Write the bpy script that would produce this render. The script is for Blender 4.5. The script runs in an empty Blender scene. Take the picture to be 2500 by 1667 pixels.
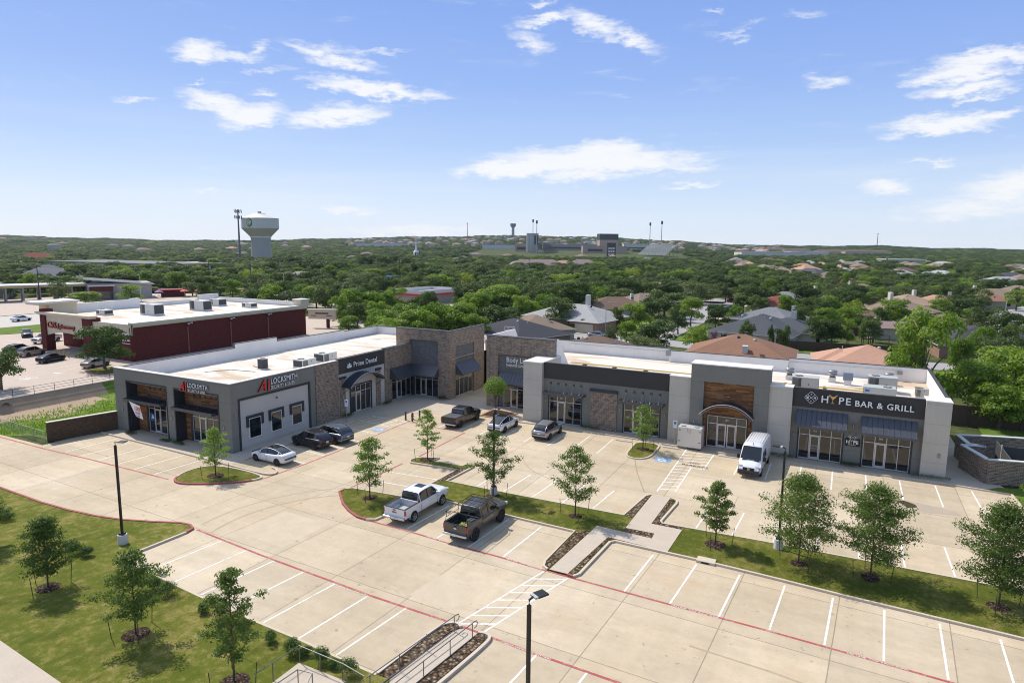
import bpy, bmesh, math, random
import numpy as np
from math import sin, cos, pi, radians, atan, atan2, sqrt, tan
from mathutils import Vector, Matrix
S = bpy.context.scene
COL = S.collection
# ------------------------------------------------------------------ camera
EYE = 20.8
FPX = 1610.0
PITCH = atan((833.5 - 597) / FPX); ROLL = -atan(.0095); YAW = atan(814 / FPX)
cam_d = bpy.data.cameras.new('camera'); cam = bpy.data.objects.new('camera', cam_d); COL.objects.link(cam)
cam_d.sensor_width = 36; cam_d.lens = FPX / 2500 * 36; cam_d.clip_start = .5; cam_d.clip_end = 20000
CR = Matrix.Rotation(YAW, 4, 'Z') @ Matrix.Rotation(pi / 2 - PITCH, 4, 'X') @ Matrix.Rotation(-ROLL, 4, 'Z')
cam.matrix_world = Matrix.Translation((0, 0, EYE)) @ CR
S.camera = cam
S.render.resolution_x = 1024; S.render.resolution_y = 682
S.view_settings.view_transform = 'Standard'; S.view_settings.look = 'None'
S.render.engine = 'CYCLES'; S.cycles.filter_width = 1.05
S.view_settings.exposure = 0.45; S.view_settings.gamma = 1
# ------------------------------------------------------------------ sun
SUN = Vector((-.80, .235, 1.0)).normalized()
sl = bpy.data.lights.new('sun', 'SUN'); sl.energy = 3.35; sl.angle = radians(.5); sl.color = (1, .945, .86)
so = bpy.data.objects.new('sun', sl); COL.objects.link(so); so.location = SUN * 100
so.rotation_euler = SUN.to_track_quat('Z', 'Y').to_euler()
# ------------------------------------------------------------------ sky
W = bpy.data.worlds.new('World'); S.world = W; W.use_nodes = True
wt = W.node_tree; wt.nodes.clear()
class N:
    """small node helper"""
    def __init__(s, tree): s.t = tree
    def n(s, typ, **k):
        nd = s.t.nodes.new(typ)
        for a, b in k.items(): setattr(nd, a, b)
        return nd
    def l(s, a, b): s.t.links.new(a, b)
    def put(s, sock, v):
        if isinstance(v, bpy.types.NodeSocket): s.l(v, sock)
        elif v is not None: sock.default_value = v
    def m(s, op, a, b=None, c=None, clamp=False):
        nd = s.n('ShaderNodeMath', operation=op); nd.use_clamp = clamp
        s.put(nd.inputs[0], a); s.put(nd.inputs[1], b); s.put(nd.inputs[2], c)
        return nd.outputs[0]
    def mix(s, f, a, b, blend='MIX'):
        nd = s.n('ShaderNodeMix', data_type='RGBA', blend_type=blend)
        s.put(nd.inputs[0], f)
        for i, v in ((6, a), (7, b)):
            if isinstance(v, tuple) and len(v) == 3: v = v + (1,)
            s.put(nd.inputs[i], v)
        return nd.outputs[2]
    def noise(s, vec, scale, detail=3, rough=.55, dist=0):
        nd = s.n('ShaderNodeTexNoise'); s.put(nd.inputs['Vector'], vec)
        nd.inputs['Scale'].default_value = scale; nd.inputs['Detail'].default_value = detail
        nd.inputs['Roughness'].default_value = rough; nd.inputs['Distortion'].default_value = dist
        return nd.outputs[0]
    def ramp(s, f, *st, interp='LINEAR'):
        nd = s.n('ShaderNodeValToRGB'); s.l(f, nd.inputs[0]); e = nd.color_ramp.elements
        nd.color_ramp.interpolation = interp
        while len(e) < len(st): e.new(.5)
        for q, (p, c) in zip(e, st):
            q.position = p
            if not isinstance(c, tuple): c = (c, c, c)
            q.color = c + (1,) if len(c) == 3 else c
        return nd.outputs[0]
    def mr(s, v, a, b, c, d, smooth=False):
        nd = s.n('ShaderNodeMapRange'); nd.interpolation_type = 'SMOOTHSTEP' if smooth else 'LINEAR'
        for i, x in enumerate((v, a, b, c, d)): s.put(nd.inputs[i], x)
        return nd.outputs[0]
    def mapv(s, vec, loc=(0, 0, 0), rot=(0, 0, 0), sc=(1, 1, 1)):
        nd = s.n('ShaderNodeMapping'); s.l(vec, nd.inputs[0])
        nd.inputs[1].default_value = loc; nd.inputs[2].default_value = rot; nd.inputs[3].default_value = sc
        return nd.outputs[0]
    def xyz(s, vec):
        nd = s.n('ShaderNodeSeparateXYZ'); s.l(vec, nd.inputs[0]); return nd.outputs
    def comb(s, x, y, z):
        nd = s.n('ShaderNodeCombineXYZ')
        for i, v in enumerate((x, y, z)): s.put(nd.inputs[i], v)
        return nd.outputs[0]
k = N(wt)
sky = k.n('ShaderNodeTexSky', sky_type='NISHITA'); sky.sun_disc = False
sky.sun_elevation = math.asin(SUN.z); sky.sun_rotation = atan2(SUN.x, SUN.y)
sky.air_density = 1.0; sky.dust_density = .6; sky.ozone_density = 1.2; sky.altitude = 200
tc = k.n('ShaderNodeTexCoord'); d = k.xyz(tc.outputs['Generated'])
az = k.m('MULTIPLY', k.m('ARCTAN2', d[0], d[1]), 57.2958)
el = k.m('MULTIPLY', k.m('ARCSINE', d[2]), 57.2958)
ae = k.comb(az, el, 0.0)
wn = k.noise(k.mapv(ae, sc=(.10, .26, 1)), 1.0, 6, .62)
wn2 = k.noise(k.mapv(ae, loc=(9, 4, 0), sc=(.45, 1.1, 1)), 1.0, 5, .65)
fn = k.noise(k.mapv(ae, loc=(3, 1, 0), rot=(0, 0, radians(-12)), sc=(.5, 2.2, 1)), 1.0, 6, .7)
warp = k.comb(k.m('MULTIPLY', k.m('SUBTRACT', wn, .5), 7.0), k.m('MULTIPLY', k.m('SUBTRACT', wn2, .5), 2.2), 0.0)
wv = k.n('ShaderNodeVectorMath', operation='ADD'); k.l(ae, wv.inputs[0]); k.l(warp, wv.inputs[1]); wv = wv.outputs[0]
CLOUDS = [(-51.5, 13.8, 2.3, 0.92, 7.0, 1.5), (-49.1, 13.8, 2.5, 0.55, 3.0, 1.0), (-46.9, 14.6, 1.1, 0.28, 16.0, 0.7), (-42.2, 14.8, 3.2, 0.48, -4.0, 0.9), (-40.3, 14.0, 2.9, 0.53, -6.0, 1.2), (-38.2, 15.0, 1.9, 0.23, 1.0, 0.7), (-37.8, 12.2, 5.6, 0.71, -4.0, 1.8), (-50.2, 10.3, 3.1, 0.98, -7.0, 1.8), (-47.9, 9.7, 3.0, 1.0, 12.0, 1.8), (-41.6, 10.0, 4.4, 0.95, 9.0, 1.8), (-46.5, 11.5, 1.1, 0.26, 4.0, 0.8), (-56.0, 10.1, 1.1, 0.22, 6.0, 0.6), (-46.6, 13.0, 1.1, 0.19, 10.0, 0.7), (-50.5, 3.9, 1.9, 0.17, 2.0, 0.6), (-40.6, 2.7, 2.1, 0.33, 1.0, 0.9), (-35.3, 1.0, 7.0, 0.57, 1.0, 1.2), (-51.9, 11.7, 0.6, 0.08, 11.0, 0.6), (-47.3, 8.9, 1.3, 0.24, 8.0, 0.8), (-23.9, 17.7, 3.6, 0.48, 6.0, 1.2), (-20.5, 17.3, 2.6, 0.72, -21.0, 1.3), (-17.1, 16.1, 3.0, 0.61, -24.0, 1.1), (-25.6, 16.0, 2.1, 0.66, -20.0, 0.9), (-24.8, 18.9, 0.9, 0.22, -0.0, 0.7), (-9.7, 15.8, 2.1, 0.28, -9.0, 0.6), (-8.6, 16.5, 1.1, 0.22, 10.0, 0.5), (-4.4, 16.9, 1.4, 0.18, -6.0, 0.4), (7.6, 12.6, 3.7, 0.71, -2.0, 1.8), (5.8, 12.0, 3.3, 0.81, 1.0, 1.7), (6.6, 10.8, 3.0, 0.56, -0.0, 1.5), (6.8, 10.1, 1.3, 0.24, -1.0, 1.0), (4.9, 8.6, 4.3, 0.85, 1.0, 1.8), (8.0, 8.9, 2.0, 0.52, 3.0, 1.5), (-2.4, 12.1, 1.9, 0.4, -5.0, 0.7), (-3.5, 12.5, 0.9, 0.32, -5.0, 0.7), (-19.7, 6.9, 10.1, 1.28, -0.0, 1.9), (-19.1, 7.8, 3.4, 1.0, -1.0, 1.8), (-25.7, 6.4, 6.1, 0.93, 3.0, 2.6), (-20.9, 5.9, 4.7, 0.65, -0.0, 1.3), (-12.5, 4.9, 2.1, 0.25, 3.0, 0.9), (2.2, 4.5, 1.8, 0.63, -2.0, 1.3), (9.6, 4.3, 3.1, 1.37, 12.0, 1.5), (7.9, 2.9, 4.7, 0.94, 4.0, 1.0), (3.7, 6.3, 0.8, 0.16, 5.0, 0.6), (4.8, 6.2, 1.2, 0.19, -3.0, 0.7), (-11.8, 17.7, 0.8, 0.12, -4.0, 0.4)]
mask = None
for (ca, ce, ra, re, rot, amp) in CLOUDS:
    v = k.mapv(wv, loc=(0, 0, 0))
    sub = k.n('ShaderNodeVectorMath', operation='SUBTRACT'); k.l(wv, sub.inputs[0]); sub.inputs[1].default_value = (ca, ce, 0)
    mp = k.n('ShaderNodeMapping'); k.l(sub.outputs[0], mp.inputs[0]); mp.vector_type = 'TEXTURE'
    mp.inputs[2].default_value = (0, 0, radians(rot)); mp.inputs[3].default_value = (ra, re, 1)
    ln = k.n('ShaderNodeVectorMath', operation='LENGTH'); k.l(mp.outputs[0], ln.inputs[0])
    b = k.m('MULTIPLY', k.m('SUBTRACT', 1.0, ln.outputs['Value']), amp)
    mask = b if mask is None else k.m('MAXIMUM', mask, b)
cm = k.m('ADD', mask, k.m('MULTIPLY', k.m('SUBTRACT', fn, .5), 2.3))
cm = k.m('ADD', cm, k.m('MULTIPLY', k.m('SUBTRACT', wn2, .5), 1.0))
cmk = k.mr(cm, -.35, 1.25, 0, 1, True)
cmk = k.m('MULTIPLY', cmk, k.mr(mask, -.55, .1, 0, 1, True))
# thin high veil towards the horizon
veil = k.noise(k.mapv(ae, loc=(2, 7, 0), rot=(0, 0, radians(8)), sc=(.03, .30, 1)), 1.0, 5, .6)
wis = k.noise(k.mapv(ae, loc=(5, 2, 0), rot=(0, 0, radians(-14)), sc=(.12, .85, 1)), 1.0, 7, .68, .6)
wis = k.m('MULTIPLY', k.mr(wis, .54, .80, 0, .55, True), k.mr(wn, .40, .62, 0, 1, True))
veil = k.m('MAXIMUM', wis, k.m('MULTIPLY', k.mr(veil, .45, .75, 0, 1, True), k.mr(el, 1, 13, .45, .0, True)))
CB = 1 / (.15 * 2 ** .45)
skc = k.mix(1.0, sky.outputs[0], (1.55, 1.36, 1.16), 'MULTIPLY')
vis = k.ramp(k.mr(el, -2, 22, 0, 1), (0, (.77, .86, .965)), (.11, (.72, .825, .965)), (.25, (.57, .715, .95)), (.42, (.40, .57, .92)), (.62, (.285, .45, .88)), (.9, (.215, .37, .83)))
vis = k.mix(1.0, vis, (CB, CB, CB), 'MULTIPLY')
skc = k.mix(k.mr(el, 20, 42, .93, 0, True), skc, vis)
skc = k.mix(veil, skc, (CB * .86, CB * .91, CB * .97))
skc = k.mix(k.m('MULTIPLY', cmk, .93), skc, (CB * .97, CB * .98, CB * 1.0))
bg = k.n('ShaderNodeBackground'); bg.inputs[1].default_value = .15; k.l(skc, bg.inputs[0])
wo = k.n('ShaderNodeOutputWorld'); k.l(bg.outputs[0], wo.inputs[0])
# ------------------------------------------------------------------ materials
MATS = {}
def mat(name, col=(.5, .5, .5), rough=.8, metal=0, spec=.35, coat=0, emit=None):
    if name in MATS: return MATS[name]
    m = bpy.data.materials.new(name); m.use_nodes = True
    b = m.node_tree.nodes['Principled BSDF']
    b.inputs['Base Color'].default_value = tuple(col) + (1,)
    b.inputs['Roughness'].default_value = rough; b.inputs['Metallic'].default_value = metal
    b.inputs['Specular IOR Level'].default_value = spec; b.inputs['Coat Weight'].default_value = coat
    MATS[name] = m
    return m
def nodes(m):
    return N(m.node_tree), m.node_tree.nodes['Principled BSDF']
def bump(k, b, h, dist=.02, strength=.5):
    bp = k.n('ShaderNodeBump'); bp.inputs['Strength'].default_value = strength; bp.inputs['Distance'].default_value = dist
    k.l(h, bp.inputs['Height']); k.l(bp.outputs[0], b.inputs['Normal'])
def objv(k):
    return k.n('ShaderNodeTexCoord').outputs['Object']
def wallv(k):
    v = k.xyz(k.n('ShaderNodeNewGeometry').outputs['Position'])
    return k.comb(k.m('ADD', v[0], v[1]), v[2], 0.0), v
def stucco(name, col, joints=True):
    m = mat(name, col, .9, spec=.15); k, b = nodes(m); wv, v = wallv(k)
    pos = k.n('ShaderNodeNewGeometry').outputs['Position']
    n1 = k.noise(pos, .5, 4); n2 = k.noise(pos, 18, 2)
    st = k.noise(k.mapv(wv, sc=(3.5, .25, 1)), 1, 4)
    f = k.m('MULTIPLY_ADD', n1, .22, .89); f = k.m('MULTIPLY', f, k.m('MULTIPLY_ADD', st, .12, .94))
    if joints:
        j = k.m('FRACT', k.m('DIVIDE', k.m('ADD', v[2], .35), 1.8)); jm = k.m('GREATER_THAN', j, .018)
        f = k.m('MULTIPLY', f, k.m('MULTIPLY_ADD', jm, .3, .7))
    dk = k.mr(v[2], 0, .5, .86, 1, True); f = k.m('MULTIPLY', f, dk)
    c = k.mix(1.0, k.comb(f, f, f), tuple(col), 'MULTIPLY')
    k.l(c, b.inputs['Base Color']); bump(k, b, n2, .01, .3)
    return m
def brick(name, c1, c2, mortar, sc=1.0):
    m = mat(name, c1, .9, spec=.15); k, b = nodes(m); wv, v = wallv(k)
    t = k.n('ShaderNodeTexBrick'); k.l(wv, t.inputs[0]); t.inputs['Scale'].default_value = sc
    t.inputs['Color1'].default_value = tuple(c1) + (1,); t.inputs['Color2'].default_value = tuple(c2) + (1,)
    t.inputs['Mortar'].default_value = tuple(mortar) + (1,)
    t.inputs['Mortar Size'].default_value = .016; t.inputs['Brick Width'].default_value = .40; t.inputs['Row Height'].default_value = .13
    t.inputs['Bias'].default_value = -.1
    n1 = k.noise(k.mapv(wv, sc=(3.1, 8.7, 1)), 1, 2, .5)
    n5 = k.noise(k.mapv(wv, sc=(1.2, 3.5, 1)), 1, 3, .6)
    f = k.m('MULTIPLY', k.m('MULTIPLY_ADD', n1, 1.1, .45), k.m('MULTIPLY_ADD', n5, .6, .7))
    c = k.mix(1.0, t.outputs[0], k.comb(f, f, f), 'MULTIPLY')
    k.l(c, b.inputs['Base Color']); bump(k, b, t.outputs[1], -.02, .5)
    return m
def wood_wall(name):
    m = mat(name, (.2, .1, .05), .7, spec=.2); k, b = nodes(m); wv, v = wallv(k)
    t = k.n('ShaderNodeTexBrick'); k.l(wv, t.inputs[0]); t.inputs['Scale'].default_value = 1
    t.inputs['Color1'].default_value = (.33, .165, .07, 1); t.inputs['Color2'].default_value = (.13, .058, .026, 1)
    t.inputs['Mortar'].default_value = (.05, .025, .015, 1)
    t.inputs['Mortar Size'].default_value = .004; t.inputs['Brick Width'].default_value = 1.25; t.inputs['Row Height'].default_value = .15
    g = k.noise(k.mapv(wv, sc=(1.5, 30, 1)), 1, 3)
    f = k.m('MULTIPLY_ADD', g, .8, .6)
    k.l(k.mix(1.0, t.outputs[0], k.comb(f, f, f), 'MULTIPLY'), b.inputs['Base Color'])
    return m
def roof_mat(name, col, var=.25, sc=1.0):
    m = mat(name, col, .95, spec=.1); k, b = nodes(m)
    p = k.n('ShaderNodeNewGeometry').outputs['Position']
    n1 = k.noise(p, 3.2 * sc, 4, .7); n2 = k.noise(p, .25, 3)
    v = k.xyz(p); row = k.m('FRACT', k.m('MULTIPLY', v[2], 7.0))
    f = k.m('ADD', k.m('MULTIPLY_ADD', n1, var * 2, 1 - var), k.m('MULTIPLY_ADD', n2, .3, -.15))
    f = k.m('MULTIPLY', f, k.m('MULTIPLY_ADD', row, .12, .92))
    k.l(k.mix(1.0, k.comb(f, f, f), tuple(col), 'MULTIPLY'), b.inputs['Base Color'])
    return m
def seam_metal(name, col, axis=0):
    m = mat(name, col, .42, .5, .5); k, b = nodes(m)
    n1 = k.noise(objv(k), 1.2, 3); f = k.m('MULTIPLY_ADD', n1, .3, .85)
    k.l(k.mix(1.0, k.comb(f, f, f), tuple(col), 'MULTIPLY'), b.inputs['Base Color'])
    return m
def concrete_lot():
    m = mat('lot_concrete', (.5, .42, .32), .88, spec=.25); k, b = nodes(m)
    p = k.n('ShaderNodeNewGeometry').outputs['Position']; v = k.xyz(p)
    n1 = k.noise(p, .07, 5, .6); n2 = k.noise(k.mapv(p, rot=(0, 0, .06), sc=(.12, .6, 1)), 1, 5, .65); n3 = k.noise(p, 1.6, 6, .72)
    n4 = k.noise(p, 9, 3, .6); n5 = k.noise(k.mapv(p, rot=(0, 0, .03), sc=(.8, .05, 1)), 1, 4, .6)
    c = k.ramp(n1, (.3, (.455, .365, .245)), (.52, (.51, .418, .290)), (.75, (.575, .485, .36)))
    f = k.m('MULTIPLY_ADD', n2, .46, .77); f = k.m('MULTIPLY', f, k.m('MULTIPLY_ADD', n3, .36, .82))
    f = k.m('MULTIPLY', f, k.m('MULTIPLY_ADD', n5, .22, .89)); f = k.m('MULTIPLY', f, k.m('MULTIPLY_ADD', n4, .10, .95))
    # slabs: each pour slightly different, thin dark joints
    yr = k.m('SUBTRACT', v[1], k.m('MULTIPLY', v[0], k.mr(v[1], 44.9, 45.1, -.04, 0.0)))
    xr = k.m('ADD', v[0], k.m('MULTIPLY', v[1], k.mr(v[1], 44.9, 45.1, -.055, 0.0)))
    ux = k.m('DIVIDE', k.m('ADD', xr, 101.2), 5.55); uy = k.m('DIVIDE', k.m('ADD', yr, 1.6), 6.1)
    wx = k.m('MULTIPLY_ADD', n3, .010, 0.0)
    jx = k.m('FRACT', k.m('ADD', ux, wx)); jy = k.m('FRACT', k.m('ADD', uy, wx))
    jm = k.m('MINIMUM', k.m('GREATER_THAN', jx, .0105), k.m('GREATER_THAN', jy, .0095))
    f = k.m('MULTIPLY', f, k.m('MULTIPLY_ADD', jm, .42, .58))
    wn_ = k.n('ShaderNodeTexWhiteNoise'); wn_.noise_dimensions = '2D'
    k.l(k.comb(k.m('FLOOR', ux), k.m('FLOOR', uy), 0.0), wn_.inputs[0])
    f = k.m('MULTIPLY', f, k.m('MULTIPLY_ADD', wn_.outputs[0], .13, .935))
    # oil drips and tyre stains
    sp = k.noise(p, 2.3, 2, .5); sp2 = k.noise(p, .35, 2, .5)
    sm = k.m('MULTIPLY', k.mr(sp, .64, .72, 0, 1, True), k.mr(sp2, .46, .56, 0, 1, True))
    c = k.mix(1.0, c, k.comb(f, f, f), 'MULTIPLY')
    c = k.mix(k.m('MULTIPLY', sm, .45), c, (.17, .14, .11))
    tan_ = k.noise(k.mapv(p, loc=(5, 3, 0)), .16, 5, .7)
    c = k.mix(k.mr(tan_, .52, .72, 0, .6, True), c, (.50, .37, .23))
    k.l(c, b.inputs['Base Color']); bump(k, b, n4, .005, .25)
    return m
def conc(name, col, var=.3):
    m = mat(name, col, .9, spec=.2); k, b = nodes(m)
    p = k.n('ShaderNodeNewGeometry').outputs['Position']
    n1 = k.noise(p, .8, 5, .65); n2 = k.noise(p, 7, 3)
    v = k.xyz(p)
    f = k.m('MULTIPLY', k.m('MULTIPLY_ADD', n1, var, 1 - var / 2), k.m('MULTIPLY_ADD', n2, .16, .92))
    k.l(k.mix(1.0, k.comb(f, f, f), tuple(col), 'MULTIPLY'), b.inputs['Base Color'])
    return m
def grass_mat(name, a, b_, dry, amt=.45):
    m = mat(name, a, .95, spec=.1); k, b = nodes(m)
    p = k.n('ShaderNodeNewGeometry').outputs['Position']
    n1 = k.noise(p, .28, 5, .6); n2 = k.noise(p, 2.0, 5, .7); n3 = k.noise(p, 14, 3, .7)
    c = k.mix(k.mr(n1, .3, .7, 0, 1), tuple(a), tuple(b_))
    dm = k.m('MULTIPLY', k.mr(k.m('ADD', k.m('MULTIPLY', n1, .4), k.m('MULTIPLY', n2, .6)), .46, .64, 0, 1, True), amt)
    c = k.mix(dm, c, tuple(dry)); n6 = k.noise(k.mapv(p, rot=(0, 0, .3), sc=(.9, .25, 1)), 1, 4, .6); c = k.mix(k.mr(n6, .55, .7, 0, .5, True), c, tuple(q * .62 for q in a))
    f = k.m('MULTIPLY', k.m('MULTIPLY_ADD', n3, .8, .6), k.m('MULTIPLY_ADD', n2, .4, .8))
    k.l(k.mix(1.0, c, k.comb(f, f, f), 'MULTIPLY'), b.inputs['Base Color']); bump(k, b, n3, .08, .8)
    return m
def mulch_mat(name, cols, sc=9.0):
    m = mat(name, cols[0], .95, spec=.1); k, b = nodes(m)
    p = k.n('ShaderNodeNewGeometry').outputs['Position']
    t = k.n('ShaderNodeTexVoronoi'); k.l(p, t.inputs['Vector']); t.inputs['Scale'].default_value = sc
    h = k.xyz(t.outputs['Color'])[0]
    c = k.ramp(h, (0, cols[0]), (.5, cols[1]), (1, cols[2]))
    f = k.mr(t.outputs['Distance'], 0, .6, 1.15, .25)
    k.l(k.mix(1.0, c, k.comb(f, f, f), 'MULTIPLY'), b.inputs['Base Color']); bump(k, b, t.outputs['Distance'], -.08, 1)
    return m
def leaf_mat(name, a, b_, c_, trans=.28):
    m = bpy.data.materials.new(name); m.use_nodes = True; t = m.node_tree; t.nodes.clear(); k = N(t)
    oi = k.n('ShaderNodeObjectInfo'); p = k.n('ShaderNodeNewGeometry').outputs['Position']
    n1 = k.noise(p, 1.1, 3, .6); r = k.m('ADD', k.m('MULTIPLY', oi.outputs['Random'], .5), k.m('MULTIPLY', n1, .75))
    c = k.ramp(r, (.22, tuple(a)), (.55, tuple(b_)), (.95, tuple(c_)))
    n2 = k.noise(p, 6, 2); f = k.m('MULTIPLY_ADD', n2, .9, .55)
    c = k.mix(1.0, c, k.comb(f, f, f), 'MULTIPLY')
    df = k.n('ShaderNodeBsdfPrincipled'); k.l(c, df.inputs['Base Color']); df.inputs['Roughness'].default_value = .55
    df.inputs['Specular IOR Level'].default_value = .3
    tr = k.n('ShaderNodeBsdfTranslucent'); k.l(k.mix(1.0, c, (1.5, 1.7, .5), 'MULTIPLY'), tr.inputs[0])
    ms = k.n('ShaderNodeMixShader'); ms.inputs[0].default_value = trans
    k.l(df.outputs[0], ms.inputs[1]); k.l(tr.outputs[0], ms.inputs[2])
    o = k.n('ShaderNodeOutputMaterial'); k.l(ms.outputs[0], o.inputs[0]); MATS[name] = m
    return m
def roof_membrane():
    m = mat('roof_membrane', (.75, .72, .68), .7, spec=.3); k, b = nodes(m)
    p = k.n('ShaderNodeNewGeometry').outputs['Position']
    n1 = k.noise(k.mapv(p, sc=(.09, .22, 1)), 1, 6, .65, 1.2); n2 = k.noise(p, 1.3, 5, .7); v = k.xyz(p)
    f = k.m('MULTIPLY_ADD', n2, .12, .94)
    j = k.m('GREATER_THAN', k.m('FRACT', k.m('DIVIDE', v[0], 2.9)), .014)
    c = k.mix(k.mr(n1, .48, .64, 0, .8, True), (.68, .615, .525), (.46, .32, .19))
    f = k.m('MULTIPLY', f, k.m('MULTIPLY_ADD', j, .10, .90))
    k.l(k.mix(1.0, c, k.comb(f, f, f), 'MULTIPLY'), b.inputs['Base Color'])
    return m
M_LOT = concrete_lot()
M_WALK = conc('walk_concrete', (.50, .425, .335)); M_KERB = conc('kerb_concrete', (.56, .475, .37)); M_KRED = conc('red_kerb_paint', (.36, .12, .115), .6)
def worn(name, col, amt):
    m = mat(name, col, .85, spec=.2); k, b = nodes(m); p = k.n('ShaderNodeNewGeometry').outputs['Position']
    n1 = k.noise(p, 5.5, 5, .75); n2 = k.noise(p, .5, 3, .6); w = k.mr(k.m('ADD', n1, k.m('MULTIPLY', n2, .6)), .78, 1.02, 0, amt, True)
    f = k.m('MULTIPLY_ADD', n2, .3, .85)
    k.l(k.mix(w, k.mix(1.0, k.comb(f, f, f), tuple(col), 'MULTIPLY'), (.48, .39, .27)), b.inputs['Base Color']); return m
M_RED = worn('red_lane_paint', (.40, .095, .095), .75); M_WHITE = worn('white_road_paint', (.78, .76, .71), .8); M_BLUE = worn('blue_road_paint', (.24, .38, .54), .6)
M_FADED = conc('faded_paint', (.33, .27, .2), .3)
M_GRASS = grass_mat('lawn_grass', (.092, .115, .014), (.155, .165, .024), (.30, .235, .085), .72)
M_GR2 = grass_mat('lawn_grass_lush', (.078, .098, .012), (.130, .140, .020), (.26, .205, .07), .6)
M_LAND = grass_mat('land_ground', (.045, .065, .018), (.08, .10, .028), (.18, .16, .08), .45)
M_YARD = grass_mat('yard_grass', (.10, .17, .025), (.14, .20, .035), (.24, .22, .08), .3)
M_WEED = grass_mat('weedy_grass', (.11, .18, .03), (.17, .235, .045), (.27, .25, .09), .35)
M_DRY = grass_mat('dry_meadow', (.20, .20, .05), (.30, .26, .09), (.36, .28, .13), .6)
M_MULCH = mulch_mat('river_rock', ((.10, .06, .035), (.26, .17, .10), (.46, .36, .26)), 5.5)
M_BARK = mulch_mat('bark_mulch', ((.08, .045, .03), (.14, .09, .06), (.22, .17, .12)), 8)
M_ASPH = conc('street_asphalt', (.33, .315, .30), .2); M_ROAD = conc('road_concrete', (.50, .46, .41), .2)
M_CVLOT = conc('pink_lot_concrete', (.50, .41, .335), .35)
M_DIRT = conc('ditch_dirt', (.34, .25, .17), .5); M_WALLC = conc('retaining_concrete', (.30, .27, .22), .6)
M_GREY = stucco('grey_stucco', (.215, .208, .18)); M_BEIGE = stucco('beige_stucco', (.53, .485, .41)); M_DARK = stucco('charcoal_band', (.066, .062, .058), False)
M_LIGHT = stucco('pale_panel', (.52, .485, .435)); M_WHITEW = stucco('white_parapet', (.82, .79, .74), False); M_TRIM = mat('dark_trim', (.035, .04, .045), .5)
M_GBRICK = brick('painted_brick', (.17, .17, .165), (.14, .14, .14), (.11, .11, .11))
M_BRICK = brick('brown_brick', (.27, .19, .13), (.10, .065, .05), (.40, .36, .30))
M_BRICKR = brick('red_brick', (.15, .032, .027), (.115, .024, .021), (.10, .035, .03)); M_BRICKH = brick('house_brick', (.30, .16, .10), (.22, .11, .07), (.35, .3, .25))
M_WOOD = wood_wall('wood_planks'); M_NAVY = seam_metal('navy_metal', (.10, .105, .12)); M_ARCH = seam_metal('arch_metal', (.05, .065, .085))
M_COP = mat('white_coping', (.70, .67, .63), .5, spec=.4); M_DCOP = mat('dark_coping', (.06, .055, .055), .5)
M_ROOF = roof_membrane(); M_ALU = mat('white_aluminium', (.62, .61, .59), .4, .3)
M_GLASS = mat('dark_glass', (.012, .014, .016), .03, 0, .9); M_STEEL = mat('galvanised_steel', (.30, .30, .30), .45, .7); M_RAIL = mat('rail_steel', (.17, .17, .17), .5, .5)
M_PIPEY = mat('yellow_pipe', (.52, .36, .05), .5); M_UNIT = mat('unit_grey', (.42, .43, .40), .6, .1); M_UNITD = mat('unit_dark', (.07, .07, .07), .7); M_UNITW = mat('unit_pale', (.60, .60, .55), .5)
M_BLACK = mat('black_matte', (.014, .014, .015), .5); M_POLE = mat('bronze_pole', (.028, .026, .026), .45, .3); M_BASE = conc('pole_base', (.58, .56, .52), .3)
M_SIGNR = mat('sign_red', (.62, .045, .035), .4); M_SIGNW = mat('sign_white', (.86, .86, .85), .4); M_SIGNO = mat('sign_orange', (.78, .42, .14), .4); M_TEAL = mat('sign_teal', (.25, .50, .56), .4)
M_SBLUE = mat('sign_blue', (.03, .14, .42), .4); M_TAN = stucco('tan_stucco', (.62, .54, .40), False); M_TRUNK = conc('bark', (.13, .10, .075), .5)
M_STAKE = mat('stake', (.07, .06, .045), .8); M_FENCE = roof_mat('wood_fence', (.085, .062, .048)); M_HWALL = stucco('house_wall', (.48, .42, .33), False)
M_HTRIM = mat('house_trim', (.62, .58, .50), .7); M_WIN = mat('window_glass', (.03, .035, .04), .08, 0, .8); M_GAR = mat('garage_door', (.52, .45, .34), .7)
M_ROOFS = [roof_mat('roof_slate', (.085, .09, .10)), roof_mat('roof_tan', (.24, .185, .135)), roof_mat('roof_pale', (.34, .34, .33)), roof_mat('roof_brown', (.17, .115, .085)),
           roof_mat('roof_grey', (.19, .195, .20)), roof_mat('roof_rust', (.26, .145, .095)), roof_mat('roof_salmon', (.46, .27, .19)), roof_mat('roof_sand', (.33, .24, .17)),
           roof_mat('roof_mauve', (.27, .20, .18)), roof_mat('roof_red', (.24, .08, .06)), roof_mat('roof_charcoal', (.065, .065, .072))]
L_DARK = leaf_mat('oak_leaves', (.036, .066, .013), (.062, .102, .020), (.110, .152, .036))
L_BRI = leaf_mat('bright_leaves', (.095, .16, .018), (.15, .225, .028), (.22, .29, .05), .38)
L_OLIVE = leaf_mat('olive_leaves', (.06, .085, .026), (.095, .125, .040), (.145, .175, .062))
L_YEL = leaf_mat('yellow_leaves', (.17, .22, .03), (.24, .28, .04), (.3, .3, .06), .35)
L_YOUNG = leaf_mat('young_leaves', (.065, .115, .022), (.12, .185, .035), (.19, .26, .06), .35)
L_SHRUB = leaf_mat('shrub_leaves', (.035, .075, .012), (.06, .115, .02), (.09, .15, .03))
L_PUR = leaf_mat('purple_flowers', (.09, .10, .05), (.20, .05, .14), (.32, .07, .20))
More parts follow.
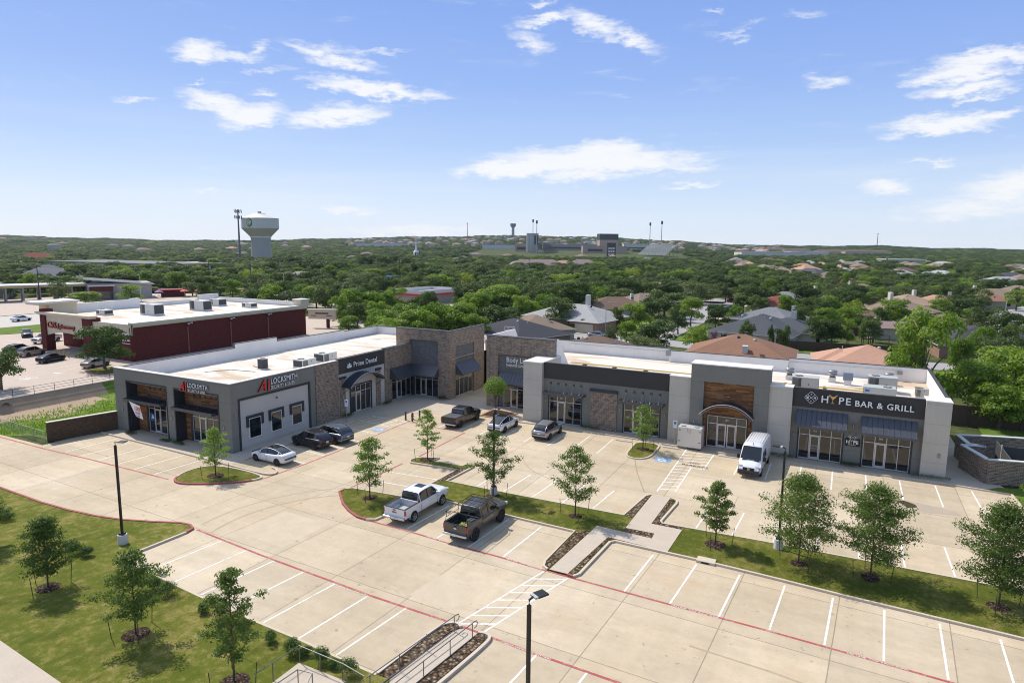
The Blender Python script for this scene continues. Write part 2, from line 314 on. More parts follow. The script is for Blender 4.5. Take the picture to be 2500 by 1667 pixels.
# ------------------------------------------------------------------ mesh helpers
class MB:
    def __init__(s, xf=None): s.v = []; s.f = []; s.mi = []; s.mats = []; s.xf = xf
    def mat_i(s, m):
        if m not in s.mats: s.mats.append(m)
        return s.mats.index(m)
    def add(s, vs, fs, m):
        o = len(s.v); i = s.mat_i(m)
        s.v += [s.xf(*p) if s.xf else tuple(p) for p in vs]
        for f in fs: s.f.append([o + q for q in f]); s.mi.append(i)
        return s
    def box(s, x0, y0, z0, x1, y1, z1, m):
        return s.add([(x, y, z) for z in (z0, z1) for y in (y0, y1) for x in (x0, x1)],
                     [(0, 2, 3, 1), (4, 5, 7, 6), (0, 1, 5, 4), (1, 3, 7, 5), (3, 2, 6, 7), (2, 0, 4, 6)], m)
    def prism(s, pts, z0, z1, m, side=None):
        n = len(pts); s.add([(p[0], p[1], z1) for p in pts], [list(range(n))], m)
        vs = [(p[0], p[1], z0) for p in pts] + [(p[0], p[1], z1) for p in pts]
        return s.add(vs, [(i, (i + 1) % n, n + (i + 1) % n, n + i) for i in range(n)], side or m)
    def poly(s, pts, m): return s.add(pts, [list(range(len(pts)))], m)
    def cyl(s, x, y, z0, z1, r0, r1, m, n=12, cap=True):
        vs = [(x + r * cos(2 * pi * i / n), y + r * sin(2 * pi * i / n), z) for z, r in ((z0, r0), (z1, r1)) for i in range(n)]
        fs = [(i, (i + 1) % n, n + (i + 1) % n, n + i) for i in range(n)]
        if cap: fs += [list(range(n))[::-1], [n + i for i in range(n)]]
        return s.add(vs, fs, m)
    def tube(s, path, r, m, n=6):
        path = [Vector(p) for p in path]; rs = r if isinstance(r, (list, tuple)) else [r] * len(path); vs = []; fs = []
        for i, p in enumerate(path):
            t = (path[min(i + 1, len(path) - 1)] - path[max(i - 1, 0)]).normalized()
            a = t.cross(Vector((0, 0, 1)) if abs(t.z) < .9 else Vector((1, 0, 0))).normalized(); b = t.cross(a)
            vs += [tuple(p + (a * cos(2 * pi * j / n) + b * sin(2 * pi * j / n)) * rs[i]) for j in range(n)]
        for i in range(len(path) - 1):
            fs += [(i * n + j, i * n + (j + 1) % n, (i + 1) * n + (j + 1) % n, (i + 1) * n + j) for j in range(n)]
        fs += [list(range(n))[::-1], [(len(path) - 1) * n + j for j in range(n)]]
        return s.add(vs, fs, m)
    def lathe(s, prof, m, n=24, x=0, y=0):
        vs = [(x + r * cos(2 * pi * i / n), y + r * sin(2 * pi * i / n), z) for r, z in prof for i in range(n)]
        fs = [(a * n + i, a * n + (i + 1) % n, (a + 1) * n + (i + 1) % n, (a + 1) * n + i) for a in range(len(prof) - 1) for i in range(n)]
        return s.add(vs, fs, m)
    def build(s, name, parent=None, smooth=False, bev=0, **kw):
        me = bpy.data.meshes.new(name); me.from_pydata(s.v, [], s.f)
        for m in s.mats: me.materials.append(m)
        me.polygons.foreach_set('material_index', s.mi)
        bm = bmesh.new(); bm.from_mesh(me); bmesh.ops.recalc_face_normals(bm, faces=bm.faces[:])
        bm.to_mesh(me); bm.free()
        if smooth: me.polygons.foreach_set('use_smooth', [True] * len(me.polygons))
        o = bpy.data.objects.new(name, me); COL.objects.link(o)
        if parent: setp(o, parent)
        if bev:
            bv = o.modifiers.new('bevel', 'BEVEL'); bv.width = bev; bv.segments = 2; bv.limit_method = 'ANGLE'
        tag(o, **kw)
        return o
def tag(o, label=None, cat=None, group=None, kind=None):
    if label: o['label'] = label
    if cat: o['category'] = cat
    if group: o['group'] = group
    if kind: o['kind'] = kind
    return o
def empty(name, loc=(0, 0, 0), rz=0, **kw):
    o = bpy.data.objects.new(name, None); COL.objects.link(o); o.location = loc; o.rotation_euler = (0, 0, rz); o.empty_display_size = .3
    return tag(o, **kw)
KIDS = {}
def setp(o, p):
    o.parent = p; KIDS.setdefault(p.name, []).append(o)
def dup(o, loc=None, rz=None, sc=None, parent=None, top=True, **kw):
    ch = list(KIDS.get(o.name, [])); c = o.copy(); COL.objects.link(c)
    if parent: setp(c, parent)
    if top:
        for q in ('label', 'group'):
            if q in c: del c[q]
    if loc is not None: c.location = loc
    if rz is not None: c.rotation_euler[2] = rz
    if sc is not None: c.scale = sc if isinstance(sc, tuple) else (sc,) * 3
    for h in ch: dup(h, parent=c, top=False)
    return tag(c, **kw) if top else c
FONT = {}
def text(name, s, h, m, parent=None, ext=.06, bold=0, shear=0, sx=1.0, align='LEFT', spacing=1.0):
    """writing as a mesh of its own, capital height about h, standing in the local XZ plane and facing -Y"""
    c = bpy.data.curves.new(name, 'FONT'); c.body = s; c.size = h / .70; c.extrude = ext / 2; c.offset = bold; c.shear = shear; c.align_x = align; c.space_character = spacing
    c.resolution_u = 3
    o = bpy.data.objects.new(name, c); COL.objects.link(o)
    me = bpy.data.meshes.new_from_object(o); bpy.data.objects.remove(o)
    for v in me.vertices: v.co = (v.co.x * sx, -v.co.z, v.co.y)
    me.materials.clear(); me.materials.append(m)
    if ext >= .05:
        me.materials.append(M_BLACK); me.update()
        for p in me.polygons: p.material_index = 0 if p.normal.y < -.5 else 1
    o = bpy.data.objects.new(name, me); COL.objects.link(o)
    if parent: setp(o, parent)
    return o
def FYf(y0): return lambda u, w, z: (u, y0 - w, z)          # a wall facing -Y
def FXf(x0): return lambda u, w, z: (x0 + w, u, z)          # a wall facing +X
# ------------------------------------------------------------------ terrain
RID = [(-400, 9), (0, 8), (350, 3), (500, 2), (690, 5), (850, 11), (1000, 15), (1200, 20), (1300, 21), (1500, 18), (1649, 11), (1734, 6), (1925, 2.5), (2108, 5), (2238, 1.5), (2500, -1), (3200, -1)]
def hills(x, y):
    x = np.asarray(x, float); y = np.asarray(y, float); r = np.hypot(x, y)
    c, s = cos(YAW), sin(YAW); fwd = -s * x + c * y; rgt = c * x + s * y
    px = np.where(fwd > 1, 1250 + 1610 * rgt / np.maximum(fwd, 1) * 1.0, 3000)
    e = np.interp(px, [a for a, b in RID], [b for a, b in RID])
    z = 20.8 + (e + .8 * np.sin(px / 37) + .5 * np.sin(px / 13)) / 1610 * 2600 - 9
    t = np.clip((r - 700) / 1900, 0, 1); t = t * t * (3 - 2 * t)
    return z * t
def ditch(x, y):
    a = np.clip((x + 97.4) / .6, 0, 1) * np.clip((-77.5 - x) / 14, 0, 1); b = np.clip((y - 30) / 8, 0, 1) * np.clip((100 - y) / 8, 0, 1)
    return -1.5 * np.minimum(a * 1.6, 1) * b
xs = np.unique(np.concatenate([np.arange(-5200, -700, 110), np.arange(-700, 300, 25), np.arange(300, 2600, 110), np.arange(-100, -70, .6)]))
ys = np.unique(np.concatenate([np.arange(-300, 0, 60), np.arange(0, 500, 20), np.arange(500, 5200, 110), np.arange(26, 104, 3)]))
GX, GY = np.meshgrid(xs, ys); GZ = hills(GX, GY) + ditch(GX, GY) - .06
me = bpy.data.meshes.new('ground'); nx, ny = len(xs), len(ys)
idx = (np.arange(ny - 1)[:, None] * nx + np.arange(nx - 1)[None]).ravel()
me.from_pydata(np.stack([GX.ravel(), GY.ravel(), GZ.ravel()], 1).tolist(), [], np.stack([idx, idx + 1, idx + nx + 1, idx + nx], 1).tolist())
me.materials.append(M_LAND); g = bpy.data.objects.new('ground', me); COL.objects.link(g); tag(g, kind='structure')
def sheet(name, polys, z, m, kind='structure', **kw):
    mb = MB()
    for p in polys: mb.poly([(a, b, z) for a, b in p], m)
    return mb.build(name, kind=kind, **kw)
def strip(path, w, z):
    """a painted or paved band along a path"""
    out = []
    P = [Vector(p) for p in path]; L = []; R = []
    for i, p in enumerate(P):
        t = (P[min(i + 1, len(P) - 1)] - P[max(i - 1, 0)]).normalized(); n = Vector((-t.y, t.x)) * w / 2
        L.append(p + n); R.append(p - n)
    return [[tuple(L[i]), tuple(R[i]), tuple(R[i + 1]), tuple(L[i + 1])] for i in range(len(P) - 1)]
def smooth(path, it=2, closed=False):
    for _ in range(it):
        q = []; n = len(path)
        rng_ = range(n) if closed else range(n - 1)
        if not closed: q.append(path[0])
        for i in rng_:
            a, b = path[i], path[(i + 1) % n]
            q += [(a[0] * .75 + b[0] * .25, a[1] * .75 + b[1] * .25), (a[0] * .25 + b[0] * .75, a[1] * .25 + b[1] * .75)]
        if not closed: q.append(path[-1])
        path = q
    return path
# the concrete lot: one sheet, everything else lies on it
sheet('parking_lot', [[(-86, 36.6), (-72.4, 36.6), (-72.4, 43.7), (-71.5, 92), (11.5, 92), (11.9, 67.6), (14.2, 67.5), (14.5, 58), (24, 20), (24, 2), (-60, 2), (-86, 14)]], 0, M_LOT)
def kerb(name, path, closed=False, m=None, h=.14, w=.17, red=None):
    """a raised kerb along a path; the stretch inside red=(i0,i1) is painted"""
    P = [Vector(p) for p in path]; n = len(P); mb = MB(); off = []
    for i in range(n):
        a = P[(i - 1) % n] if (closed or i) else P[i]; b = P[(i + 1) % n] if (closed or i < n - 1) else P[i]
        t = (b - a).normalized(); off.append(Vector((-t.y, t.x)) * w / 2)
    for i in range(n if closed else n - 1):
        j = (i + 1) % n; mm = M_KRED if red and red[0] <= i < red[1] else (m or M_KERB)
        A, B, C, D = P[i] + off[i], P[i] - off[i], P[j] - off[j], P[j] + off[j]
        mb.poly([(*A, h), (*B, h), (*C, h), (*D, h)], mm); mb.poly([(*A, -.02), (*A, h), (*D, h), (*D, -.02)], mm); mb.poly([(*B, h), (*B, -.02), (*C, -.02), (*C, h)], mm)
        if not closed and i in (0, n - 2):
            E, F = (A, B) if i == 0 else (D, C); mb.poly([(*E, -.02), (*F, -.02), (*F, h), (*E, h)], mm)
    return mb.build(name, kind='structure')
def island(name, pts, m, z=.10):
    mb = MB(); mb.prism(pts, -.02, z, m); return mb.build(name, kind='structure')
# island beside the grey corner shop
A1 = smooth([(-51.6, 36.2), (-52.5, 38.0), (-52.2, 40.0), (-50.5, 40.7), (-48, 40.8), (-45.6, 40.6), (-45.0, 40.0), (-46.2, 38.3), (-48.3, 36.8), (-50.3, 35.8)], 2, True)
island('island_grass', A1, M_GR2); nA = len(A1)
kerb('kerb', A1, True, red=(int(nA * .62), nA))
# front lawn along the street
LAW = [(-90, 28.6), (-62.7, 28.1), (-59.4, 28.0), (-56.1, 27.9), (-52.7, 28.0), (-49.7, 28.3), (-47.3, 28.8), (-44.8, 29.7), (-42.9, 30.5), (-42.0, 30.6), (-41.3, 30.3), (-41.15, 29.6), (-41.25, 27.5), (-41.4, 24.9), (-38.3, 24.65), (-33.1, 24.2), (-28.1, 23.85), (-24.5, 23.7), (-20.1, 23.35), (-19.0, 23.3), (-18.2, 23.3), (-17.5, 20), (-17, 14.6), (-38, 16.3), (-90, 19)]
island('lawn', LAW, M_GRASS, .09)
kerb('kerb', LAW[:14] + [(-41.4, 24.9), (-38.3, 24.65)], red=(0, 11)); kerb('kerb', LAW[14:20], h=.10, w=.14)
sheet('street_pavement', [[(-90, 19.1), (-38, 16.35), (-17, 14.7), (-17, 11), (-90, 15.5)]], .13, M_WALK)
# middle strip, with its zigzag footpath and the planted edges
UP = [(-36.8, 41.6), (-36.4, 42.05), (-31.25, 42.5), (-31.1, 46.4), (-31.05, 50.3), (-33.5, 50.1), (-36.0, 49.9), (-36.45, 50.4), (-36.4, 51.0), (-35.9, 51.7), (-34.3, 52.3), (-34.4, 51.3), (-31.1, 51.4), (-31.0, 52.0), (-30.4, 52.2), (-30.1, 51.7), (-30.3, 47.35), (-26, 47.3), (-21.2, 47.35), (-14.15, 47.5), (-13.75, 52.2), (-13.4, 52.7)]
UP2 = [(-11.7, 52.75), (-11.2, 52.5), (-11.05, 51.9), (-11.3, 47.8), (-11.1, 47.4), (-9.2, 47.5), (-4, 47.75), (1.4, 47.85), (9, 47.95), (24, 48.1)]
LO = [(-36.8, 41.6), (-36.85, 40.9), (-34.9, 39.1), (-33.5, 38.2), (-32.2, 37.6), (-31.2, 37.5), (-30.6, 37.8), (-30.45, 38.6), (-30.3, 43.5), (-27.4, 43.4), (-16.45, 43.0), (-16.5, 37.8), (-16.3, 37.1), (-15.9, 36.85)]
LO2 = [(-14.5, 36.8), (-14.1, 36.75), (-13.85, 37.2), (-13.6, 42.5), (-13.3, 42.85), (-7.4, 42.75), (-3.5, 42.55), (1.4, 42.2), (9.9, 41.8), (24, 41.2)]
island('strip_grass', UP + UP2 + LO2[::-1] + LO[:0:-1], M_GR2)
kerb('kerb', LO, red=(0, 5)); kerb('kerb', LO2, red=(0, 1)); kerb('kerb', UP); kerb('kerb', UP2)
sheet('footpath', [[(-15.75, 36.8), (-14.5, 36.8), (-13.95, 43.15), (-11.1, 42.95), (-9.6, 42.7), (-9.5, 46.9), (-11.8, 46.9), (-11.75, 52.7), (-13.3, 52.6), (-13.3, 45.25), (-11.15, 45.3), (-11.1, 44.4), (-15.3, 44.6)]], .125, M_WALK)
sheet('rock_bed', [[(-16.35, 37.2), (-15.85, 37.05), (-15.4, 43.6), (-16.3, 42.9)], [(-14.4, 37.0), (-14.05, 37.1), (-13.75, 42.8), (-11.3, 42.75), (-11.4, 42.95), (-14.0, 43.2)], [(-14.0, 47.4), (-13.4, 47.3), (-13.35, 52.4), (-13.65, 52.2)], [(-11.7, 52.5), (-11.3, 52.3), (-11.4, 47.5), (-9.4, 47.3), (-9.5, 46.95), (-11.75, 46.95)],
                  [(-13.3, 45.2), (-11.2, 45.25), (-11.15, 44.45), (-13.2, 44.5)]], .118, M_MULCH)
sheet('rock_bed', [[(-31, 46.6), (-30.4, 47.4), (-30.2, 51.0), (-30.9, 50.8)]], .118, M_MULCH)
# stair path at the bottom of the picture
LB = smooth([(-19.0, 23.35), (-18.75, 26), (-18.55, 28.3), (-18.1, 28.8), (-17.7, 28.85), (-17.45, 28.65)], 2); RB = smooth([(-16.35, 28.65), (-15.95, 28.75), (-15.55, 28.6), (-15.5, 27.9), (-15.9, 24.3), (-16.6, 19)], 2)
island('rock_bed', LB + [(-17.5, 28.6), (-17.75, 28.1), (-18.3, 23.3)], M_MULCH, .09); kerb('kerb', LB, h=.15)
island('rock_bed', RB + [(-17.4, 19), (-16.9, 23.8), (-16.4, 28.2)], M_MULCH, .09); kerb('kerb', RB, h=.15)
sheet('footpath', [[(-17.75, 28.1), (-17.45, 28.7), (-16.35, 28.65), (-16.4, 28.2), (-16.9, 23.8), (-17.4, 17), (-18.9, 17), (-18.3, 23.3)]], .02, M_WALK)
mb = MB(); mb.box(-22.9, 20.4, 0, -19.9, 22.15, .16, M_WALK)
for i in range(4): mb.box(-22.6, 20.4 - .32 * (i + 1), 0, -20.6, 20.4 - .32 * i - .002, .14 - .03 * i, M_WALK)
mb.build('stair_landing', kind='structure')
# small islands by the shops
G7 = smooth([(-18.55, 62.4), (-18.7, 64.5), (-18.8, 67.0), (-16.3, 67.3), (-16.15, 64.5), (-16.2, 62.6), (-16.7, 61.7), (-17.5, 61.4), (-18.2, 61.7)], 1, True)
island('island_grass', G7, M_GR2); kerb('kerb', G7, True, h=.12)
# pavements in front of the shops
sheet('shop_pavement', [[(-34.4, 68.0), (-27.9, 68.3), (-18.9, 68.0), (-16.2, 67.6), (-8.2, 67.6), (4.8, 67.9), (9.3, 68.0), (11.9, 67.6), (13.9, 68.6), (11.2, 78), (11.2, 88), (9.2, 88), (9.2, 69.2), (-34.4, 69.6)],
                        [(-50.7, 62.2), (-39.5, 71.8), (-38.6, 68.2), (-34.4, 68.0), (-34.4, 75), (-53.2, 75), (-53.2, 62.2)], [(-71.5, 42.2), (-55, 41.5), (-52.8, 41.2), (-50.5, 41.4), (-50.6, 62.2), (-53.2, 62.2), (-53.2, 44), (-71.5, 44)]], .012, M_WALK)
kerb('kerb', [(-34.4, 68.0), (-27.9, 68.2), (-18.9, 67.9)], h=.13, w=.15); kerb('kerb', [(-16.2, 67.5), (-13.6, 67.45)], h=.13, w=.15); kerb('kerb', [(-10.6, 67.4), (-4, 67.4), (4.8, 67.7), (9.3, 67.85), (11.8, 67.6), (13.9, 67.5), (14.1, 63.5), (15.5, 56), (24, 40)], h=.13, w=.15)
kerb('kerb', smooth([(-71.4, 42.1), (-55, 41.45), (-50, 41.2), (-46.2, 41.0), (-45.1, 41.15), (-44.9, 41.7), (-45.6, 42.4), (-46.4, 42.6)], 1), h=.14, w=.16)
kerb('kerb', [(-50.55, 43.0), (-50.6, 59.0)], h=.10, w=.15)
island('side_lawn', [(11.9, 67.75), (13.95, 67.65), (14.2, 63.6), (15.6, 56.2), (24, 40.5), (90, 40), (90, 95), (15, 95), (15, 69.6), (13.2, 69)], M_YARD, .05)
# tree well with its border
mb = MB()
for a, b in (((-38.9, 68.4), (-38.9, 72.1)), ((-38.9, 72.1), (-35.3, 71.4)), ((-35.3, 71.4), (-35.9, 68.4)), ((-35.9, 68.4), (-38.9, 68.4))):
    P = strip([a, b], .28, 0)[0]; mb.prism(P, 0, .09, conc('red_paver', (.36, .22, .15)))
mb.build('planter_border', kind='structure'); sheet('bark_bed', [[(-38.9, 68.4), (-38.9, 72.1), (-35.3, 71.4), (-35.9, 68.4)]], .03, M_BARK)
# ------------------------------------------------------------------ painted markings (each sheet 5 mm above the concrete)
ZP = .006
WL = [((-29.5, 66.8), (-29.5, 61.3)), ((-26.7, 66.7), (-26.7, 61.3)), ((-24.05, 66.8), (-24.0, 61.3)), ((-21.4, 66.9), (-21.3, 61.3)), ((-13.55, 67.2), (-13.2, 53.9)), ((-10.7, 67.2), (-10.75, 61.6)), ((-11.9, 61.4), (-11.8, 54.6)), ((-10.75, 61.6), (-11.95, 61.4)), ((-8.0, 66.6), (-8.0, 61.4)),
      ((-5.3, 66.9), (-5.3, 61.5)), ((-2.6, 67), (-2.6, 61.5)), ((.1, 67), (.1, 61.5)), ((2.85, 67.1), (2.85, 61.6)), ((5.55, 67.1), (5.55, 61.6)), ((8.3, 67.1), (8.35, 61.6)), ((11.0, 67), (11.1, 61.6)),
      ((-32.3, 66.9), (-32.3, 61.4)), ((-35.0, 66.5), (-35.0, 61.4)), ((-37.7, 66.5), (-37.7, 61.4)), ((-40.5, 66.5), (-40.5, 61.4)),
      ((-24.5, 52.6), (-24.8, 47.5)), ((-21.8, 52.4), (-22.1, 47.5)), ((-16.5, 52.4), (-16.8, 47.6)), ((-19.2, 52.4), (-19.4, 47.6)), ((-27.2, 52.4), (-27.4, 47.5)), ((-5.9, 52.6), (-6.1, 48.0)), ((-8.5, 52.4), (-8.7, 47.8)), ((-3.2, 52.8), (-3.3, 48.0)), ((-.5, 52.8), (-.55, 48.1)), ((2.1, 52.9), (2.1, 48.1)), ((4.8, 53), (4.8, 48.1)), ((7.5, 53), (7.6, 48.1)), ((10.3, 53), (10.4, 48.2)),
      ((-37.9, 30.0), (-38.4, 24.9)), ((-35.2, 29.8), (-35.7, 24.7)), ((-32.4, 29.6), (-32.95, 24.4)), ((-29.6, 29.3), (-30.2, 24.2)), ((-26.8, 29.2), (-27.4, 24.0)), ((-24.1, 29.0), (-24.6, 23.8)), ((-21.3, 28.9), (-21.85, 23.6)),
      ((-12.8, 28.4), (-13.2, 23.1)), ((-10.0, 28.3), (-10.4, 23)), ((-7.3, 28.3), (-7.7, 23)), ((-4.6, 28.2), (-4.9, 23)),
      ((-27.2, 42.9), (-27.6, 37.6)), ((-24.5, 42.9), (-24.8, 37.4)), ((-21.75, 42.8), (-22.1, 37.2)), ((-19.0, 42.7), (-19.3, 37.1)), ((-10.4, 42.2), (-10.7, 36.6)), ((-7.5, 42.2), (-7.9, 36.5)), ((-4.75, 42.1), (-5.1, 36.4)), ((-2.05, 42.0), (-2.4, 36.4)), ((.65, 41.8), (.35, 36.3)), ((3.35, 41.7), (3.1, 36.2)), ((6.05, 41.55), (5.85, 36.0)), ((8.8, 41.3), (8.6, 35.8)), ((11.5, 41.2), (11.3, 35.6)),
      ((-36.3, 47.05), (-31.2, 47.4)), ((-36.3, 44.55), (-31.2, 44.85)), ((-50.3, 48.3), (-44.8, 47.75)), ((-50.3, 51.05), (-44.7, 50.35)), ((-50.3, 53.8), (-44.7, 53.1)), ((-50.3, 56.75), (-44.7, 56.1)), ((-50.3, 45.5), (-44.7, 45.05)),
      ((-68.0, 41.8), (-68.0, 36.4)), ((-65.3, 41.7), (-65.4, 36.4)), ((-62.5, 41.6), (-62.7, 36.4)), ((-59.7, 41.5), (-60.0, 36.4)), ((-56.95, 41.3), (-57.3, 36.4)), ((-54.2, 41.1), (-54.5, 36.4)), ((-70.5, 41.9), (-70.6, 36.4)),
      # hatched crossing to the stair path
      ((-16.05, 36.6), (-17.85, 28.9)), ((-14.35, 36.5), (-16.2, 28.8))]
NW0 = len(WL)
for i in range(7):
    t = i / 7.2 + .09; a = Vector((-16.05, 36.6)).lerp(Vector((-17.85, 28.9)), t + .07); b = Vector((-14.35, 36.5)).lerp(Vector((-16.2, 28.8)), t - .07 if t > .07 else 0); WL.append((tuple(a), tuple(b)))
for i in range(13):
    t = i / 13; y = 66.6 - 12.4 * t; xl = -13.52 + .32 * t; r = (-10.72 if y > 61.9 else -11.9); WL.append(((xl, y - .55), (r, y + .1 if y > 61.9 else y - .1)))
for i in range(5): WL.append(((-50.4 + i * 1.15, 59.6 + .05 * i), (-49.7 + i * 1.15, 62.1)))
WL += [((-50.6, 59.8), (-45.4, 59.3)), ((-50.6, 62.1), (-45.2, 61.9))]
pl = []; ph = []
for i_, (a, b) in enumerate(WL): (pl if i_ < NW0 else ph).extend(strip([a, b], .115, 0))
sheet('stall_lines', pl, ZP, M_WHITE); sheet('hatch_lines', ph, ZP - .002, M_WHITE)
RL = [[(-86, 36.2), (-70.8, 36.0), (-64.1, 36.2), (-57.6, 36.2), (-52.2, 36.2)], [(-45.0, 40.2), (-44.6, 45), (-44.6, 50.4), (-44.8, 56), (-45.0, 61.9), (-39.9, 61.4), (-36.8, 61.3), (-36.45, 52)], [(-36.6, 49.4), (-36.75, 42.3)],
      [(-41.0, 30.4), (-33.6, 29.7), (-24.1, 29.05), (-17.6, 28.85), (-13.2, 28.5), (-4, 28.1), (24, 26.5)], [(-31.0, 37.55), (-26.9, 37.4), (-23.6, 37.15), (-19.4, 37.0), (-16.2, 36.75), (-13.9, 36.65), (-7.9, 36.45), (-2.6, 36.3), (3.0, 36.0), (6.0, 35.8), (24, 34.6)]]
pl = []
for r in RL: pl += strip(r, .17, 0)
sheet('fire_lane_line', pl, ZP + .001, M_RED)
for (x, y, rz, s) in ((-25.6, 37.28, -4, 'FIRE LANE  TOW AWAY ZONE'), (-19, 36.93, -4, 'FIRE LANE  TOW AWAY ZONE'), (-7.8, 36.38, -3, 'FIRE LANE  TOW AWAY ZONE'), (1.4, 36.02, -3, 'FIRE LANE  TOW AWAY ZONE'), (-24.3, 28.96, 176, 'FIRE LANE  TOW AWAY ZONE'), (-32, 29.45, 176, 'FIRE LANE  TOW AWAY ZONE'), (-12, 28.50, 177, 'FIRE LANE  TOW AWAY ZONE'), (-39.0, 30.1, 176, 'FIRE LANE')):
    o = text('fire_lane_lettering', s, .12, M_WHITE, ext=.001, sx=1.15); o.rotation_euler = (-pi / 2, 0, radians(rz)); o.location = (x, y, .012); tag(o, kind='structure')
for s, x, y in (('NO', -12.35, 62.75), ('PARKING', -12.95, 62.0)):
    o = text('no_parking_lettering', s, .42, mat('black_stencil', (.06, .055, .05), .8), ext=.001, bold=.01); o.rotation_euler = (-pi / 2, 0, radians(-2)); o.location = (x, y, .010); tag(o, kind='structure')
def wheelchair(cx, cy, rz, w=1.3):
    c, s_ = cos(rz), sin(rz); T = lambda x, y, z: (cx + (x * c - y * s_) * w, cy + (x * s_ + y * c) * w, z)
    mb = MB(T); mb.poly([(-.5, -.5, .008), (.5, -.5, .008), (.5, .5, .008), (-.5, .5, .008)], M_BLUE)
    def ring(x, y, r0, r1, a0, a1, n=14):
        for i in range(n):
            a, b = radians(a0 + (a1 - a0) * i / n), radians(a0 + (a1 - a0) * (i + 1) / n)
            mb.poly([(x + r0 * cos(a), y + r0 * sin(a), .012), (x + r1 * cos(a), y + r1 * sin(a), .012), (x + r1 * cos(b), y + r1 * sin(b), .012), (x + r0 * cos(b), y + r0 * sin(b), .012)], M_WHITE)
    ring(-.03, -.12, .19, .26, 130, 380); ring(-.10, .34, 0, .075, 0, 360, 10)
    for p in ([(-.10, .24), (-.06, -.02)], [(-.08, .12), (.13, .12)], [(-.06, -.02), (.15, -.02)], [(.15, -.02), (.27, -.28)], [(.27, -.28), (.36, -.25)]):
        for q in strip(p, .07, 0): mb.poly([(a, b, .013) for a, b in q], M_WHITE)
    mb.build('accessible_parking_symbol', kind='structure')
wheelchair(-14.85, 62.55, 0, 1.5); wheelchair(-45.95, 57.7, radians(95), 1.35)
# puddle, its damp fringe, a dark drainage seam
sheet('damp_patch', [smooth([(4.9, 61.3), (5.6, 61.9), (8.5, 61.3), (9.8, 60.2), (7.5, 59.6), (5.8, 59.7)], 2, True)], .003, conc('damp_concrete', (.40, .33, .25), .3))
sheet('puddle', [smooth([(5.0, 61.3), (5.6, 61.75), (6.4, 61.1), (6.45, 60.5), (5.8, 60.0), (5.4, 60.7)], 2, True)], .006, mat('puddle_water', (.09, .065, .04), .05, 0, .6))
sheet('drain_seam', strip([(-17.3, 61.2), (-16, 57.6), (-14.1, 53.2)], .10, 0) + strip([(-45.2, 39.9), (-41, 40.2), (-37, 40.9)], .04, 0), .004, M_FADED)
def arc(cx, cy, r, a0, a1, w): return strip([(cx + r * cos(radians(a0 + (a1 - a0) * i / 14)), cy + r * sin(radians(a0 + (a1 - a0) * i / 14))) for i in range(15)], w, 0)
TM = conc('tyre_rubber_film', (.40, .32, .215), .5)
sheet('tyre_mark', arc(-30.5, 33, 9.5, 120, 195, .20) + arc(-30.5, 33, 11.1, 125, 190, .16) + arc(-20, 60, 8, 200, 262, .12) + strip([(-6, 32.9), (-2, 32.6), (2, 32)], .14, 0) + arc(4, 58, 6, 180, 250, .14), .0025, TM)
sheet('concrete_patch', [[(-38.2, 31.4), (-33.4, 31.2), (-33.2, 35.6), (-37.8, 35.9)], [(-9.3, 56.0), (-4.2, 56), (-4.2, 60), (-9.3, 60)], [(-22, 30.2), (-18.9, 30), (-18.7, 32.8), (-21.7, 33)]], .0012, conc('patch_concrete', (.53, .44, .315), .35))
# kerb inlet
mb = MB(); mb.box(-7.6, 42.5, 0, -6.4, 43.2, .16, M_KERB); mb.box(-7.25, 42.48, .02, -6.75, 42.505, .12, M_BLACK); mb.build('kerb_inlet', kind='structure')
# ------------------------------------------------------------------ pharmacy lot, roads and yards beyond
sheet('pharmacy_lot', [[(-178, 30), (-97.6, 30), (-97.7, 44), (-97.9, 60), (-101, 72), (-104, 140), (-175, 140)]], .0, M_CVLOT)
sheet('street', [[(-206, -20), (-181, -20), (-178, 90), (-180, 420), (-205, 420)]], .002, M_ROAD)
sheet('verge', [[(-181, 20), (-177, 20), (-166, 78), (-163.5, 83), (-160, 110), (-178, 110)]], .05, M_YARD)
mb = MB(); mb.prism(smooth([(-108.6, 62.4), (-107.6, 61.6), (-104.6, 61.2), (-102.5, 62), (-103.5, 67), (-107.8, 67.6)], 1, True), 0, .12, M_GR2); mb.build('island_grass', kind='structure')
kerb('kerb', smooth([(-108.6, 62.4), (-107.6, 61.6), (-104.6, 61.2), (-102.5, 62), (-103.5, 67), (-107.8, 67.6)], 1, True), True, red=(0, 6))
pl = []
for y0 in (): pass
for i in range(12): pl += strip([(-112.3 - i * 2.85, 62.0), (-113.3 - i * 2.85, 67.2)], .12, 0)
for i in range(8): pl += strip([(-150, 60 + i * 2.8), (-155.5, 60 + i * 2.8)], .12, 0)
def arrow(x, y, rz):
    c, s_ = cos(rz), sin(rz); sh = [(0, .10), (1.2, .10), (1.2, .38), (2.3, 0), (1.2, -.38), (1.2, -.10), (0, -.10)]
    return [(x + (a * c - b * s_) * 1.1, y + (a * s_ + b * c) * 1.1) for a, b in sh]
pl += [arrow(-108.9, 59.3, radians(192)), arrow(-109.0, 55.6, radians(250)), arrow(-130, 58, radians(180))]
sheet('pharmacy_stall_lines', pl, .006, M_WHITE)
for s, x, y in (('DRIVE', -111.0, 53.4), ('THRU', -109.9, 53.3)):
    o = text('drive_thru_lettering', s, .8, M_WHITE, ext=.001, sx=.8); o.rotation_euler = (-pi / 2, 0, radians(75)); o.location = (x, y, .012); tag(o, kind='structure')
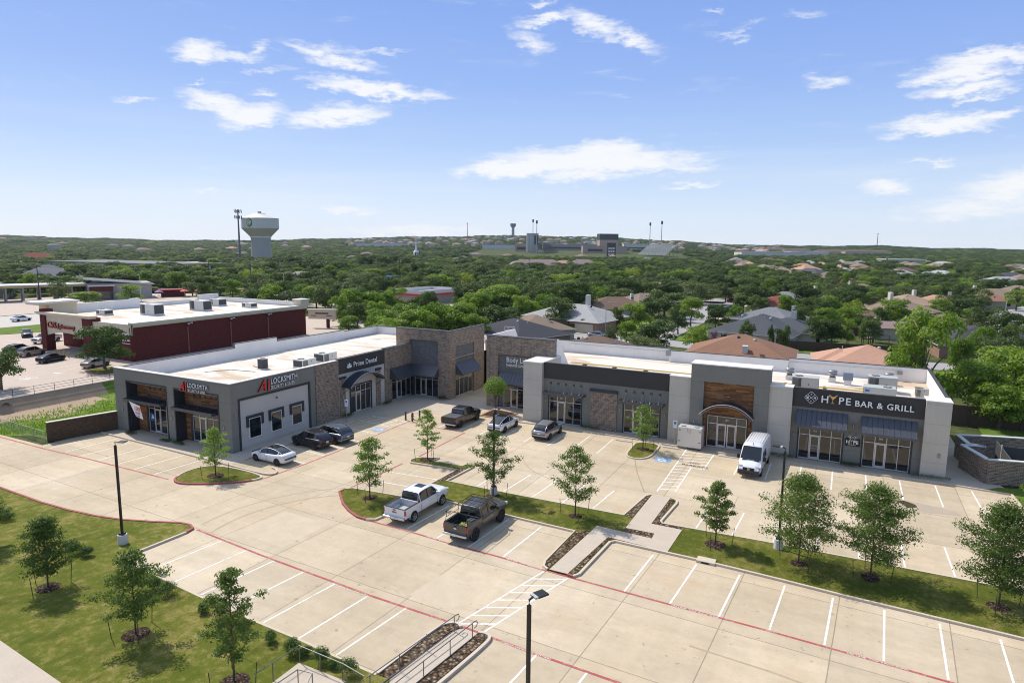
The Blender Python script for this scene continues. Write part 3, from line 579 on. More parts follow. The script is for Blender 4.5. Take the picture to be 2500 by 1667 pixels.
# neighbourhood streets and lawns
st = []
for p, w in (([(-75, 139), (-50, 141.5), (-36, 142), (-10, 136.5), (6, 137), (60, 142)], 8.5), ([(-38.6, 140), (-38.6, 186), (-41, 215), (-44.5, 250), (-43, 275)], 8.5), ([(-36, 254.5), (-50, 255)], 9), ([(36, 140), (37, 200), (40, 235), (50, 268), (62, 300), (90, 330)], 9), ([(-153, 470), (-155, 520), (-160, 600), (-170, 760)], 10), ([(-180, 300), (-120, 470), (-60, 560), (140, 640)], 9), ([(-260, 640), (-160, 640), (60, 700)], 9)):
    st += strip(p, w, 0)
sheet('residential_street', st, .01, M_ASPH)
sheet('driveway', [[(-57, 150.5), (-54, 156), (-50.5, 158.5), (-47.5, 156.5), (-45.5, 149), (-43, 146.3), (-57, 145.5)], [(-52, 238), (-43, 238), (-43, 244), (-52, 244)], [(-50, 222), (-42, 221), (-42, 225), (-50, 226)], [(-34, 243), (-25, 243), (-25, 248), (-34, 248)], [(40, 226), (46, 225), (46, 230), (41, 231)], [(33, 208), (36.5, 207), (36.5, 213), (31, 213)], [(-37, 196), (-29, 196), (-29, 200), (-37, 200)]], .02, M_WALK)
sheet('yard_grass', [[(-74, 144), (-58, 144), (-58, 152), (-70, 156)], [(-45, 147), (-43, 185), (-52, 182), (-50, 160)], [(-34, 147), (-34, 175), (-27, 172), (-27, 147)], [(-9, 142), (10, 142), (12, 160), (-7, 162)], [(30, 172), (35, 172), (36, 205), (30, 203)], [(-52, 228), (-46, 228), (-48, 262), (-56, 260)], [(43, 232), (52, 262), (62, 262), (55, 230)], [(0, 122), (34, 120), (34, 134), (0, 132)], [(-33, 120), (-24, 120), (-24, 133), (-33, 133)]], .0, M_YARD)
sheet('meadow', [smooth([(-124, 345), (-108, 340), (-88, 292), (-84, 256), (-94, 254), (-105, 290)], 1, True), [(-130, 420), (-118, 400), (-112, 360), (-122, 352)], [(-270, 150), (-225, 190), (-215, 230), (-262, 215)], [(-480, 250), (-300, 250), (-300, 290), (-480, 290)]], .0, M_DRY)
sheet('civic_plaza', [[(-186, 478), (-140, 452), (-140, 560), (-176, 660)], [(-620, 1040), (-300, 1020), (-60, 1150), (-60, 1240), (-620, 1240)]], .5, M_ROAD)
sheet('commercial_lot', [[(-262, 100), (-207, 80), (-207, 170), (-262, 190)], [(-176, 160), (-100, 170), (-112, 225), (-178, 215)]], .0, M_CVLOT)
# ------------------------------------------------------------------ facade pieces
def storefront(par, X, x0, x1, z0, z1, nx, door, zt, ddoor=1, num=None, fr=.06, facing='Y', label=None):
    """aluminium frame with its panes and door; X maps (u, out, z) to the world"""
    f = MB(X); w = (x1 - x0) / nx
    f.box(x0, 0, z0, x0 + fr, .10, z1, M_ALU); f.box(x1 - fr, 0, z0, x1, .10, z1, M_ALU); f.box(x0 + fr, 0, z1 - fr, x1 - fr, .10, z1, M_ALU)
    f.box(x0 + fr, 0, z0, x1 - fr, .10, z0 + fr * 1.5, M_ALU); f.box(x0 + fr, .002, zt - fr / 2, x1 - fr, .098, zt + fr / 2, M_ALU)
    for i in range(1, nx):
        if door <= i - 1 < door + ddoor - 1: continue
        f.box(x0 + w * i - fr / 2, .004, z0 + fr * 1.5, x0 + w * i + fr / 2, .096, z1 - fr, M_ALU)
    fo = f.build('storefront_window', par)
    if label: fo['label'] = label
    g = MB(X); g.box(x0 + fr, .03, z0 + .09, x1 - fr, .05, z1 - fr, M_GLASS); g.build('glass_pane', fo)
    dx = x0 + w * door
    for q in range(ddoor):
        a, b = dx + w * q + .05, dx + w * (q + 1) - .05; dd = MB(X)
        for r in ((a, z0 + .02, a + .11, zt - .03), (b - .11, z0 + .02, b, zt - .03), (a + .11, z0 + .02, b - .11, z0 + .27), (a + .11, zt - .15, b - .11, zt - .03)): dd.box(r[0], .06, r[1], r[2], .125, r[3], M_ALU)
        dd.box(a + .11, .07, z0 + .27, b - .11, .085, zt - .15, M_GLASS)
        hx = b - .16 if q == 0 else a + .16
        dd.tube([(hx, .19, z0 + .8), (hx, .19, z0 + 1.3)], .015, M_STEEL); dd.build('door', fo)
    if num:
        t = text('house_number', num, .16, M_SIGNW, fo, ext=.01); cx = dx + w * ddoor / 2 - .17; p = X(cx, .062, (zt + z1) / 2 - .05); t.location = p
        if facing == 'X': t.rotation_euler[2] = pi / 2
    return fo
def sign_at(t, X, u, out, z, facing):
    t.location = X(u, out, z)
    if facing == 'X': t.rotation_euler[2] = pi / 2
    return t
def awning(par, X, x0, x1, zt, zb, out, m=None, ribs=10, name='awning'):
    """sloping standing-seam awning"""
    m = m or M_NAVY; a = MB(X); a.poly([(x0, .02, zt), (x1, .02, zt), (x1, out, zb), (x0, out, zb)], m)
    a.poly([(x0, .02, zt - .06), (x1, .02, zt - .06), (x1, out, zb - .06), (x0, out, zb - .06)], m)
    a.poly([(x0, .02, zt), (x0, out, zb), (x0, out, zb - .22), (x0, .02, zb - .22)], m); a.poly([(x1, .02, zt), (x1, out, zb), (x1, out, zb - .22), (x1, .02, zb - .22)], m)
    a.box(x0, out - .02, zb - .24, x1, out + .02, zb + .0, m)
    for i in range(ribs + 1):
        x = x0 + (x1 - x0) * i / ribs; a.tube([(x, .03, zt + .02), (x, out, zb + .02)], .022, m, 4)
    return a.build(name, par)
def flat_canopy(par, X, x0, x1, z, out, squares=None, slats=12):
    c = MB(X); c.box(x0, out - .06, z - .15, x1, out, z + .15, M_NAVY); c.box(x0, 0, z - .15, x0 + .06, out - .06, z + .15, M_NAVY); c.box(x1 - .06, 0, z - .15, x1, out - .06, z + .15, M_NAVY)
    for i in range(slats):
        x = x0 + .1 + (x1 - x0 - .2) * i / (slats - 1); c.box(x - .045, .0, z - .02, x + .045, out - .06, z + .10, M_STEEL if squares else M_NAVY)
    if not squares: c.box(x0 + .06, .0, z - .05, x1 - .06, out - .06, z - .03, M_NAVY)
    o = c.build('flat_canopy', par)
    if squares:
        for i in range(5):
            r = MB(X); x = x0 + .55 + (x1 - x0 - 1.1) * i / 4; r.tube([(x, .03, squares), (x + .05, out * .8, z + .12)], .02, M_STEEL, 5); r.box(x - .11, .0, squares - .12, x + .11, .05, squares + .12, M_TRIM)
            r.build('canopy_rod', par)
    return o
def arch_canopy(par, X, x0, x1, zs, rise, w0, w1):
    """barrel-vaulted metal canopy"""
    n = 18; a = MB(X); hw = (x1 - x0) / 2; R = (hw * hw + rise * rise) / (2 * rise); cz = zs + rise - R; cx = (x0 + x1) / 2; th = math.asin(min(1, hw / R))
    pt = lambda i, r: (cx + r * sin(-th + 2 * th * i / n), cz + r * cos(-th + 2 * th * i / n))
    for i in range(n):
        p, q, P, Q = pt(i, R), pt(i + 1, R), pt(i, R - .07), pt(i + 1, R - .07)
        a.poly([(p[0], w0, p[1]), (q[0], w0, q[1]), (q[0], w1, q[1]), (p[0], w1, p[1])], M_ARCH); a.poly([(P[0], w0, P[1]), (Q[0], w0, Q[1]), (Q[0], w1, Q[1]), (P[0], w1, P[1])], M_ARCH)
    o = a.build('arched_canopy', par); e = MB(X)
    for r in (R + .02, R - .17): e.tube([(pt(i, r)[0], w1, pt(i, r)[1]) for i in range(n + 1)], .03, M_UNITW if r > R else M_STEEL, 6)
    for i in range(0, n + 1, 2): e.tube([(pt(i, R - .17)[0], w1, pt(i, R - .17)[1]), (pt(i, R)[0], w1, pt(i, R)[1])], .015, M_STEEL, 4)
    for s in (x0 + .3, x1 - .3): e.tube([(s, .02, zs - .9), (s, w1 - .2, zs + .1)], .03, M_BLACK, 5)
    e.build('canopy_rim', o); return o
def wall_lamp(par, X, u, z, out=0):
    b = MB(X); b.cyl(0, 0, 0, 1, 1, 1, M_STEEL) if False else None
    n = 10; vs = [(u + .1 * cos(pi * i / n), out + .02 + .1 * sin(pi * i / n), zz) for zz in (z - .17, z + .17) for i in range(n + 1)]
    b.add(vs, [(i, i + 1, n + 2 + i, n + 1 + i) for i in range(n)] + [list(range(n + 1)), [n + 1 + i for i in range(n + 1)]], M_STEEL); return b.build('wall_lamp', par)
def camera_dome(par, X, u, z, out=0):
    b = MB(X); b.box(u - .08, out, z - .05, u + .08, out + .12, z + .05, M_UNITW); b.box(u - .05, out + .12, z - .12, u + .05, out + .32, z, M_BLACK); return b.build('security_camera', par)
def parapet(par, path, z0, z1, t, mo, mi, cop, name='parapet', flip=1):
    """upstand round a roof: outer face on the path, inner face t inside"""
    P = [Vector(p) for p in path]; mb = MB(); n = len(P); off = []
    for i in range(n):
        a = P[max(i - 1, 0)]; b = P[min(i + 1, n - 1)]
        if 0 < i < n - 1:
            t1 = (P[i] - a).normalized(); t2 = (b - P[i]).normalized(); n1 = Vector((-t1.y, t1.x)); n2 = Vector((-t2.y, t2.x)); v = (n1 + n2); v = v / max(v.dot(n1), .2); off.append(v * t * flip)
        else:
            t1 = (b - a).normalized(); off.append(Vector((-t1.y, t1.x)) * t * flip)
    for i in range(n - 1):
        A, B, C, D = P[i], P[i + 1], P[i + 1] + off[i + 1], P[i] + off[i]
        mb.poly([(*A, z0), (*B, z0), (*B, z1), (*A, z1)], mo); mb.poly([(*D, z0), (*C, z0), (*C, z1), (*D, z1)], mi)
        mb.poly([(*A, z1), (*D, z1), (*D, z0), (*A, z0)], mo); mb.poly([(*B, z1), (*C, z1), (*C, z0), (*B, z0)], mo)
        e = (B - A).normalized(); nn = Vector((-e.y, e.x)) * flip * .03
        mb.prism([tuple(A - nn), tuple(B - nn), tuple(C + nn), tuple(D + nn)], z1, z1 + .07, cop)
    return mb.build(name, par)
# ================================================================== left building
LBL = empty('shop_building', (-62, 66, 0), label='L-shaped grey shop building with the red and white locksmith sign on its corner', cat='shop building')
E0 = Vector((62, -66, 0))
class P_:            # children keep world coordinates: parent inverse
    pass
def fixparent(root):
    for o in KIDS.get(root.name, []): o.matrix_parent_inverse = Matrix.Translation(-root.location) if root.rotation_euler[2] == 0 else root.matrix_basis.inverted()
X0 = -53.1
b = MB()    # walls that are plain
wl = lambda pts, z0, z1, m: [b.poly([(*pts[i], z0), (*pts[i + 1], z0), (*pts[i + 1], z1), (*pts[i], z1)], m) for i in range(len(pts) - 1)]
wl([(-71.4, 43.9), (-71.4, 90), (-46.2, 90), (-46.2, 83.2)], 0, 5.6, M_BEIGE)
b.poly([(-71.15, 44.1, 5.5), (-53.3, 44.1, 5.5), (-53.3, 74.2, 5.5), (-46.4, 74.2, 5.5), (-46.4, 89.8, 5.5), (-71.15, 89.8, 5.5)], M_ROOF); b.build('roof_deck', LBL)
Xs = FYf(43.9); s = MB(Xs)
s.box(-71.4, -.3, 0, -69.25, 0, 7.0, M_GREY); s.box(-62.75, -.3, 0, -61.4, 0, 5.63, M_GREY); s.box(-54.9, -.3, 0, -53.4, 0, 7.0, M_GREY)
s.box(-69.25, -.3, 5.63, -62.75, 0, 7.0, M_GREY); s.box(-62.75, -.3, 5.63, -54.9, 0, 7.0, M_GREY)
s.box(-71.4, -.3, 6.99, -53.4, -.28, 7.0, M_GREY); s.build('street_wall', LBL)
for i, (a, c, f0, f1, num) in enumerate(((-69.25, -62.75, -67.25, -63.35, '103'), (-61.4, -54.9, -60.1, -56.0, '102'))):
    r = MB(Xs); D = -1.1
    r.box(a - .12, -.2, 5.65, c + .12, .05, 5.80, M_TRIM); r.box(a - .12, -.2, 0, a + .02, .05, 5.65, M_TRIM); r.box(c - .02, -.2, 0, c + .12, .05, 5.65, M_TRIM)
    r.box(a + .02, D, 0, a + .08, -.2, 5.6, M_TRIM); r.box(c - .08, D, 0, c - .02, -.2, 5.6, M_TRIM); r.box(a, D, 5.56, c, -.3, 5.64, M_TRIM); r.build('recess_trim', LBL)
    wd = MB(Xs); wd.box(a, D - .1, 0, c, D, 5.6, M_WOOD); wd.build('wood_cladding', LBL)
    XX = FYf(43.9 - D); storefront(LBL, XX, f0, f1, .1, 3.75, 4, 1, 2.75, num=num)
    fc = MB(XX); fc.box(f0 - .3, 0, .1, f0, .16, 3.9, M_TRIM); fc.box(f1, 0, .1, f1 + .3, .16, 3.9, M_TRIM); fc.box(f0, 0, 3.75, f1, .16, 3.9, M_TRIM); fc.build('window_surround', LBL)
    flat_canopy(LBL, XX, a + .12, c - .25, 3.78, 1.75)
    for q in range(5): bo = MB(XX); bo.box(f0 + .2 + q * .85, 0, 4.85, f0 + .42 + q * .85, .06, 5.07, M_TRIM); bo.build('canopy_anchor', LBL)
for u in (-70.2, -62.1, -54.2): wall_lamp(LBL, Xs, u, 2.5)
Xl = FXf(X0); s = MB(Xl)
s.box(43.9, -.3, 0, 44.75, 0, 7.0, M_GREY); s.box(54.7, -.3, 0, 55.5, 0, 7.0, M_GREY); s.box(44.75, -.3, 5.35, 54.7, 0, 7.0, M_GREY); s.box(44.75, -.3, 0, 54.7, -.10, 5.35, M_LIGHT); s.build('corner_wall', LBL)
s = MB(Xl); s.box(44.75, -.1, 5.12, 54.7, .04, 5.36, M_TRIM); s.box(44.75, -.1, 0, 44.98, .04, 5.12, M_TRIM); s.box(54.47, -.1, 0, 54.7, .04, 5.12, M_TRIM); s.build('panel_frame', LBL)
for a, c in ((46.1, 47.55), (49.0, 50.35), (51.95, 53.3)):
    w = MB(Xl); w.box(a - .05, -.1, .95, c + .05, -.02, 3.05, M_SIGNW); wo_ = w.build('window', LBL); g = MB(Xl); g.box(a + .02, -.05, 1.02, c - .02, -.012, 2.98, M_GLASS); g.build('glass_pane', wo_)
    h = MB(Xl); h.box(a - .35, -.1, 3.08, c + .35, .06, 3.36, M_TRIM); h.box(a - .35, -.1, 2.2, a - .08, .06, 3.08, M_TRIM); h.box(c + .08, -.1, 2.2, c + .35, .06, 3.08, M_TRIM); h.build('window_hood', LBL)
wall_lamp(LBL, Xl, 44.35, 3.9); camera_dome(LBL, Xl, 49.7, 4.6, -.1)
s = MB(Xl); s.box(55.5, -.3, 0, 59.3, .12, 7.05, M_BRICK); s.build('brick_bay', LBL); camera_dome(LBL, Xl, 57.2, 5.0, .12)
s = MB(Xl); s.box(59.3, -.3, 5.3, 68.1, .06, 7.1, M_DARK); s.build('sign_band', LBL)
s = MB(Xl); s.box(59.3, -.3, 0, 61.25, 0, 5.3, M_LIGHT); s.box(65.45, -.3, 0, 68.1, 0, 5.3, M_LIGHT); s.box(61.25, -.3, 3.6, 65.45, 0, 5.3, M_LIGHT); s.build('pale_wall', LBL)
for a, c in ((59.5, 60.5), (66.3, 67.25)):
    s = MB(Xl); s.box(a, 0, 0, c, .07, 4.7, M_BRICK); s.box(a - .1, 0, 4.7, c + .1, .16, 4.95, M_TRIM); s.build('brick_pilaster', LBL); wall_lamp(LBL, Xl, (a + c) / 2, 2.5, .07)
s = MB(Xl); s.box(61.25, -.28, 0, 61.45, .07, 3.6, M_TRIM); s.box(65.25, -.28, 0, 65.45, .07, 3.6, M_TRIM); s.box(61.45, -.28, 3.45, 65.25, .07, 3.6, M_TRIM); s.build('window_surround', LBL)
storefront(LBL, FXf(X0 - .12), 61.45, 65.25, .05, 3.45, 4, 1, 2.6, num='201', facing='X')
arch_canopy(LBL, Xl, 59.7, 66.5, 3.75, 1.35, .02, 1.6)
s = MB(Xl); s.box(68.1, -.3, 3.1, 74.0, .1, 7.2, M_BRICK); s.box(68.1, -.3, 0, 69.6, .1, 3.1, M_BRICK); s.build('brick_bay', LBL)
storefront(LBL, FXf(X0 - .1), 69.65, 73.9, .05, 3.1, 4, 1, 2.45, num='202', facing='X')
# corner awning in two planes
a = MB(); m = M_NAVY
a.poly([(X0 + .1, 69.2, 4.45), (X0 + .1, 73.95, 4.45), (X0 + 1.5, 72.55, 3.2), (X0 + 1.5, 69.2, 3.2)], m); a.poly([(X0 + .1, 73.95, 4.45), (-48.3, 73.95, 4.45), (-48.3, 72.55, 3.2), (X0 + 1.5, 72.55, 3.2)], m)
a.poly([(X0 + 1.5, 69.2, 3.2), (X0 + 1.5, 72.55, 3.2), (X0 + 1.5, 72.55, 3.0), (X0 + 1.5, 69.2, 3.0)], m); a.poly([(X0 + 1.5, 72.55, 3.2), (-48.3, 72.55, 3.2), (-48.3, 72.55, 3.0), (X0 + 1.5, 72.55, 3.0)], m)
a.poly([(X0 + .1, 69.2, 4.45), (X0 + 1.5, 69.2, 3.2), (X0 + 1.5, 69.2, 3.0), (X0 + .1, 69.2, 3.0)], m); a.poly([(-48.3, 73.95, 4.45), (-48.3, 72.55, 3.2), (-48.3, 72.55, 3.0), (-48.3, 73.95, 3.0)], m)
for i in range(8): y = 69.2 + i * .45; a.tube([(X0 + .12, y, 4.46), (X0 + 1.5, y, 3.22)], .022, m, 4)
for i in range(9): x = -51.5 + i * .4; a.tube([(x, 73.93, 4.46), (x, 72.55, 3.22)], .022, m, 4)
a.build('corner_awning', LBL)
Xc = FYf(74.0); s = MB(Xc); s.box(-53.1, -.3, 3.1, -48.4, 0, 7.9, M_GBRICK); s.box(-52.95, -.3, 0, -52.45, 0, 3.1, M_TRIM); s.box(-48.6, -.3, 0, -48.4, 0, 3.1, M_GREY); s.build('recess_wall', LBL)
storefront(LBL, FYf(74.1), -52.45, -48.6, .05, 3.1, 4, 1, 2.45, num='203')
# brick tower
s = MB(Xc); s.box(-55.3, -.35, 5.5, -53.1, .3, 9.25, M_BRICK); s.box(-53.1, -.35, 7.9, -48.4, .3, 9.25, M_BRICK); s.box(-48.4, -.35, 0, -46.95, .3, 9.25, M_BRICK); s.box(-53.1, -.30, 7.82, -48.4, .33, 7.98, M_BRICK); s.build('brick_tower', LBL)
Xe = FXf(-46.6); s = MB(Xe); s.box(73.7, -.35, 0, 75.25, 0, 9.25, M_BRICK); s.box(80.2, -.35, 0, 83.2, 0, 9.25, M_BRICK); s.box(75.25, -.35, 7.1, 80.2, 0, 9.25, M_BRICK)
s.box(75.25, -.35, 3.4, 80.2, -.12, 7.1, M_GBRICK); s.build('brick_tower', LBL)
s = MB()
s.box(-55.35, 73.65, 9.25, -46.55, 74.4, 9.33, M_DCOP); s.box(-47.0, 74.4, 9.25, -46.55, 83.25, 9.33, M_DCOP); s.build('tower_coping', LBL)
storefront(LBL, FXf(-46.85), 75.4, 80.0, .05, 3.3, 4, 9, 2.5, ddoor=0, facing='X'); awning(LBL, FXf(-46.72), 75.25, 80.3, 4.75, 3.4, 1.3, ribs=9); camera_dome(LBL, Xe, 77.8, 5.4, -.12); wall_lamp(LBL, Xc, -47.6, 2.7, .3)
# parapets: white inside, stepping up along the back
parapet(LBL, [(-71.4, 44.2), (-71.4, 60)], 5.5, 6.95, .25, M_GREY, M_WHITEW, M_DCOP, flip=-1)
parapet(LBL, [(-71.55, 60), (-71.55, 67.2)], 5.5, 7.5, .40, M_GREY, M_WHITEW, M_DCOP, flip=-1)
parapet(LBL, [(-71.4, 67.2), (-71.4, 81.2)], 5.5, 6.98, .25, M_GREY, M_WHITEW, M_DCOP, flip=-1)
parapet(LBL, [(-71.65, 81.2), (-71.65, 90), (-46.2, 90)], 5.5, 6.75, .3, M_GREY, M_WHITEW, M_DCOP, flip=-1)
parapet(LBL, [(-46.2, 89.7), (-46.2, 83.25)], 5.5, 6.9, .25, M_BEIGE, M_WHITEW, M_DCOP, flip=-1)
s = MB(); s.box(-71.4, 44.2, 5.5, -53.4, 44.35, 6.98, M_WHITEW); s.box(-53.55, 44.35, 5.5, -53.4, 74.0, 6.98, M_WHITEW)
s.box(-71.45, 43.85, 7.0, -53.05, 44.38, 7.06, M_COP); s.box(-53.58, 44.38, 7.0, -53.05, 59.3, 7.06, M_COP); s.box(-53.58, 59.3, 7.1, -52.98, 68.1, 7.17, M_DCOP); s.box(-53.58, 68.1, 7.2, -52.95, 74, 7.27, M_DCOP); s.build('front_coping', LBL)
s = MB(); s.box(-56.6, 45.6, 5.505, -55.9, 73, 5.56, conc('drain_board', (.22, .17, .125), .4)); s.tube([(-62, 55, 5.55), (-65.5, 54.5, 5.55), (-67, 52, 5.55)], .03, M_UNITD); s.build('roof_drain_strip', LBL)
def locksmith(par, X, u, z, sc, facing, out=.14):
    t = sign_at(text('sign_monogram', 'A', 1.12 * sc, M_SIGNR, par, ext=.12, bold=.02 * sc, shear=.35, sx=.95), X, u, out, z, facing)
    t = sign_at(text('sign_monogram', '1', 1.25 * sc, M_SIGNR, par, ext=.12, bold=.02 * sc, shear=.08, sx=.9), X, u + .93 * sc, out, z - .10 * sc, facing)
    t = sign_at(text('sign_lettering', 'LOCKSMITH', .58 * sc, M_SIGNW, par, ext=.10, bold=.007 * sc, sx=.80, spacing=1.06), X, u + 1.62 * sc, out, z + .52 * sc, facing)
    t = sign_at(text('sign_lettering', 'SECURITY & SAFES', .34 * sc, M_SIGNW, par, ext=.08, bold=.003 * sc, sx=.80, spacing=1.05), X, u + 1.64 * sc, out, z - .02, facing)
locksmith(LBL, Xl, 47.25, 5.62, 1.0, 'X'); locksmith(LBL, Xs, -60.4, 5.72, .80, 'Y')
sign_at(text('sign_lettering', 'Prime Dental', .62, M_SIGNW, LBL, ext=.1, bold=.008, sx=.96), Xl, 61.85, .16, 5.88, 'X')
g = MB(Xl)   # leaf-shaped tooth emblem: five petals
for i, an in enumerate((-62, -32, 0, 32, 62)):
    an = radians(an); L_ = .62 if i in (1, 2, 3) else .5; d = (sin(an), cos(an)); n_ = (cos(an), -sin(an)); c0 = (61.15, 5.86)
    P = [(c0[0] + d[0] * L_ * t + n_[0] * w_, .17 + .002 * i, c0[1] + d[1] * L_ * t + n_[1] * w_) for t, w_ in ((0, 0), (.35, .10), (.7, .12), (.95, .05), (1, 0), (.95, -.05), (.7, -.12), (.35, -.10))]
    g.poly(P, M_TEAL if i in (1, 3) else M_SIGNW)
g.build('sign_emblem', LBL)
fixparent(LBL)
# banner and poster on the left shopfront
bn = MB(); bn.poly([(-69.3 + 1.35, 43.2, 3.75), (-66.1, 43.15, 3.45), (-65.9, 43.3, 1.95), (-67.0, 43.25, 2.2)], M_SIGNW); bo = bn.build('lease_banner', label='torn white lease banner hanging crooked from the dark canopy of the left shopfront', cat='banner')
for s_, h, x, z, mm in (('LEASE', .42, -67.0, 2.95, M_SIGNR), ('RETAIL SUITES', .14, -66.9, 2.62, M_SBLUE), ('FOR LEASE', .16, -66.85, 2.3, M_SIGNR)):
    t = text('banner_lettering', s_, h, mm, bo, ext=.004, sx=.62 if h > .3 else .6, bold=.01); t.location = (x, 43.12, z); t.rotation_euler[1] = radians(8)
ps = MB(); ps.box(-67.0, 44.88, 1.35, -66.2, 44.89, 2.2, M_SBLUE); pso = ps.build('window_poster', label='small blue poster with a white triangle inside the left shopfront glass', cat='poster')
t = MB(); t.poly([(-66.85, 44.874, 1.65), (-66.35, 44.874, 1.65), (-66.6, 44.874, 2.1)], M_SIGNW); t.build('poster_emblem', pso)
# ================================================================== right building
RBL = empty('shop_building', (-12, 78, 0), label='long grey and beige shop building with an orange cocktail glass sign', cat='shop building')
XR = lambda y: FYf(y)
b = MB(); b.poly([(-40.4, 74.1, 5.5), (-33.4, 74.1, 5.5), (-33.4, 69.8, 5.5), (9.1, 69.8, 5.5), (9.1, 87.8, 5.5), (-40.4, 87.8, 5.5)], M_ROOF); b.build('roof_deck', RBL)
b = MB(); b.box(9.0, 71.2, 0, 9.2, 88, 5.5, M_BEIGE); b.box(-40.6, 87.8, 0, 9.0, 88, 5.5, M_BEIGE); b.box(-40.6, 74.4, 0, -40.4, 87.8, 5.5, M_BEIGE); b.build('rear_wall', RBL)
for a, c, y in ((-33.45, -31.05, 69.25), (-16.1, -13.8, 69.25), (-6.1, -3.95, 69.15), (7.25, 9.25, 69.1)):
    s = MB(); y1 = 71.2 if c > 9 else (75 if a < -33 else 70.6)
    s.box(a, y, 0, c, y1, 7.12, M_BEIGE); s.box(a - .04, y - .04, 7.12, c + .04, y1 + .04, 7.19, M_COP); s.build('beige_pier', RBL)
wall_lamp(RBL, FYf(69.1), 8.6, 2.2)
s = MB(XR(69.75)); s.box(-31.05, -.3, 5.3, -16.1, 0, 7.12, M_DARK); s.box(-31.05, -.35, 7.12, -16.1, .04, 7.18, M_DCOP); s.build('sign_band', RBL)
s = MB(XR(69.8)); s.box(-31.05, -.3, 0, -30.45, 0, 5.3, M_GREY); s.box(-26.15, -.3, 0, -21.35, 0, 5.3, M_GREY); s.box(-17.05, -.3, 0, -16.1, 0, 5.3, M_GREY); s.box(-30.45, -.3, 3.5, -26.15, 0, 5.3, M_GREY); s.box(-21.35, -.3, 3.5, -17.05, 0, 5.3, M_GREY); s.build('grey_wall', RBL)
for a, c, n_ in ((-30.3, -26.3, '301'), (-21.2, -17.2, '302')):
    s = MB(XR(69.8)); s.box(a - .15, -.3, 0, a, .02, 3.5, M_TRIM); s.box(c, -.3, 0, c + .15, .02, 3.5, M_TRIM); s.box(a, -.3, 3.4, c, .02, 3.5, M_TRIM); s.build('window_surround', RBL)
    storefront(RBL, XR(70.0), a, c, .05, 3.4, 4, 1, 2.65, num=n_); flat_canopy(RBL, XR(69.8), a - .35, c + .55, 3.75, 1.15, squares=4.8)
s = MB(XR(69.8)); s.box(-25.1, 0, 0, -22.0, .16, 4.4, M_BRICK); s.box(-25.2, 0, 4.4, -21.9, .3, 4.68, M_TRIM); s.build('brick_panel', RBL)
for u in (-30.75, -25.65, -21.65, -16.6): wall_lamp(RBL, XR(69.8), u, 2.6)
# grey tower with the wood panel
s = MB(XR(68.9)); s.box(-13.8, -2.2, 0, -12.45, 0, 8.7, M_GREY); s.box(-7.5, -2.2, 0, -6.1, 0, 8.7, M_GREY); s.box(-12.45, -2.2, 6.95, -7.5, 0, 8.7, M_GREY); s.box(-13.88, -2.28, 8.7, -6.02, .08, 8.8, M_COP); s.build('grey_tower', RBL)
s = MB(XR(69.3)); s.box(-12.45, -.3, 3.5, -7.5, 0, 6.95, M_WOOD); s.box(-12.45, -.3, 0, -12.1, 0, 3.5, M_WOOD); s.box(-7.95, -.3, 0, -7.5, 0, 3.5, M_WOOD); s.build('wood_cladding', RBL)
s = MB(XR(69.3)); s.box(-12.1, -.2, 0, -11.98, .05, 3.5, M_TRIM); s.box(-8.07, -.2, 0, -7.95, .05, 3.5, M_TRIM); s.box(-11.98, -.2, 3.38, -8.07, .05, 3.5, M_TRIM); s.build('window_surround', RBL)
storefront(RBL, XR(69.4), -11.98, -8.07, .05, 3.38, 4, 1, 2.55, ddoor=2, num='401'); arch_canopy(RBL, XR(69.0), -12.6, -7.35, 3.7, 1.25, -.3, 1.25)
camera_dome(RBL, XR(69.3), -10.0, 5.5); wall_lamp(RBL, XR(68.9), -13.3, 2.6); wall_lamp(RBL, XR(68.9), -6.75, 2.6)
# bar front
s = MB(XR(69.5)); s.box(-3.95, -.3, 5.28, 7.25, 0, 7.12, M_DARK); s.box(-3.95, -.35, 7.12, 7.25, .04, 7.18, M_DCOP); s.build('sign_band', RBL)
s = MB(XR(69.6)); s.box(-3.95, -.3, 0, -3.3, 0, 5.28, M_GREY); s.box(.85, -.3, 0, 2.35, 0, 5.28, M_GREY); s.box(6.55, -.3, 0, 7.25, 0, 5.28, M_GREY); s.box(-3.3, -.3, 3.4, .85, 0, 5.28, M_GREY); s.box(2.35, -.3, 3.4, 6.55, 0, 5.28, M_GREY); s.build('grey_wall', RBL)
for a, c, n_ in ((-3.15, .7, '501'), (2.5, 6.4, '502')):
    s = MB(XR(69.6)); s.box(a - .15, -.3, 0, a, .02, 3.4, M_TRIM); s.box(c, -.3, 0, c + .15, .02, 3.4, M_TRIM); s.box(a, -.3, 3.3, c, .02, 3.4, M_TRIM); s.build('window_surround', RBL)
    storefront(RBL, XR(69.8), a, c, .05, 3.3, 4, 1, 2.5, num=n_); awning(RBL, XR(69.6), a - .3, c + .3, 5.0, 3.7, 1.38, ribs=10)
wall_lamp(RBL, XR(69.6), 1.55, 3.9); wall_lamp(RBL, XR(69.6), -3.65, 2.4)
Xb = XR(69.5); hs = lambda s_, h, u, z, **q: sign_at(text('sign_lettering', s_, h, M_SIGNW, RBL, ext=.12, bold=.014, **q), Xb, u, .16, z, 'Y')
hs('H', .68, -1.42, 5.96); hs('P', .68, .10, 5.96); hs('E', .68, .70, 5.96); hs('BAR & GRILL', .55, 1.50, 5.93, sx=1.0, spacing=1.12)
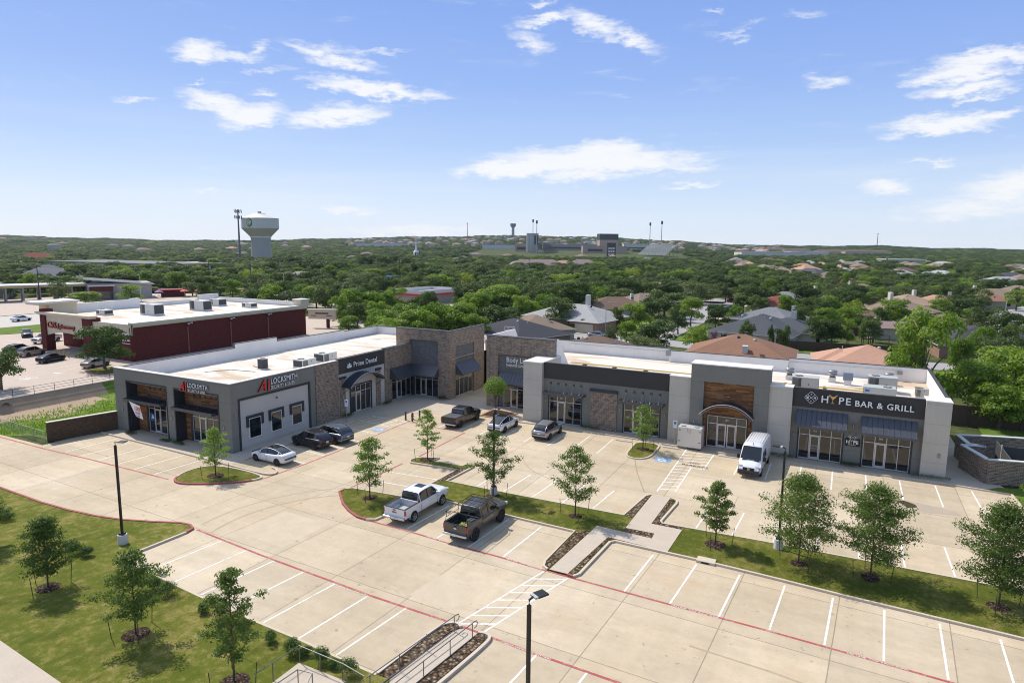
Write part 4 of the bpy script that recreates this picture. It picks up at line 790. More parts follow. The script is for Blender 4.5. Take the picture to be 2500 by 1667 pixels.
def glass_shape(X, u, z, h, out):
    g = MB(X); o_ = out
    g.poly([(u - .36 * h, o_, z + h * .92), (u + .42 * h, o_, z + h * .92), (u + .04 * h, o_, z + h * .50), (u - .04 * h, o_, z + h * .50)], M_SIGNO); g.box(u - .035 * h, o_ - .02, z + .06 * h, u + .035 * h, o_, z + .52 * h, M_SIGNO); g.box(u - .2 * h, o_ - .02, z, u + .2 * h, o_, z + .07 * h, M_SIGNO)
    g.poly([(u - .36 * h + .17 * h * cos(2 * pi * i / 14), o_ + .01, z + .98 * h + .17 * h * sin(2 * pi * i / 14)) for i in range(14)], mat('citrus', (.62, .30, .12), .4))
    g.tube([(u + .12 * h, o_, z + .8 * h), (u + .42 * h, o_, z + 1.1 * h), (u + .58 * h, o_, z + 1.12 * h)], .03 * h, M_SIGNO, 5); return g
glass_shape(Xb, -.38, 5.93, .74, .18).build('sign_cocktail_glass', RBL)
def badge(X, u, z, r, out):
    def dia(rr, cut=.16):
        P = []
        for q in range(4):
            a0 = pi / 2 * q; c = Vector((cos(a0), sin(a0))); t = Vector((-sin(a0), cos(a0)))
            for e in (-1, 0, 1): v = c * rr * (1 - (cut if e else cut * .55)) + t * rr * cut * e; P.append((u + v.x, z + v.y))
        return P
    g = MB(X); g.poly([(a, out, b_) for a, b_ in dia(r)], M_SIGNW); g.poly([(a, out + .01, b_) for a, b_ in dia(r * .93)], M_BLACK)
    for sgn in (1, -1):
        for q in strip([(u - .44 * r, z - .44 * r * sgn), (u + .44 * r, z + .44 * r * sgn)], .05 * r, 0): g.poly([(a, out + .02, b_) for a, b_ in q], M_SIGNW)
    for cx, cz in ((0, .52), (0, -.52)):                  # shaker-like leaf and crossed cutlery
        for an in (30, 90, 150):
            an = radians(an); g.poly([(u + cx * r + .16 * r * cos(an) * t + .05 * r * sin(an) * w_, out + .02, z + cz * r + .16 * r * sin(an) * t - .05 * r * cos(an) * w_) for t, w_ in ((-1, 0), (0, 1), (1, 0), (0, -1))], M_SIGNW)
    for cx, k_ in ((.5, 1), (-.5, -1)):
        for dx, dz in ((0, .10), (.10, -.04), (-.10, -.04)) if k_ > 0 else ((-.10, .12), (.10, .12), (0, -.02), (.08, -.14), (-.08, -.14)):
            g.poly([(u + (cx + dx) * r + .085 * r * cos(2 * pi * i / 8), out + .02, z + dz * r + .085 * r * sin(2 * pi * i / 8)) for i in range(8)], M_SIGNW)
    return g
badge(Xb, -2.28, 6.30, .66, .14).build('sign_emblem', RBL)
Xh = XR(69.6); s = MB(Xh); s.box(.98, 0, 1.95, 2.24, .12, 2.68, M_BLACK); s.build('sign_board', RBL); badge(Xh, 1.6, 2.85, .44, .14).build('sign_emblem', RBL)
for s_, u in (('H', 1.05), ('PE', 1.66)): sign_at(text('sign_lettering', s_, .30, M_SIGNW, RBL, ext=.05, bold=.014), Xh, u, .15, 2.22, 'Y')
glass_shape(Xh, 1.50, 2.20, .34, .15).build('sign_cocktail_glass', RBL); sign_at(text('sign_lettering', 'BAR & GRILL', .09, M_SIGNW, RBL, ext=.03), Xh, 1.22, .14, 2.05, 'Y')
for s_, h, dz in (('HYPE', .2, 0), ('BAR & GRILL', .09, -.2)):
    t = text('door_lettering', s_, h, mat('faded_white', (.45, .45, .45), .5), RBL, ext=.004, align='CENTER'); sign_at(t, XR(69.8), -1.7, .135, 1.35 + dz, 'Y')
# brick end bay beside the passage
Xd = FYf(74.0); s = MB(Xd); s.box(-40.8, -.35, 0, -39.15, .5, 9.2, M_BRICK); s.box(-39.15, -.35, 7.1, -33.45, .5, 9.2, M_BRICK); s.box(-33.45, -.35, 7.1, -31.4, .5, 9.2, M_BRICK); s.box(-33.45, -.35, 5.5, -31.4, .3, 7.1, M_BRICK)
s.box(-39.15, -.35, 6.95, -33.45, .54, 7.12, M_BRICK); s.box(-39.15, -.35, 3.25, -33.45, .25, 6.95, M_GBRICK); s.box(-39.15, -.35, 0, -38.4, .25, 3.25, M_GBRICK); s.box(-34.4, -.35, 0, -33.45, .25, 3.25, M_GBRICK); s.build('brick_bay', RBL)
s = MB(); s.box(-40.85, 73.45, 9.2, -31.35, 74.4, 9.27, M_DCOP); s.build('bay_coping', RBL)
storefront(RBL, FYf(73.85), -38.4, -34.4, .05, 3.2, 4, 1, 2.5, num='204'); awning(RBL, FYf(73.75), -38.95, -34.2, 4.65, 3.35, 1.2, ribs=10)
s = MB()
for x in (-40.8, -31.65):
    yb, zb = (82.6, 5.5) if x < -40 else (78.4, 5.5); ym = 81.2 if x < -40 else 75.3
    for xx in (x, x + .25): s.poly([(xx, 74.35, 5.5), (xx, 74.35, 9.2), (xx, ym if x < -40 else 75.0, 9.2 if x < -40 else 9.2), (xx, yb, 7.1 if x < -40 else 5.5), (xx, yb, 5.5)], M_WHITEW)
    s.poly([(x, 74.35, 9.2), (x + .25, 74.35, 9.2), (x + .25, ym if x < -40 else 75.0, 9.2), (x, ym if x < -40 else 75.0, 9.2)], M_COP); s.poly([(x, ym if x < -40 else 75.0, 9.2), (x + .25, ym if x < -40 else 75.0, 9.2), (x + .25, yb, 7.1 if x < -40 else 5.5), (x, yb, 7.1 if x < -40 else 5.5)], M_COP)
s.box(-40.5, 74.36, 5.5, -31.7, 74.5, 9.2, M_WHITEW); s.build('return_wall', RBL)
sb = MB(Xd); sb.box(-38.1, .25, 5.25, -34.1, .3, 6.75, M_GREY); sb.build('sign_board', RBL)
for s_, h, z in (('Body Lab', .62, 6.02), ('MASSAGE | SPA', .28, 5.48)):
    t = text('sign_lettering', s_, h, M_SIGNW, RBL, ext=.05, sx=.92, bold=.006); sign_at(t, Xd, -38.0, .38, z, 'Y')
parapet(RBL, [(-40.8, 82.6), (-40.8, 88), (-20.5, 88)], 5.5, 7.15, .25, M_BEIGE, M_WHITEW, M_DCOP, flip=-1)
parapet(RBL, [(-20.5, 87.3), (-5.7, 87.3)], 5.5, 7.0, .25, M_BEIGE, M_WHITEW, M_DCOP, flip=-1); parapet(RBL, [(-5.7, 88), (9.2, 88), (9.2, 71.25)], 5.5, 7.12, .25, M_BEIGE, M_WHITEW, M_DCOP, flip=-1)
s = MB(); s.box(-31.0, 70.1, 5.5, -16.2, 70.25, 7.1, M_WHITEW); s.box(-3.9, 69.9, 5.5, 7.2, 70.05, 7.1, M_WHITEW)
s.box(-20.9, 86.9, 6.3, -20.3, 87.25, 7.0, M_STEEL); s.box(6.0, 87.3, 6.3, 6.5, 87.7, 6.7, M_STEEL); s.tube([(-35, 87.6, 6.8), (6, 87.6, 6.75)], .04, M_UNIT); s.build('parapet_back', RBL)
s = MB()
for o_ in (0, .22, .44): s.tube([(-31.3, 78.7 + o_, 5.72), (-14, 78.3 + o_, 5.72), (4.6, 77.9 + o_, 5.72)], .035, M_PIPEY, 6)
s.tube([(4.3, 77.9, 5.72), (4.35, 75.4, 5.72), (4.4, 75.4, 5.5)], .04, M_PIPEY, 6); s.tube([(1.6, 79.4, 5.72), (3.9, 79.4, 5.72), (4.0, 77.9, 5.72)], .04, M_PIPEY, 6)
for i in range(9): s.box(-29.5 + i * 4, 78.3, 5.5, -29.2 + i * 4, 79.3, 5.66, M_UNITD)
s.build('gas_pipe_run', RBL)
fixparent(RBL)
# ------------------------------------------------------------------ rooftop machines: each one a thing
def ac_unit(x, y, z, L=2.0, Wd=1.4, H=1.2, rz=0, pale=True, **kw):
    r = empty('rooftop_unit', (x, y, z), rz, cat='air conditioner', **kw); m = M_UNITW if pale else M_UNIT
    b = MB(); b.box(-L / 2 - .05, -Wd / 2 - .05, 0, L / 2 + .05, Wd / 2 + .05, .22, M_COP); b.build('kerb_frame', r)
    b = MB(); b.box(-L / 2, -Wd / 2, .22, L / 2, Wd / 2, H, m); b.box(-L / 2 - .03, -Wd / 2 - .03, H, L / 2 + .03, Wd / 2 + .03, H + .05, m); b.build('cabinet', r, bev=.015)
    g = MB(); g.box(-L / 2 + .06, -Wd / 2 - .012, .32, -L / 2 + L * .36, -Wd / 2, H - .08, M_UNITD); g.box(L / 2, -Wd / 2 + .1, .32, L / 2 + .012, Wd / 2 - .1, H - .1, M_UNITD); g.box(-L / 2 - .012, -Wd / 2 + .1, .32, -L / 2, Wd / 2 - .1, H - .1, M_UNITD)
    for q in range(7): g.box(-L / 2 + .07 + q * .09, -Wd / 2 - .02, .32, -L / 2 + .085 + q * .09, -Wd / 2 - .012, H - .08, m)
    g.build('coil_grille', r)
    f = MB(); f.cyl(-L / 4, 0, H + .05, H + .09, .40, .40, M_UNITD, 18); f.cyl(-L / 4, 0, H + .09, H + .11, .1, .1, M_UNIT, 10)
    for q in range(6): f.tube([(-L / 4, 0, H + .10), (-L / 4 + .4 * cos(q * pi / 3), .4 * sin(q * pi / 3), H + .10)], .012, M_UNIT, 4)
    f.build('fan_grille', r); d_ = MB(); d_.box(L * .1, -Wd / 2 - .015, .4, L * .42, -Wd / 2, H - .12, m); d_.box(L * .12, -Wd / 2 - .03, .8, L * .15, -Wd / 2 - .015, .95, M_UNITD); d_.build('access_panel', r)
    return r
ac_unit(-58.9, 59.9, 5.5, 2.3, 1.6, 1.15, radians(90), True, label='pale boxy air conditioner on the locksmith building roof, nearest its brick bay')
ac_unit(-59.5, 64.2, 5.5, 2.4, 1.7, 1.25, radians(90), True, label='pale air conditioner on the locksmith building roof, just behind the dental sign band')
t = empty('condenser', (-62.9, 57.0, 5.5), label='small upright dark condenser alone on the locksmith building roof', cat='air conditioner')
b = MB(); b.box(-.42, -.42, .08, .42, .42, 1.2, M_UNITD); b.box(-.45, -.45, 1.2, .45, .45, 1.26, M_UNIT); b.box(-.5, -.5, 0, .5, .5, .08, M_COP); b.build('cabinet', t); b = MB(); b.cyl(0, 0, 1.26, 1.30, .34, .34, M_BLACK, 16); b.build('fan_grille', t); b = MB(); b.tube([(-.4, 0, .3), (-1.0, .2, .3), (-1.1, .2, .06), (-2.2, .5, .06)], .03, M_UNITD); b.build('hose', t)
ac_unit(-3.2, 76.4, 5.5, 2.6, 1.6, 1.55, 0, False, label='large grey air conditioner on the bar roof, closest to the grey tower')
ac_unit(4.2, 80.3, 5.5, 2.7, 1.6, 1.6, 0, False, label='large grey air conditioner standing behind another in the middle of the bar roof')
ac_unit(3.7, 74.6, 5.5, 2.8, 1.7, 1.5, radians(180), False, label='grey air conditioner with a small blue label at the front of the bar roof')
u = MB(); u.box(2.4, 73.73, 6.6, 2.8, 73.745, 6.8, M_SBLUE); u.build('blue_label_plate', label='small blue plate on the front of the foremost grey roof unit', cat='label plate')
ac_unit(7.7, 78.3, 5.5, 1.15, .9, 1.05, 0, False, label='smallest grey roof unit near the right end of the bar roof')
def fan(x, y, kind, **kw):
    t = empty('exhaust_fan', (x, y, 5.5), cat='exhaust fan', **kw); b = MB(); b.box(-.38, -.38, 0, .38, .38, .55, M_COP); b.build('curb_box', t)
    b = MB(); 
    if kind: b.lathe([(.0, .55), (.30, .55), (.30, .75), (.52, .80), (.52, .95), (.34, 1.0), (.50, 1.12), (.50, 1.28), (.38, 1.38), (0, 1.42)], M_STEEL, 20)
    else: b.box(-.5, -.35, .55, .5, .45, .7, M_STEEL); b.poly([(-.5, -.35, .7), (.5, -.35, .7), (.5, -.1, 1.35), (-.5, -.1, 1.35)], M_STEEL); b.box(-.5, -.1, .7, .5, .45, 1.35, M_STEEL)
    b.build('fan_hood', t, smooth=bool(kind))
fan(-5.2, 82.3, 1, label='round metal exhaust fan on the bar roof beside the raised white parapet'); fan(-.7, 83.2, 1, label='round metal exhaust fan on the bar roof, left of the square hood'); fan(.9, 82.2, 0, label='square galvanised exhaust hood in the middle of the bar roof'); fan(5.0, 84.5, 1, label='round metal exhaust fan half hidden behind the rear grey roof unit')
t = MB(); 
for x in (-45.9, -45.1): t.tube([(x, 89.5, 5.4), (x, 89.5, 8.3)], .03, M_UNITW)
for z in (7.3, 7.8, 8.3): t.tube([(-46.5, 89.5, z), (-44.8, 89.5, z)], .03, M_UNITW)
t.tube([(-46.5, 89.5, 7.0), (-46.5, 89.5, 8.3)], .03, M_UNITW); t.tube([(-44.8, 89.5, 7.0), (-44.8, 89.5, 8.3)], .03, M_UNITW); t.build('roof_ladder', label='white tubular roof ladder rising behind the brick corner tower', cat='ladder')
# ================================================================== pharmacy
CVS = empty('pharmacy_building', (-124, 92, 0), label='dark red brick pharmacy with cream cornice and white flat roof', cat='pharmacy')
s = MB(); s.box(-139, 76, 0, -109.9, 112.3, 5.9, M_BRICKR); s.build('brick_wall', CVS)
s = MB(FXf(-109.7)); s.box(70.9, -.25, 0, 112.4, 0, 5.95, M_BRICKR); s.build('east_wall', CVS)
s = MB(); s.poly([(-138.5, 71.5, 6.35), (-110.3, 71.5, 6.35), (-110.3, 111.9, 6.35), (-138.5, 111.9, 6.35)], M_ROOF); s.build('roof_deck', CVS)
s = MB(); s.box(-110.6, 71.2, 5.95, -109.45, 112.6, 6.25, M_TAN); s.box(-110.6, 71.2, 6.25, -109.25, 112.8, 6.5, M_TAN); s.box(-110.6, 71.2, 6.5, -109.3, 112.8, 6.75, M_HTRIM); s.box(-111.5, 110.6, 6.5, -109.2, 113, 7.9, M_TAN); s.box(-111.7, 110.4, 7.9, -109.0, 113.2, 8.15, M_COP); s.build('cornice', CVS)
Xp = FYf(70.9); s = MB(Xp)    # cream fascia with shallow arches
def arched(x0, x1, zt, zs, rise, y0=-.3, y1=0):
    n = 12; pts = []
    for i in range(n + 1):
        t = i / n; pts.append((x0 + (x1 - x0) * t, zs + rise * (1 - (2 * t - 1) ** 2)))
    for i in range(n):
        a, c = pts[i], pts[i + 1]
        for y in (y0, y1): s.poly([(a[0], y, a[1]), (c[0], y, c[1]), (c[0], y, zt), (a[0], y, zt)], M_TAN)
        s.poly([(a[0], y0, a[1]), (a[0], y1, a[1]), (c[0], y1, c[1]), (c[0], y0, c[1])], M_TAN)
arched(-134.7, -123.0, 6.9, 3.0, .75); s.build('cream_fascia', CVS); s = MB(Xp); arched(-120.3, -109.4, 6.4, 4.6, 1.1); s.build('cream_fascia', CVS)
s = MB(Xp); s.box(-120.3, -.5, 0, -109.9, -.32, 6.3, M_BRICKR); s.build('south_wall', CVS)
s = MB(); s.box(-136.3, 70.6, 0, -134.7, 72.2, 7.9, M_BRICKR); s.box(-123.0, 70.6, 0, -120.3, 72.4, 7.0, M_BRICKR); s.build('brick_pier', CVS)
s = MB(); s.box(-136.8, 70.3, 6.9, -120.0, 71.4, 7.15, M_HTRIM); s.box(-137.0, 70.1, 7.15, -119.8, 71.6, 7.4, M_TAN); s.box(-139.3, 72.2, 5.9, -136, 77.4, 8.6, M_TAN); s.box(-139.9, 70.2, 8.6, -135.6, 77.4, 8.9, M_TAN); s.box(-140.2, 69.9, 8.9, -135.3, 77.6, 9.2, M_COP); s.build('entrance_cornice', CVS)
parapet(CVS, [(-139, 77.4), (-139, 90.3)], 5.9, 8.1, .5, M_TAN, M_WHITEW, M_COP, flip=-1); parapet(CVS, [(-139.4, 90.3), (-139.4, 92.2)], 5.9, 8.3, .9, M_TAN, M_WHITEW, M_COP, flip=-1); parapet(CVS, [(-139, 92.2), (-139, 107)], 5.9, 7.2, .5, M_TAN, M_WHITEW, M_COP, flip=-1)
parapet(CVS, [(-139, 107), (-139, 112.6)], 5.9, 8.1, .6, M_TAN, M_WHITEW, M_COP, flip=-1); parapet(CVS, [(-139, 112.6), (-111, 112.6)], 5.9, 7.3, .4, M_TAN, M_WHITEW, M_COP, flip=-1)
Xi = FYf(76.0); s = MB(Xi); s.box(-135, 0, 0, -123, .05, 5, M_BRICKR)
w = MB(Xi)
for i in range(6): w.box(-134.6 + i * 1.9, .05, 1.7, -132.9 + i * 1.9, .12, 3.3, M_WIN)
s.build('porch_wall', CVS); w.build('window', CVS)
for i, x in enumerate((-114.8, -112.2)):
    w = MB(Xp); w.box(x - .95 if i == 0 else x - .3, -.30, 3.0, x + (.35 if i == 0 else 2.1), -.26, 4.9 if i else 4.7, M_SIGNW); w.build('wall_board', CVS)
    w = MB(Xp); w.box(x - .8 if i == 0 else x - .12, -.255, 3.75, x + (.2 if i == 0 else 1.95), -.24, 4.5, M_BRICKR); w.box(x - .8 if i == 0 else x - .12, -.255, 3.12, x + (.2 if i == 0 else 1.95), -.24, 3.5, M_BRICKR); w.build('board_picture', CVS)
t = sign_at(text('sign_lettering', 'CVS', 1.12, M_SIGNR, CVS, ext=.2, bold=.02), Xp, -134.2, .15, 4.5, 'Y'); t = sign_at(text('sign_lettering', '/', 1.05, M_SIGNR, CVS, ext=.2, bold=.01), Xp, -131.0, .15, 4.4, 'Y'); t = sign_at(text('sign_lettering', 'pharmacy', .82, M_SIGNR, CVS, ext=.2, bold=.008, sx=1.05), Xp, -130.4, .15, 4.55, 'Y')
for y in (82.0, 91.7, 101.3):
    f = MB(FXf(-109.7)); f.tube([(y, .1, .2), (y, .1, 5.2)], .09, conc('downpipe_red', (.34, .15, .12), .2), 6); f.box(y - .2, 0, 5.1, y + .2, .3, 5.5, M_BRICKR); f.build('downpipe', CVS)
    f = MB(FXf(-109.7)); f.box(y - .1, 0, 5.55, y + .1, .4, 5.62, M_UNITW); f.box(y - .12, .35, 5.5, y + .12, .55, 5.7, M_SIGNW); f.box(y + .6, 0, 5.62, y + .8, .5, 5.8, M_SIGNW); f.build('flood_lamp', CVS)
fixparent(CVS)
for i, (x, y, L_, W_, H_, lb) in enumerate(((-129.8, 79.0, 2.6, 1.8, 1.0, 'low grey air conditioner nearest the cream front of the pharmacy roof'), (-122.4, 83.9, 4.2, 2.2, 2.1, 'big pale air conditioner on the pharmacy roof, left of the other big one'), (-121.9, 94.6, 4.2, 2.2, 2.1, 'big pale air conditioner in the middle of the pharmacy roof'), (-127.5, 103.5, 3.0, 2.2, 1.6, 'pale air conditioner at the back of the pharmacy roof by the raised parapet'), (-118.6, 104.5, 2.8, 1.8, 1.0, 'low grey air conditioner at the far end of the pharmacy roof'))):
    ac_unit(x, y, 6.35, L_, W_, H_, radians(12) * 0, True, label=lb)
t = empty('monument_sign', (-114.9, 123.4, 0), label='cream monument sign with red lettering on a brown post behind the pharmacy', cat='sign')
s = MB(); s.box(-3.4, -.4, 2.2, 3.4, .4, 4.3, M_TAN); s.box(-3.7, -.55, 4.3, 3.7, .55, 4.6, M_HTRIM); s.build('sign_board', t); s = MB(); s.box(1.0, -.3, 0, 1.7, .3, 2.2, M_BRICKR); s.build('post', t)
for h, x0_, x1_, z in ((.30, -1.7, 1.6, 3.45), (.16, -2.8, -1.4, 2.95), (.16, 1.1, 2.5, 2.95)): q = MB(); q.box(x0_, -.44, z, x1_, -.405, z + h, M_BRICKR); q.build('letter_strip', t)
t.rotation_euler[2] = radians(25)
# ice locker, gas cage and bollards by the pharmacy wall
t = empty('ice_merchandiser', (-126.7, 74.6, 0), label='white framed drinks locker with glass doors against the pharmacy wall', cat='vending cabinet'); s = MB(); s.box(-1.0, -.45, 0, 1.0, .45, 2.1, M_SIGNW); s.build('cabinet', t)
for x in (-.9, .05): s = MB(); s.box(x, -.48, .2, x + .85, -.45, 1.95, M_WIN); s.box(x, -.5, 1.05, x + .85, -.48, 1.12, M_SIGNW); s.build('door', t)
t = empty('ice_chest', (-123.9, 73.9, 0), label='white sloping-lidded ice chest beside the drinks locker at the pharmacy', cat='ice chest'); s = MB(); s.add([(-.9, -.6, 0), (.9, -.6, 0), (.9, .6, 0), (-.9, .6, 0), (-.9, -.6, 1.0), (.9, -.6, 1.0), (.9, .2, 1.9), (-.9, .2, 1.9), (.9, .6, 1.9), (-.9, .6, 1.9)], [(0, 1, 5, 4), (4, 5, 6, 7), (7, 6, 8, 9), (3, 2, 8, 9), (0, 4, 7, 9, 3), (1, 2, 8, 6, 5)], M_SIGNW); s.build('body', t)
for x in (-.8, .08): s = MB(); s.poly([(x, -.53, 1.1), (x + .7, -.53, 1.1), (x + .7, .05, 1.76), (x, .05, 1.76)], M_UNITW); s.build('lid', t)
for i, (x, y) in enumerate(((-129.4, 69.3), (-127.3, 68.8), (-125.5, 68.5), (-123.7, 68.2))):
    s = MB(); s.cyl(0, 0, 0, .95, .09, .09, M_PIPEY, 10); o = s.build('bollard', label='yellow bollard in the row before the pharmacy porch', cat='bollard', group='yellow bollards at the pharmacy'); o.location = (x, y, 0)
# retaining wall, rails and ditch
s = MB(); s.box(-97.75, 38, -1.6, -97.4, 100, .12, M_WALLC); s.build('retaining_wall', label='low stained concrete retaining wall along the drainage ditch', cat='retaining wall')
t = empty('pipe_railing', (-97.6, 38, .1), label='thin pipe railing on top of the ditch retaining wall', cat='railing'); s = MB()
for z in (.35, .7, 1.05): s.tube([(0, 0, z), (0, 40, z)], .025, M_UNITD)
s.build('rail', t)
for i in range(16): s = MB(); s.tube([(0, i * 2.6 + .6, 0), (0, i * 2.6 + .6, 1.08)], .035, M_UNITD); s.build('post', t)
s = MB(); n = 16
for r0, r1, y in ((.55, .85, 0),): s.add([(-96.6 + r * 0 + .0, 45 + r * cos(2 * pi * i / n), -.75 + r * sin(2 * pi * i / n)) for r in (r0, r1) for i in range(n)] + [(-97.4, 45 + .55 * cos(2 * pi * i / n), -.75 + .55 * sin(2 * pi * i / n)) for i in range(n)], [(i, (i + 1) % n, n + (i + 1) % n, n + i) for i in range(n)] + [(i, (i + 1) % n, 2 * n + (i + 1) % n, 2 * n + i) for i in range(n)], M_WALLC)
s.poly([(-97.38, 45 + .55 * cos(2 * pi * i / n), -.75 + .55 * sin(2 * pi * i / n)) for i in range(n)], M_BLACK); s.build('culvert_pipe', label='round concrete culvert mouth in the ditch wall', cat='culvert')
s = MB(); s.box(-73.4, 37.4, 0, -73.1, 38.0, 0, M_BRICK) if 0 else None
P = [(-73.1, 37.5), (-71.45, 43.95)]; s = MB(); A, B = Vector(P[0]), Vector(P[1]); e = (B - A).normalized(); nn = Vector((-e.y, e.x)) * .15
s.prism([tuple(A - nn), tuple(B - nn), tuple(B + nn), tuple(A + nn)], 0, 2.05, brick('wall_brick', (.105, .07, .043), (.088, .058, .037), (.10, .075, .05))); s.prism([tuple(A - nn * 1.4), tuple(B - nn * 1.4), tuple(B + nn * 1.4), tuple(A + nn * 1.4)], 2.05, 2.12, M_HTRIM)
s.build('brick_screen_wall', label='brown brick screen wall running from the corner shop towards the drive', cat='wall')
t = empty('chain_link_fence', (-82.7, 37.9, 0), label='low chain link fence at the edge of the weedy ditch bank', cat='fence'); s = MB(); s.tube([(0, 0, 1.15), (9.6, -.6, 1.15)], .025, M_STEEL); s.build('top_rail', t)
for i in range(5): s = MB(); s.tube([(i * 2.4, -.15 * i, 0), (i * 2.4, -.15 * i, 1.18)], .03, M_STEEL); s.build('post', t)
s = MB()
for i in range(64):
    for sg in (0, 1):
        x = i * .15; z0, z1 = (.05, 1.1) if sg else (1.1, .05); s.tube([(x, -.0625 * x, z0), (min(x + .6, 9.6), -.0625 * min(x + .6, 9.6), z1)], .004, M_STEEL, 3)
s.build('wire_mesh', t)
# bin enclosure at the right end
t = empty('bin_enclosure', (12.3, 70, 0), label='walled brick bin enclosure with a jagged pale coping and metal gates', cat='enclosure')
def wseg(path, z, m, w=.3):
    s = MB()
    for q in strip(path, w, 0): s.prism([(a - 12.3, b_ - 70) for a, b_ in q], 0, z, m)
    s2 = MB()
    for q in strip(path, w + .12, 0): s2.prism([(a - 12.3, b_ - 70) for a, b_ in q], z, z + .09, M_UNITW)
    return s, s2
for path in ([(11.1, 78), (11.6, 74.9), (12.9, 74.5)], [(11.0, 74.1), (12.4, 69.9)], [(11.0, 74.1), (12.9, 74.5)], [(12.4, 69.9), (18, 71.2)], [(11.2, 78), (14.2, 79), (18, 80.0)]):
    s, s2 = wseg(path, 2.2, M_BRICK); s.build('brick_wall', t); s2.build('coping', t)
s = MB(); s.box(2.0, 1.4, .2, 2.1, 7.8, 2.1, M_UNITD); s.box(2.3, 6.0, .2, 5.5, 6.1, 2.1, M_UNITD); s.build('gate', t); s = MB(); s.cyl(2.0, 5.2, 0, 2.4, .05, .05, M_UNITW, 8); s.cyl(4.5, 8.0, 0, 2.4, .05, .05, M_UNITW, 8); s.build('gate_post', t)
t = empty('wooden_fence', (9, 92.5, 0), label='tall dark board fence behind the bar building', cat='fence'); s = MB(); s.box(0, 0, 0, 60, .06, 2.4, M_FENCE); s.build('board_panel', t)
for i in range(24): s = MB(); s.box(i * 2.5, -.08, 0, i * 2.5 + .1, 0, 2.4, M_FENCE); s.build('post', t)
# ================================================================== vehicles
def paint(name, c, metal=.3, rough=.28):
    return mat('paint_' + name, c, rough, metal, .5, .6)
P_WHITE = paint('white', (.72, .72, .72), 0); P_BLACK = paint('black', (.010, .011, .014)); P_BROWN = paint('grey_brown', (.085, .075, .062)); P_SILV = paint('silver', (.38, .38, .40), .6)
P_GBLUE = paint('blue_grey', (.13, .16, .21), .5); P_TAN = paint('champagne', (.36, .32, .26), .5); P_NAVY2 = paint('dark_blue', (.02, .028, .05)); P_RED2 = paint('dark_red', (.30, .02, .03)); P_DGREY = paint('dark_grey', (.06, .06, .065))
CGL = mat('car_glass', (.010, .012, .014), .04, 0, .9); TYRE = mat('tyre', (.016, .016, .017), .8); RIMS = mat('rim_silver', (.45, .45, .46), .3, .9); RIMB = mat('rim_black', (.035, .035, .037), .4, .5)
TAIL = mat('tail_red', (.42, .02, .02), .2, coat=.5); HEADL = mat('headlight', (.62, .64, .66), .1, .2); CHROME = mat('chrome', (.62, .62, .62), .15, 1); PLATE = mat('plate', (.62, .65, .68), .5); LINER = mat('bed_liner', (.03, .03, .03), .8)
BEDW = mat('bed_white', (.48, .48, .49), .6)
def loft(mb, secs, m, cap=True):
    n = len(secs[0]); vs = [p for s in secs for p in s]
    fs = [(a * n + i, a * n + (i + 1) % n, (a + 1) * n + (i + 1) % n, (a + 1) * n + i) for a in range(len(secs) - 1) for i in range(n)]
    if cap: fs += [list(range(n))[::-1], [(len(secs) - 1) * n + i for i in range(n)]]
    return mb.add(vs, fs, m)
def sect(x, zl, zs, hw, crown=.05, top=.9):
    h = [(-hw * .84, zl), (-hw * .99, zl + .14), (-hw, zl + .35), (-hw, zs - .2), (-hw * .97, zs - .07), (-hw * top, zs), (-hw * .45, zs + crown * .8)]
    return [(x, y, z) for y, z in h] + [(x, -y, z) for y, z in h[::-1]]
def lerp_st(st, n=3):
    out = []
    for i in range(len(st) - 1):
        for q in range(n):
            t = q / n
            p0 = st[max(i - 1, 0)]; p1 = st[i]; p2 = st[i + 1]; p3 = st[min(i + 2, len(st) - 1)]
            out.append(tuple(.5 * (2 * b + (c - a) * t + (2 * a - 5 * b + 4 * c - d) * t * t + (3 * b - a - 3 * c + d) * t ** 3) for a, b, c, d in zip(p0, p1, p2, p3)))
    out.append(st[-1]); return out
def wheels(root, xs_, hw, r, rim, wd=.24):
    for x in xs_:
        for s in (-1, 1):
            T = lambda X, Y, Z, x=x, s=s: (x + X, s * (hw - wd / 2 + .015) + Z * s, r + Y)
            w = MB(T); w.lathe([(r * .62, -wd / 2), (r * .96, -wd / 2), (r, -wd / 2 + .03), (r, wd / 2 - .03), (r * .96, wd / 2), (r * .66, wd / 2 - .005)], TYRE, 24); w.cyl(0, 0, -wd / 2, wd / 2 - .06, r * .66, r * .66, RIMB, 18)
            wo_ = w.build('wheel', root, smooth=False); q = MB(T)
            for i in range(5):
                a = 2 * pi * i / 5; 
                for da in (-.13, .13):
                    c_, s_ = cos(a + da), sin(a + da); q.add([(c_ * r * .12 - s_ * .02, s_ * r * .12 + c_ * .02, wd / 2 - .03), (c_ * r * .12 + s_ * .02, s_ * r * .12 - c_ * .02, wd / 2 - .03), (c_ * r * .64 + s_ * .03, s_ * r * .64 - c_ * .03, wd / 2 - .015), (c_ * r * .64 - s_ * .03, s_ * r * .64 + c_ * .03, wd / 2 - .015)], [(0, 1, 2, 3)], rim)
            q.cyl(0, 0, wd / 2 - .06, wd / 2 - .02, r * .16, r * .14, rim, 10); q.lathe([(r * .60, wd / 2 - .03), (r * .67, wd / 2 - .004), (r * .60, wd / 2 - .06)], rim, 24); q.build('rim', wo_)
def arches(mb, xs_, hw, r, zc=None):
    for x in xs_:
        for s in (-1, 1):
            n = 20; R = r * 1.17; zc_ = r
            pts = [(x + R * cos(pi * i / n), s * (hw + .004), zc_ + R * sin(pi * i / n)) for i in range(n + 1)] + [(x - R * .98, s * (hw + .004), r * .42), (x + R * .98, s * (hw + .004), r * .42)]
            mb.poly(pts, M_BLACK)
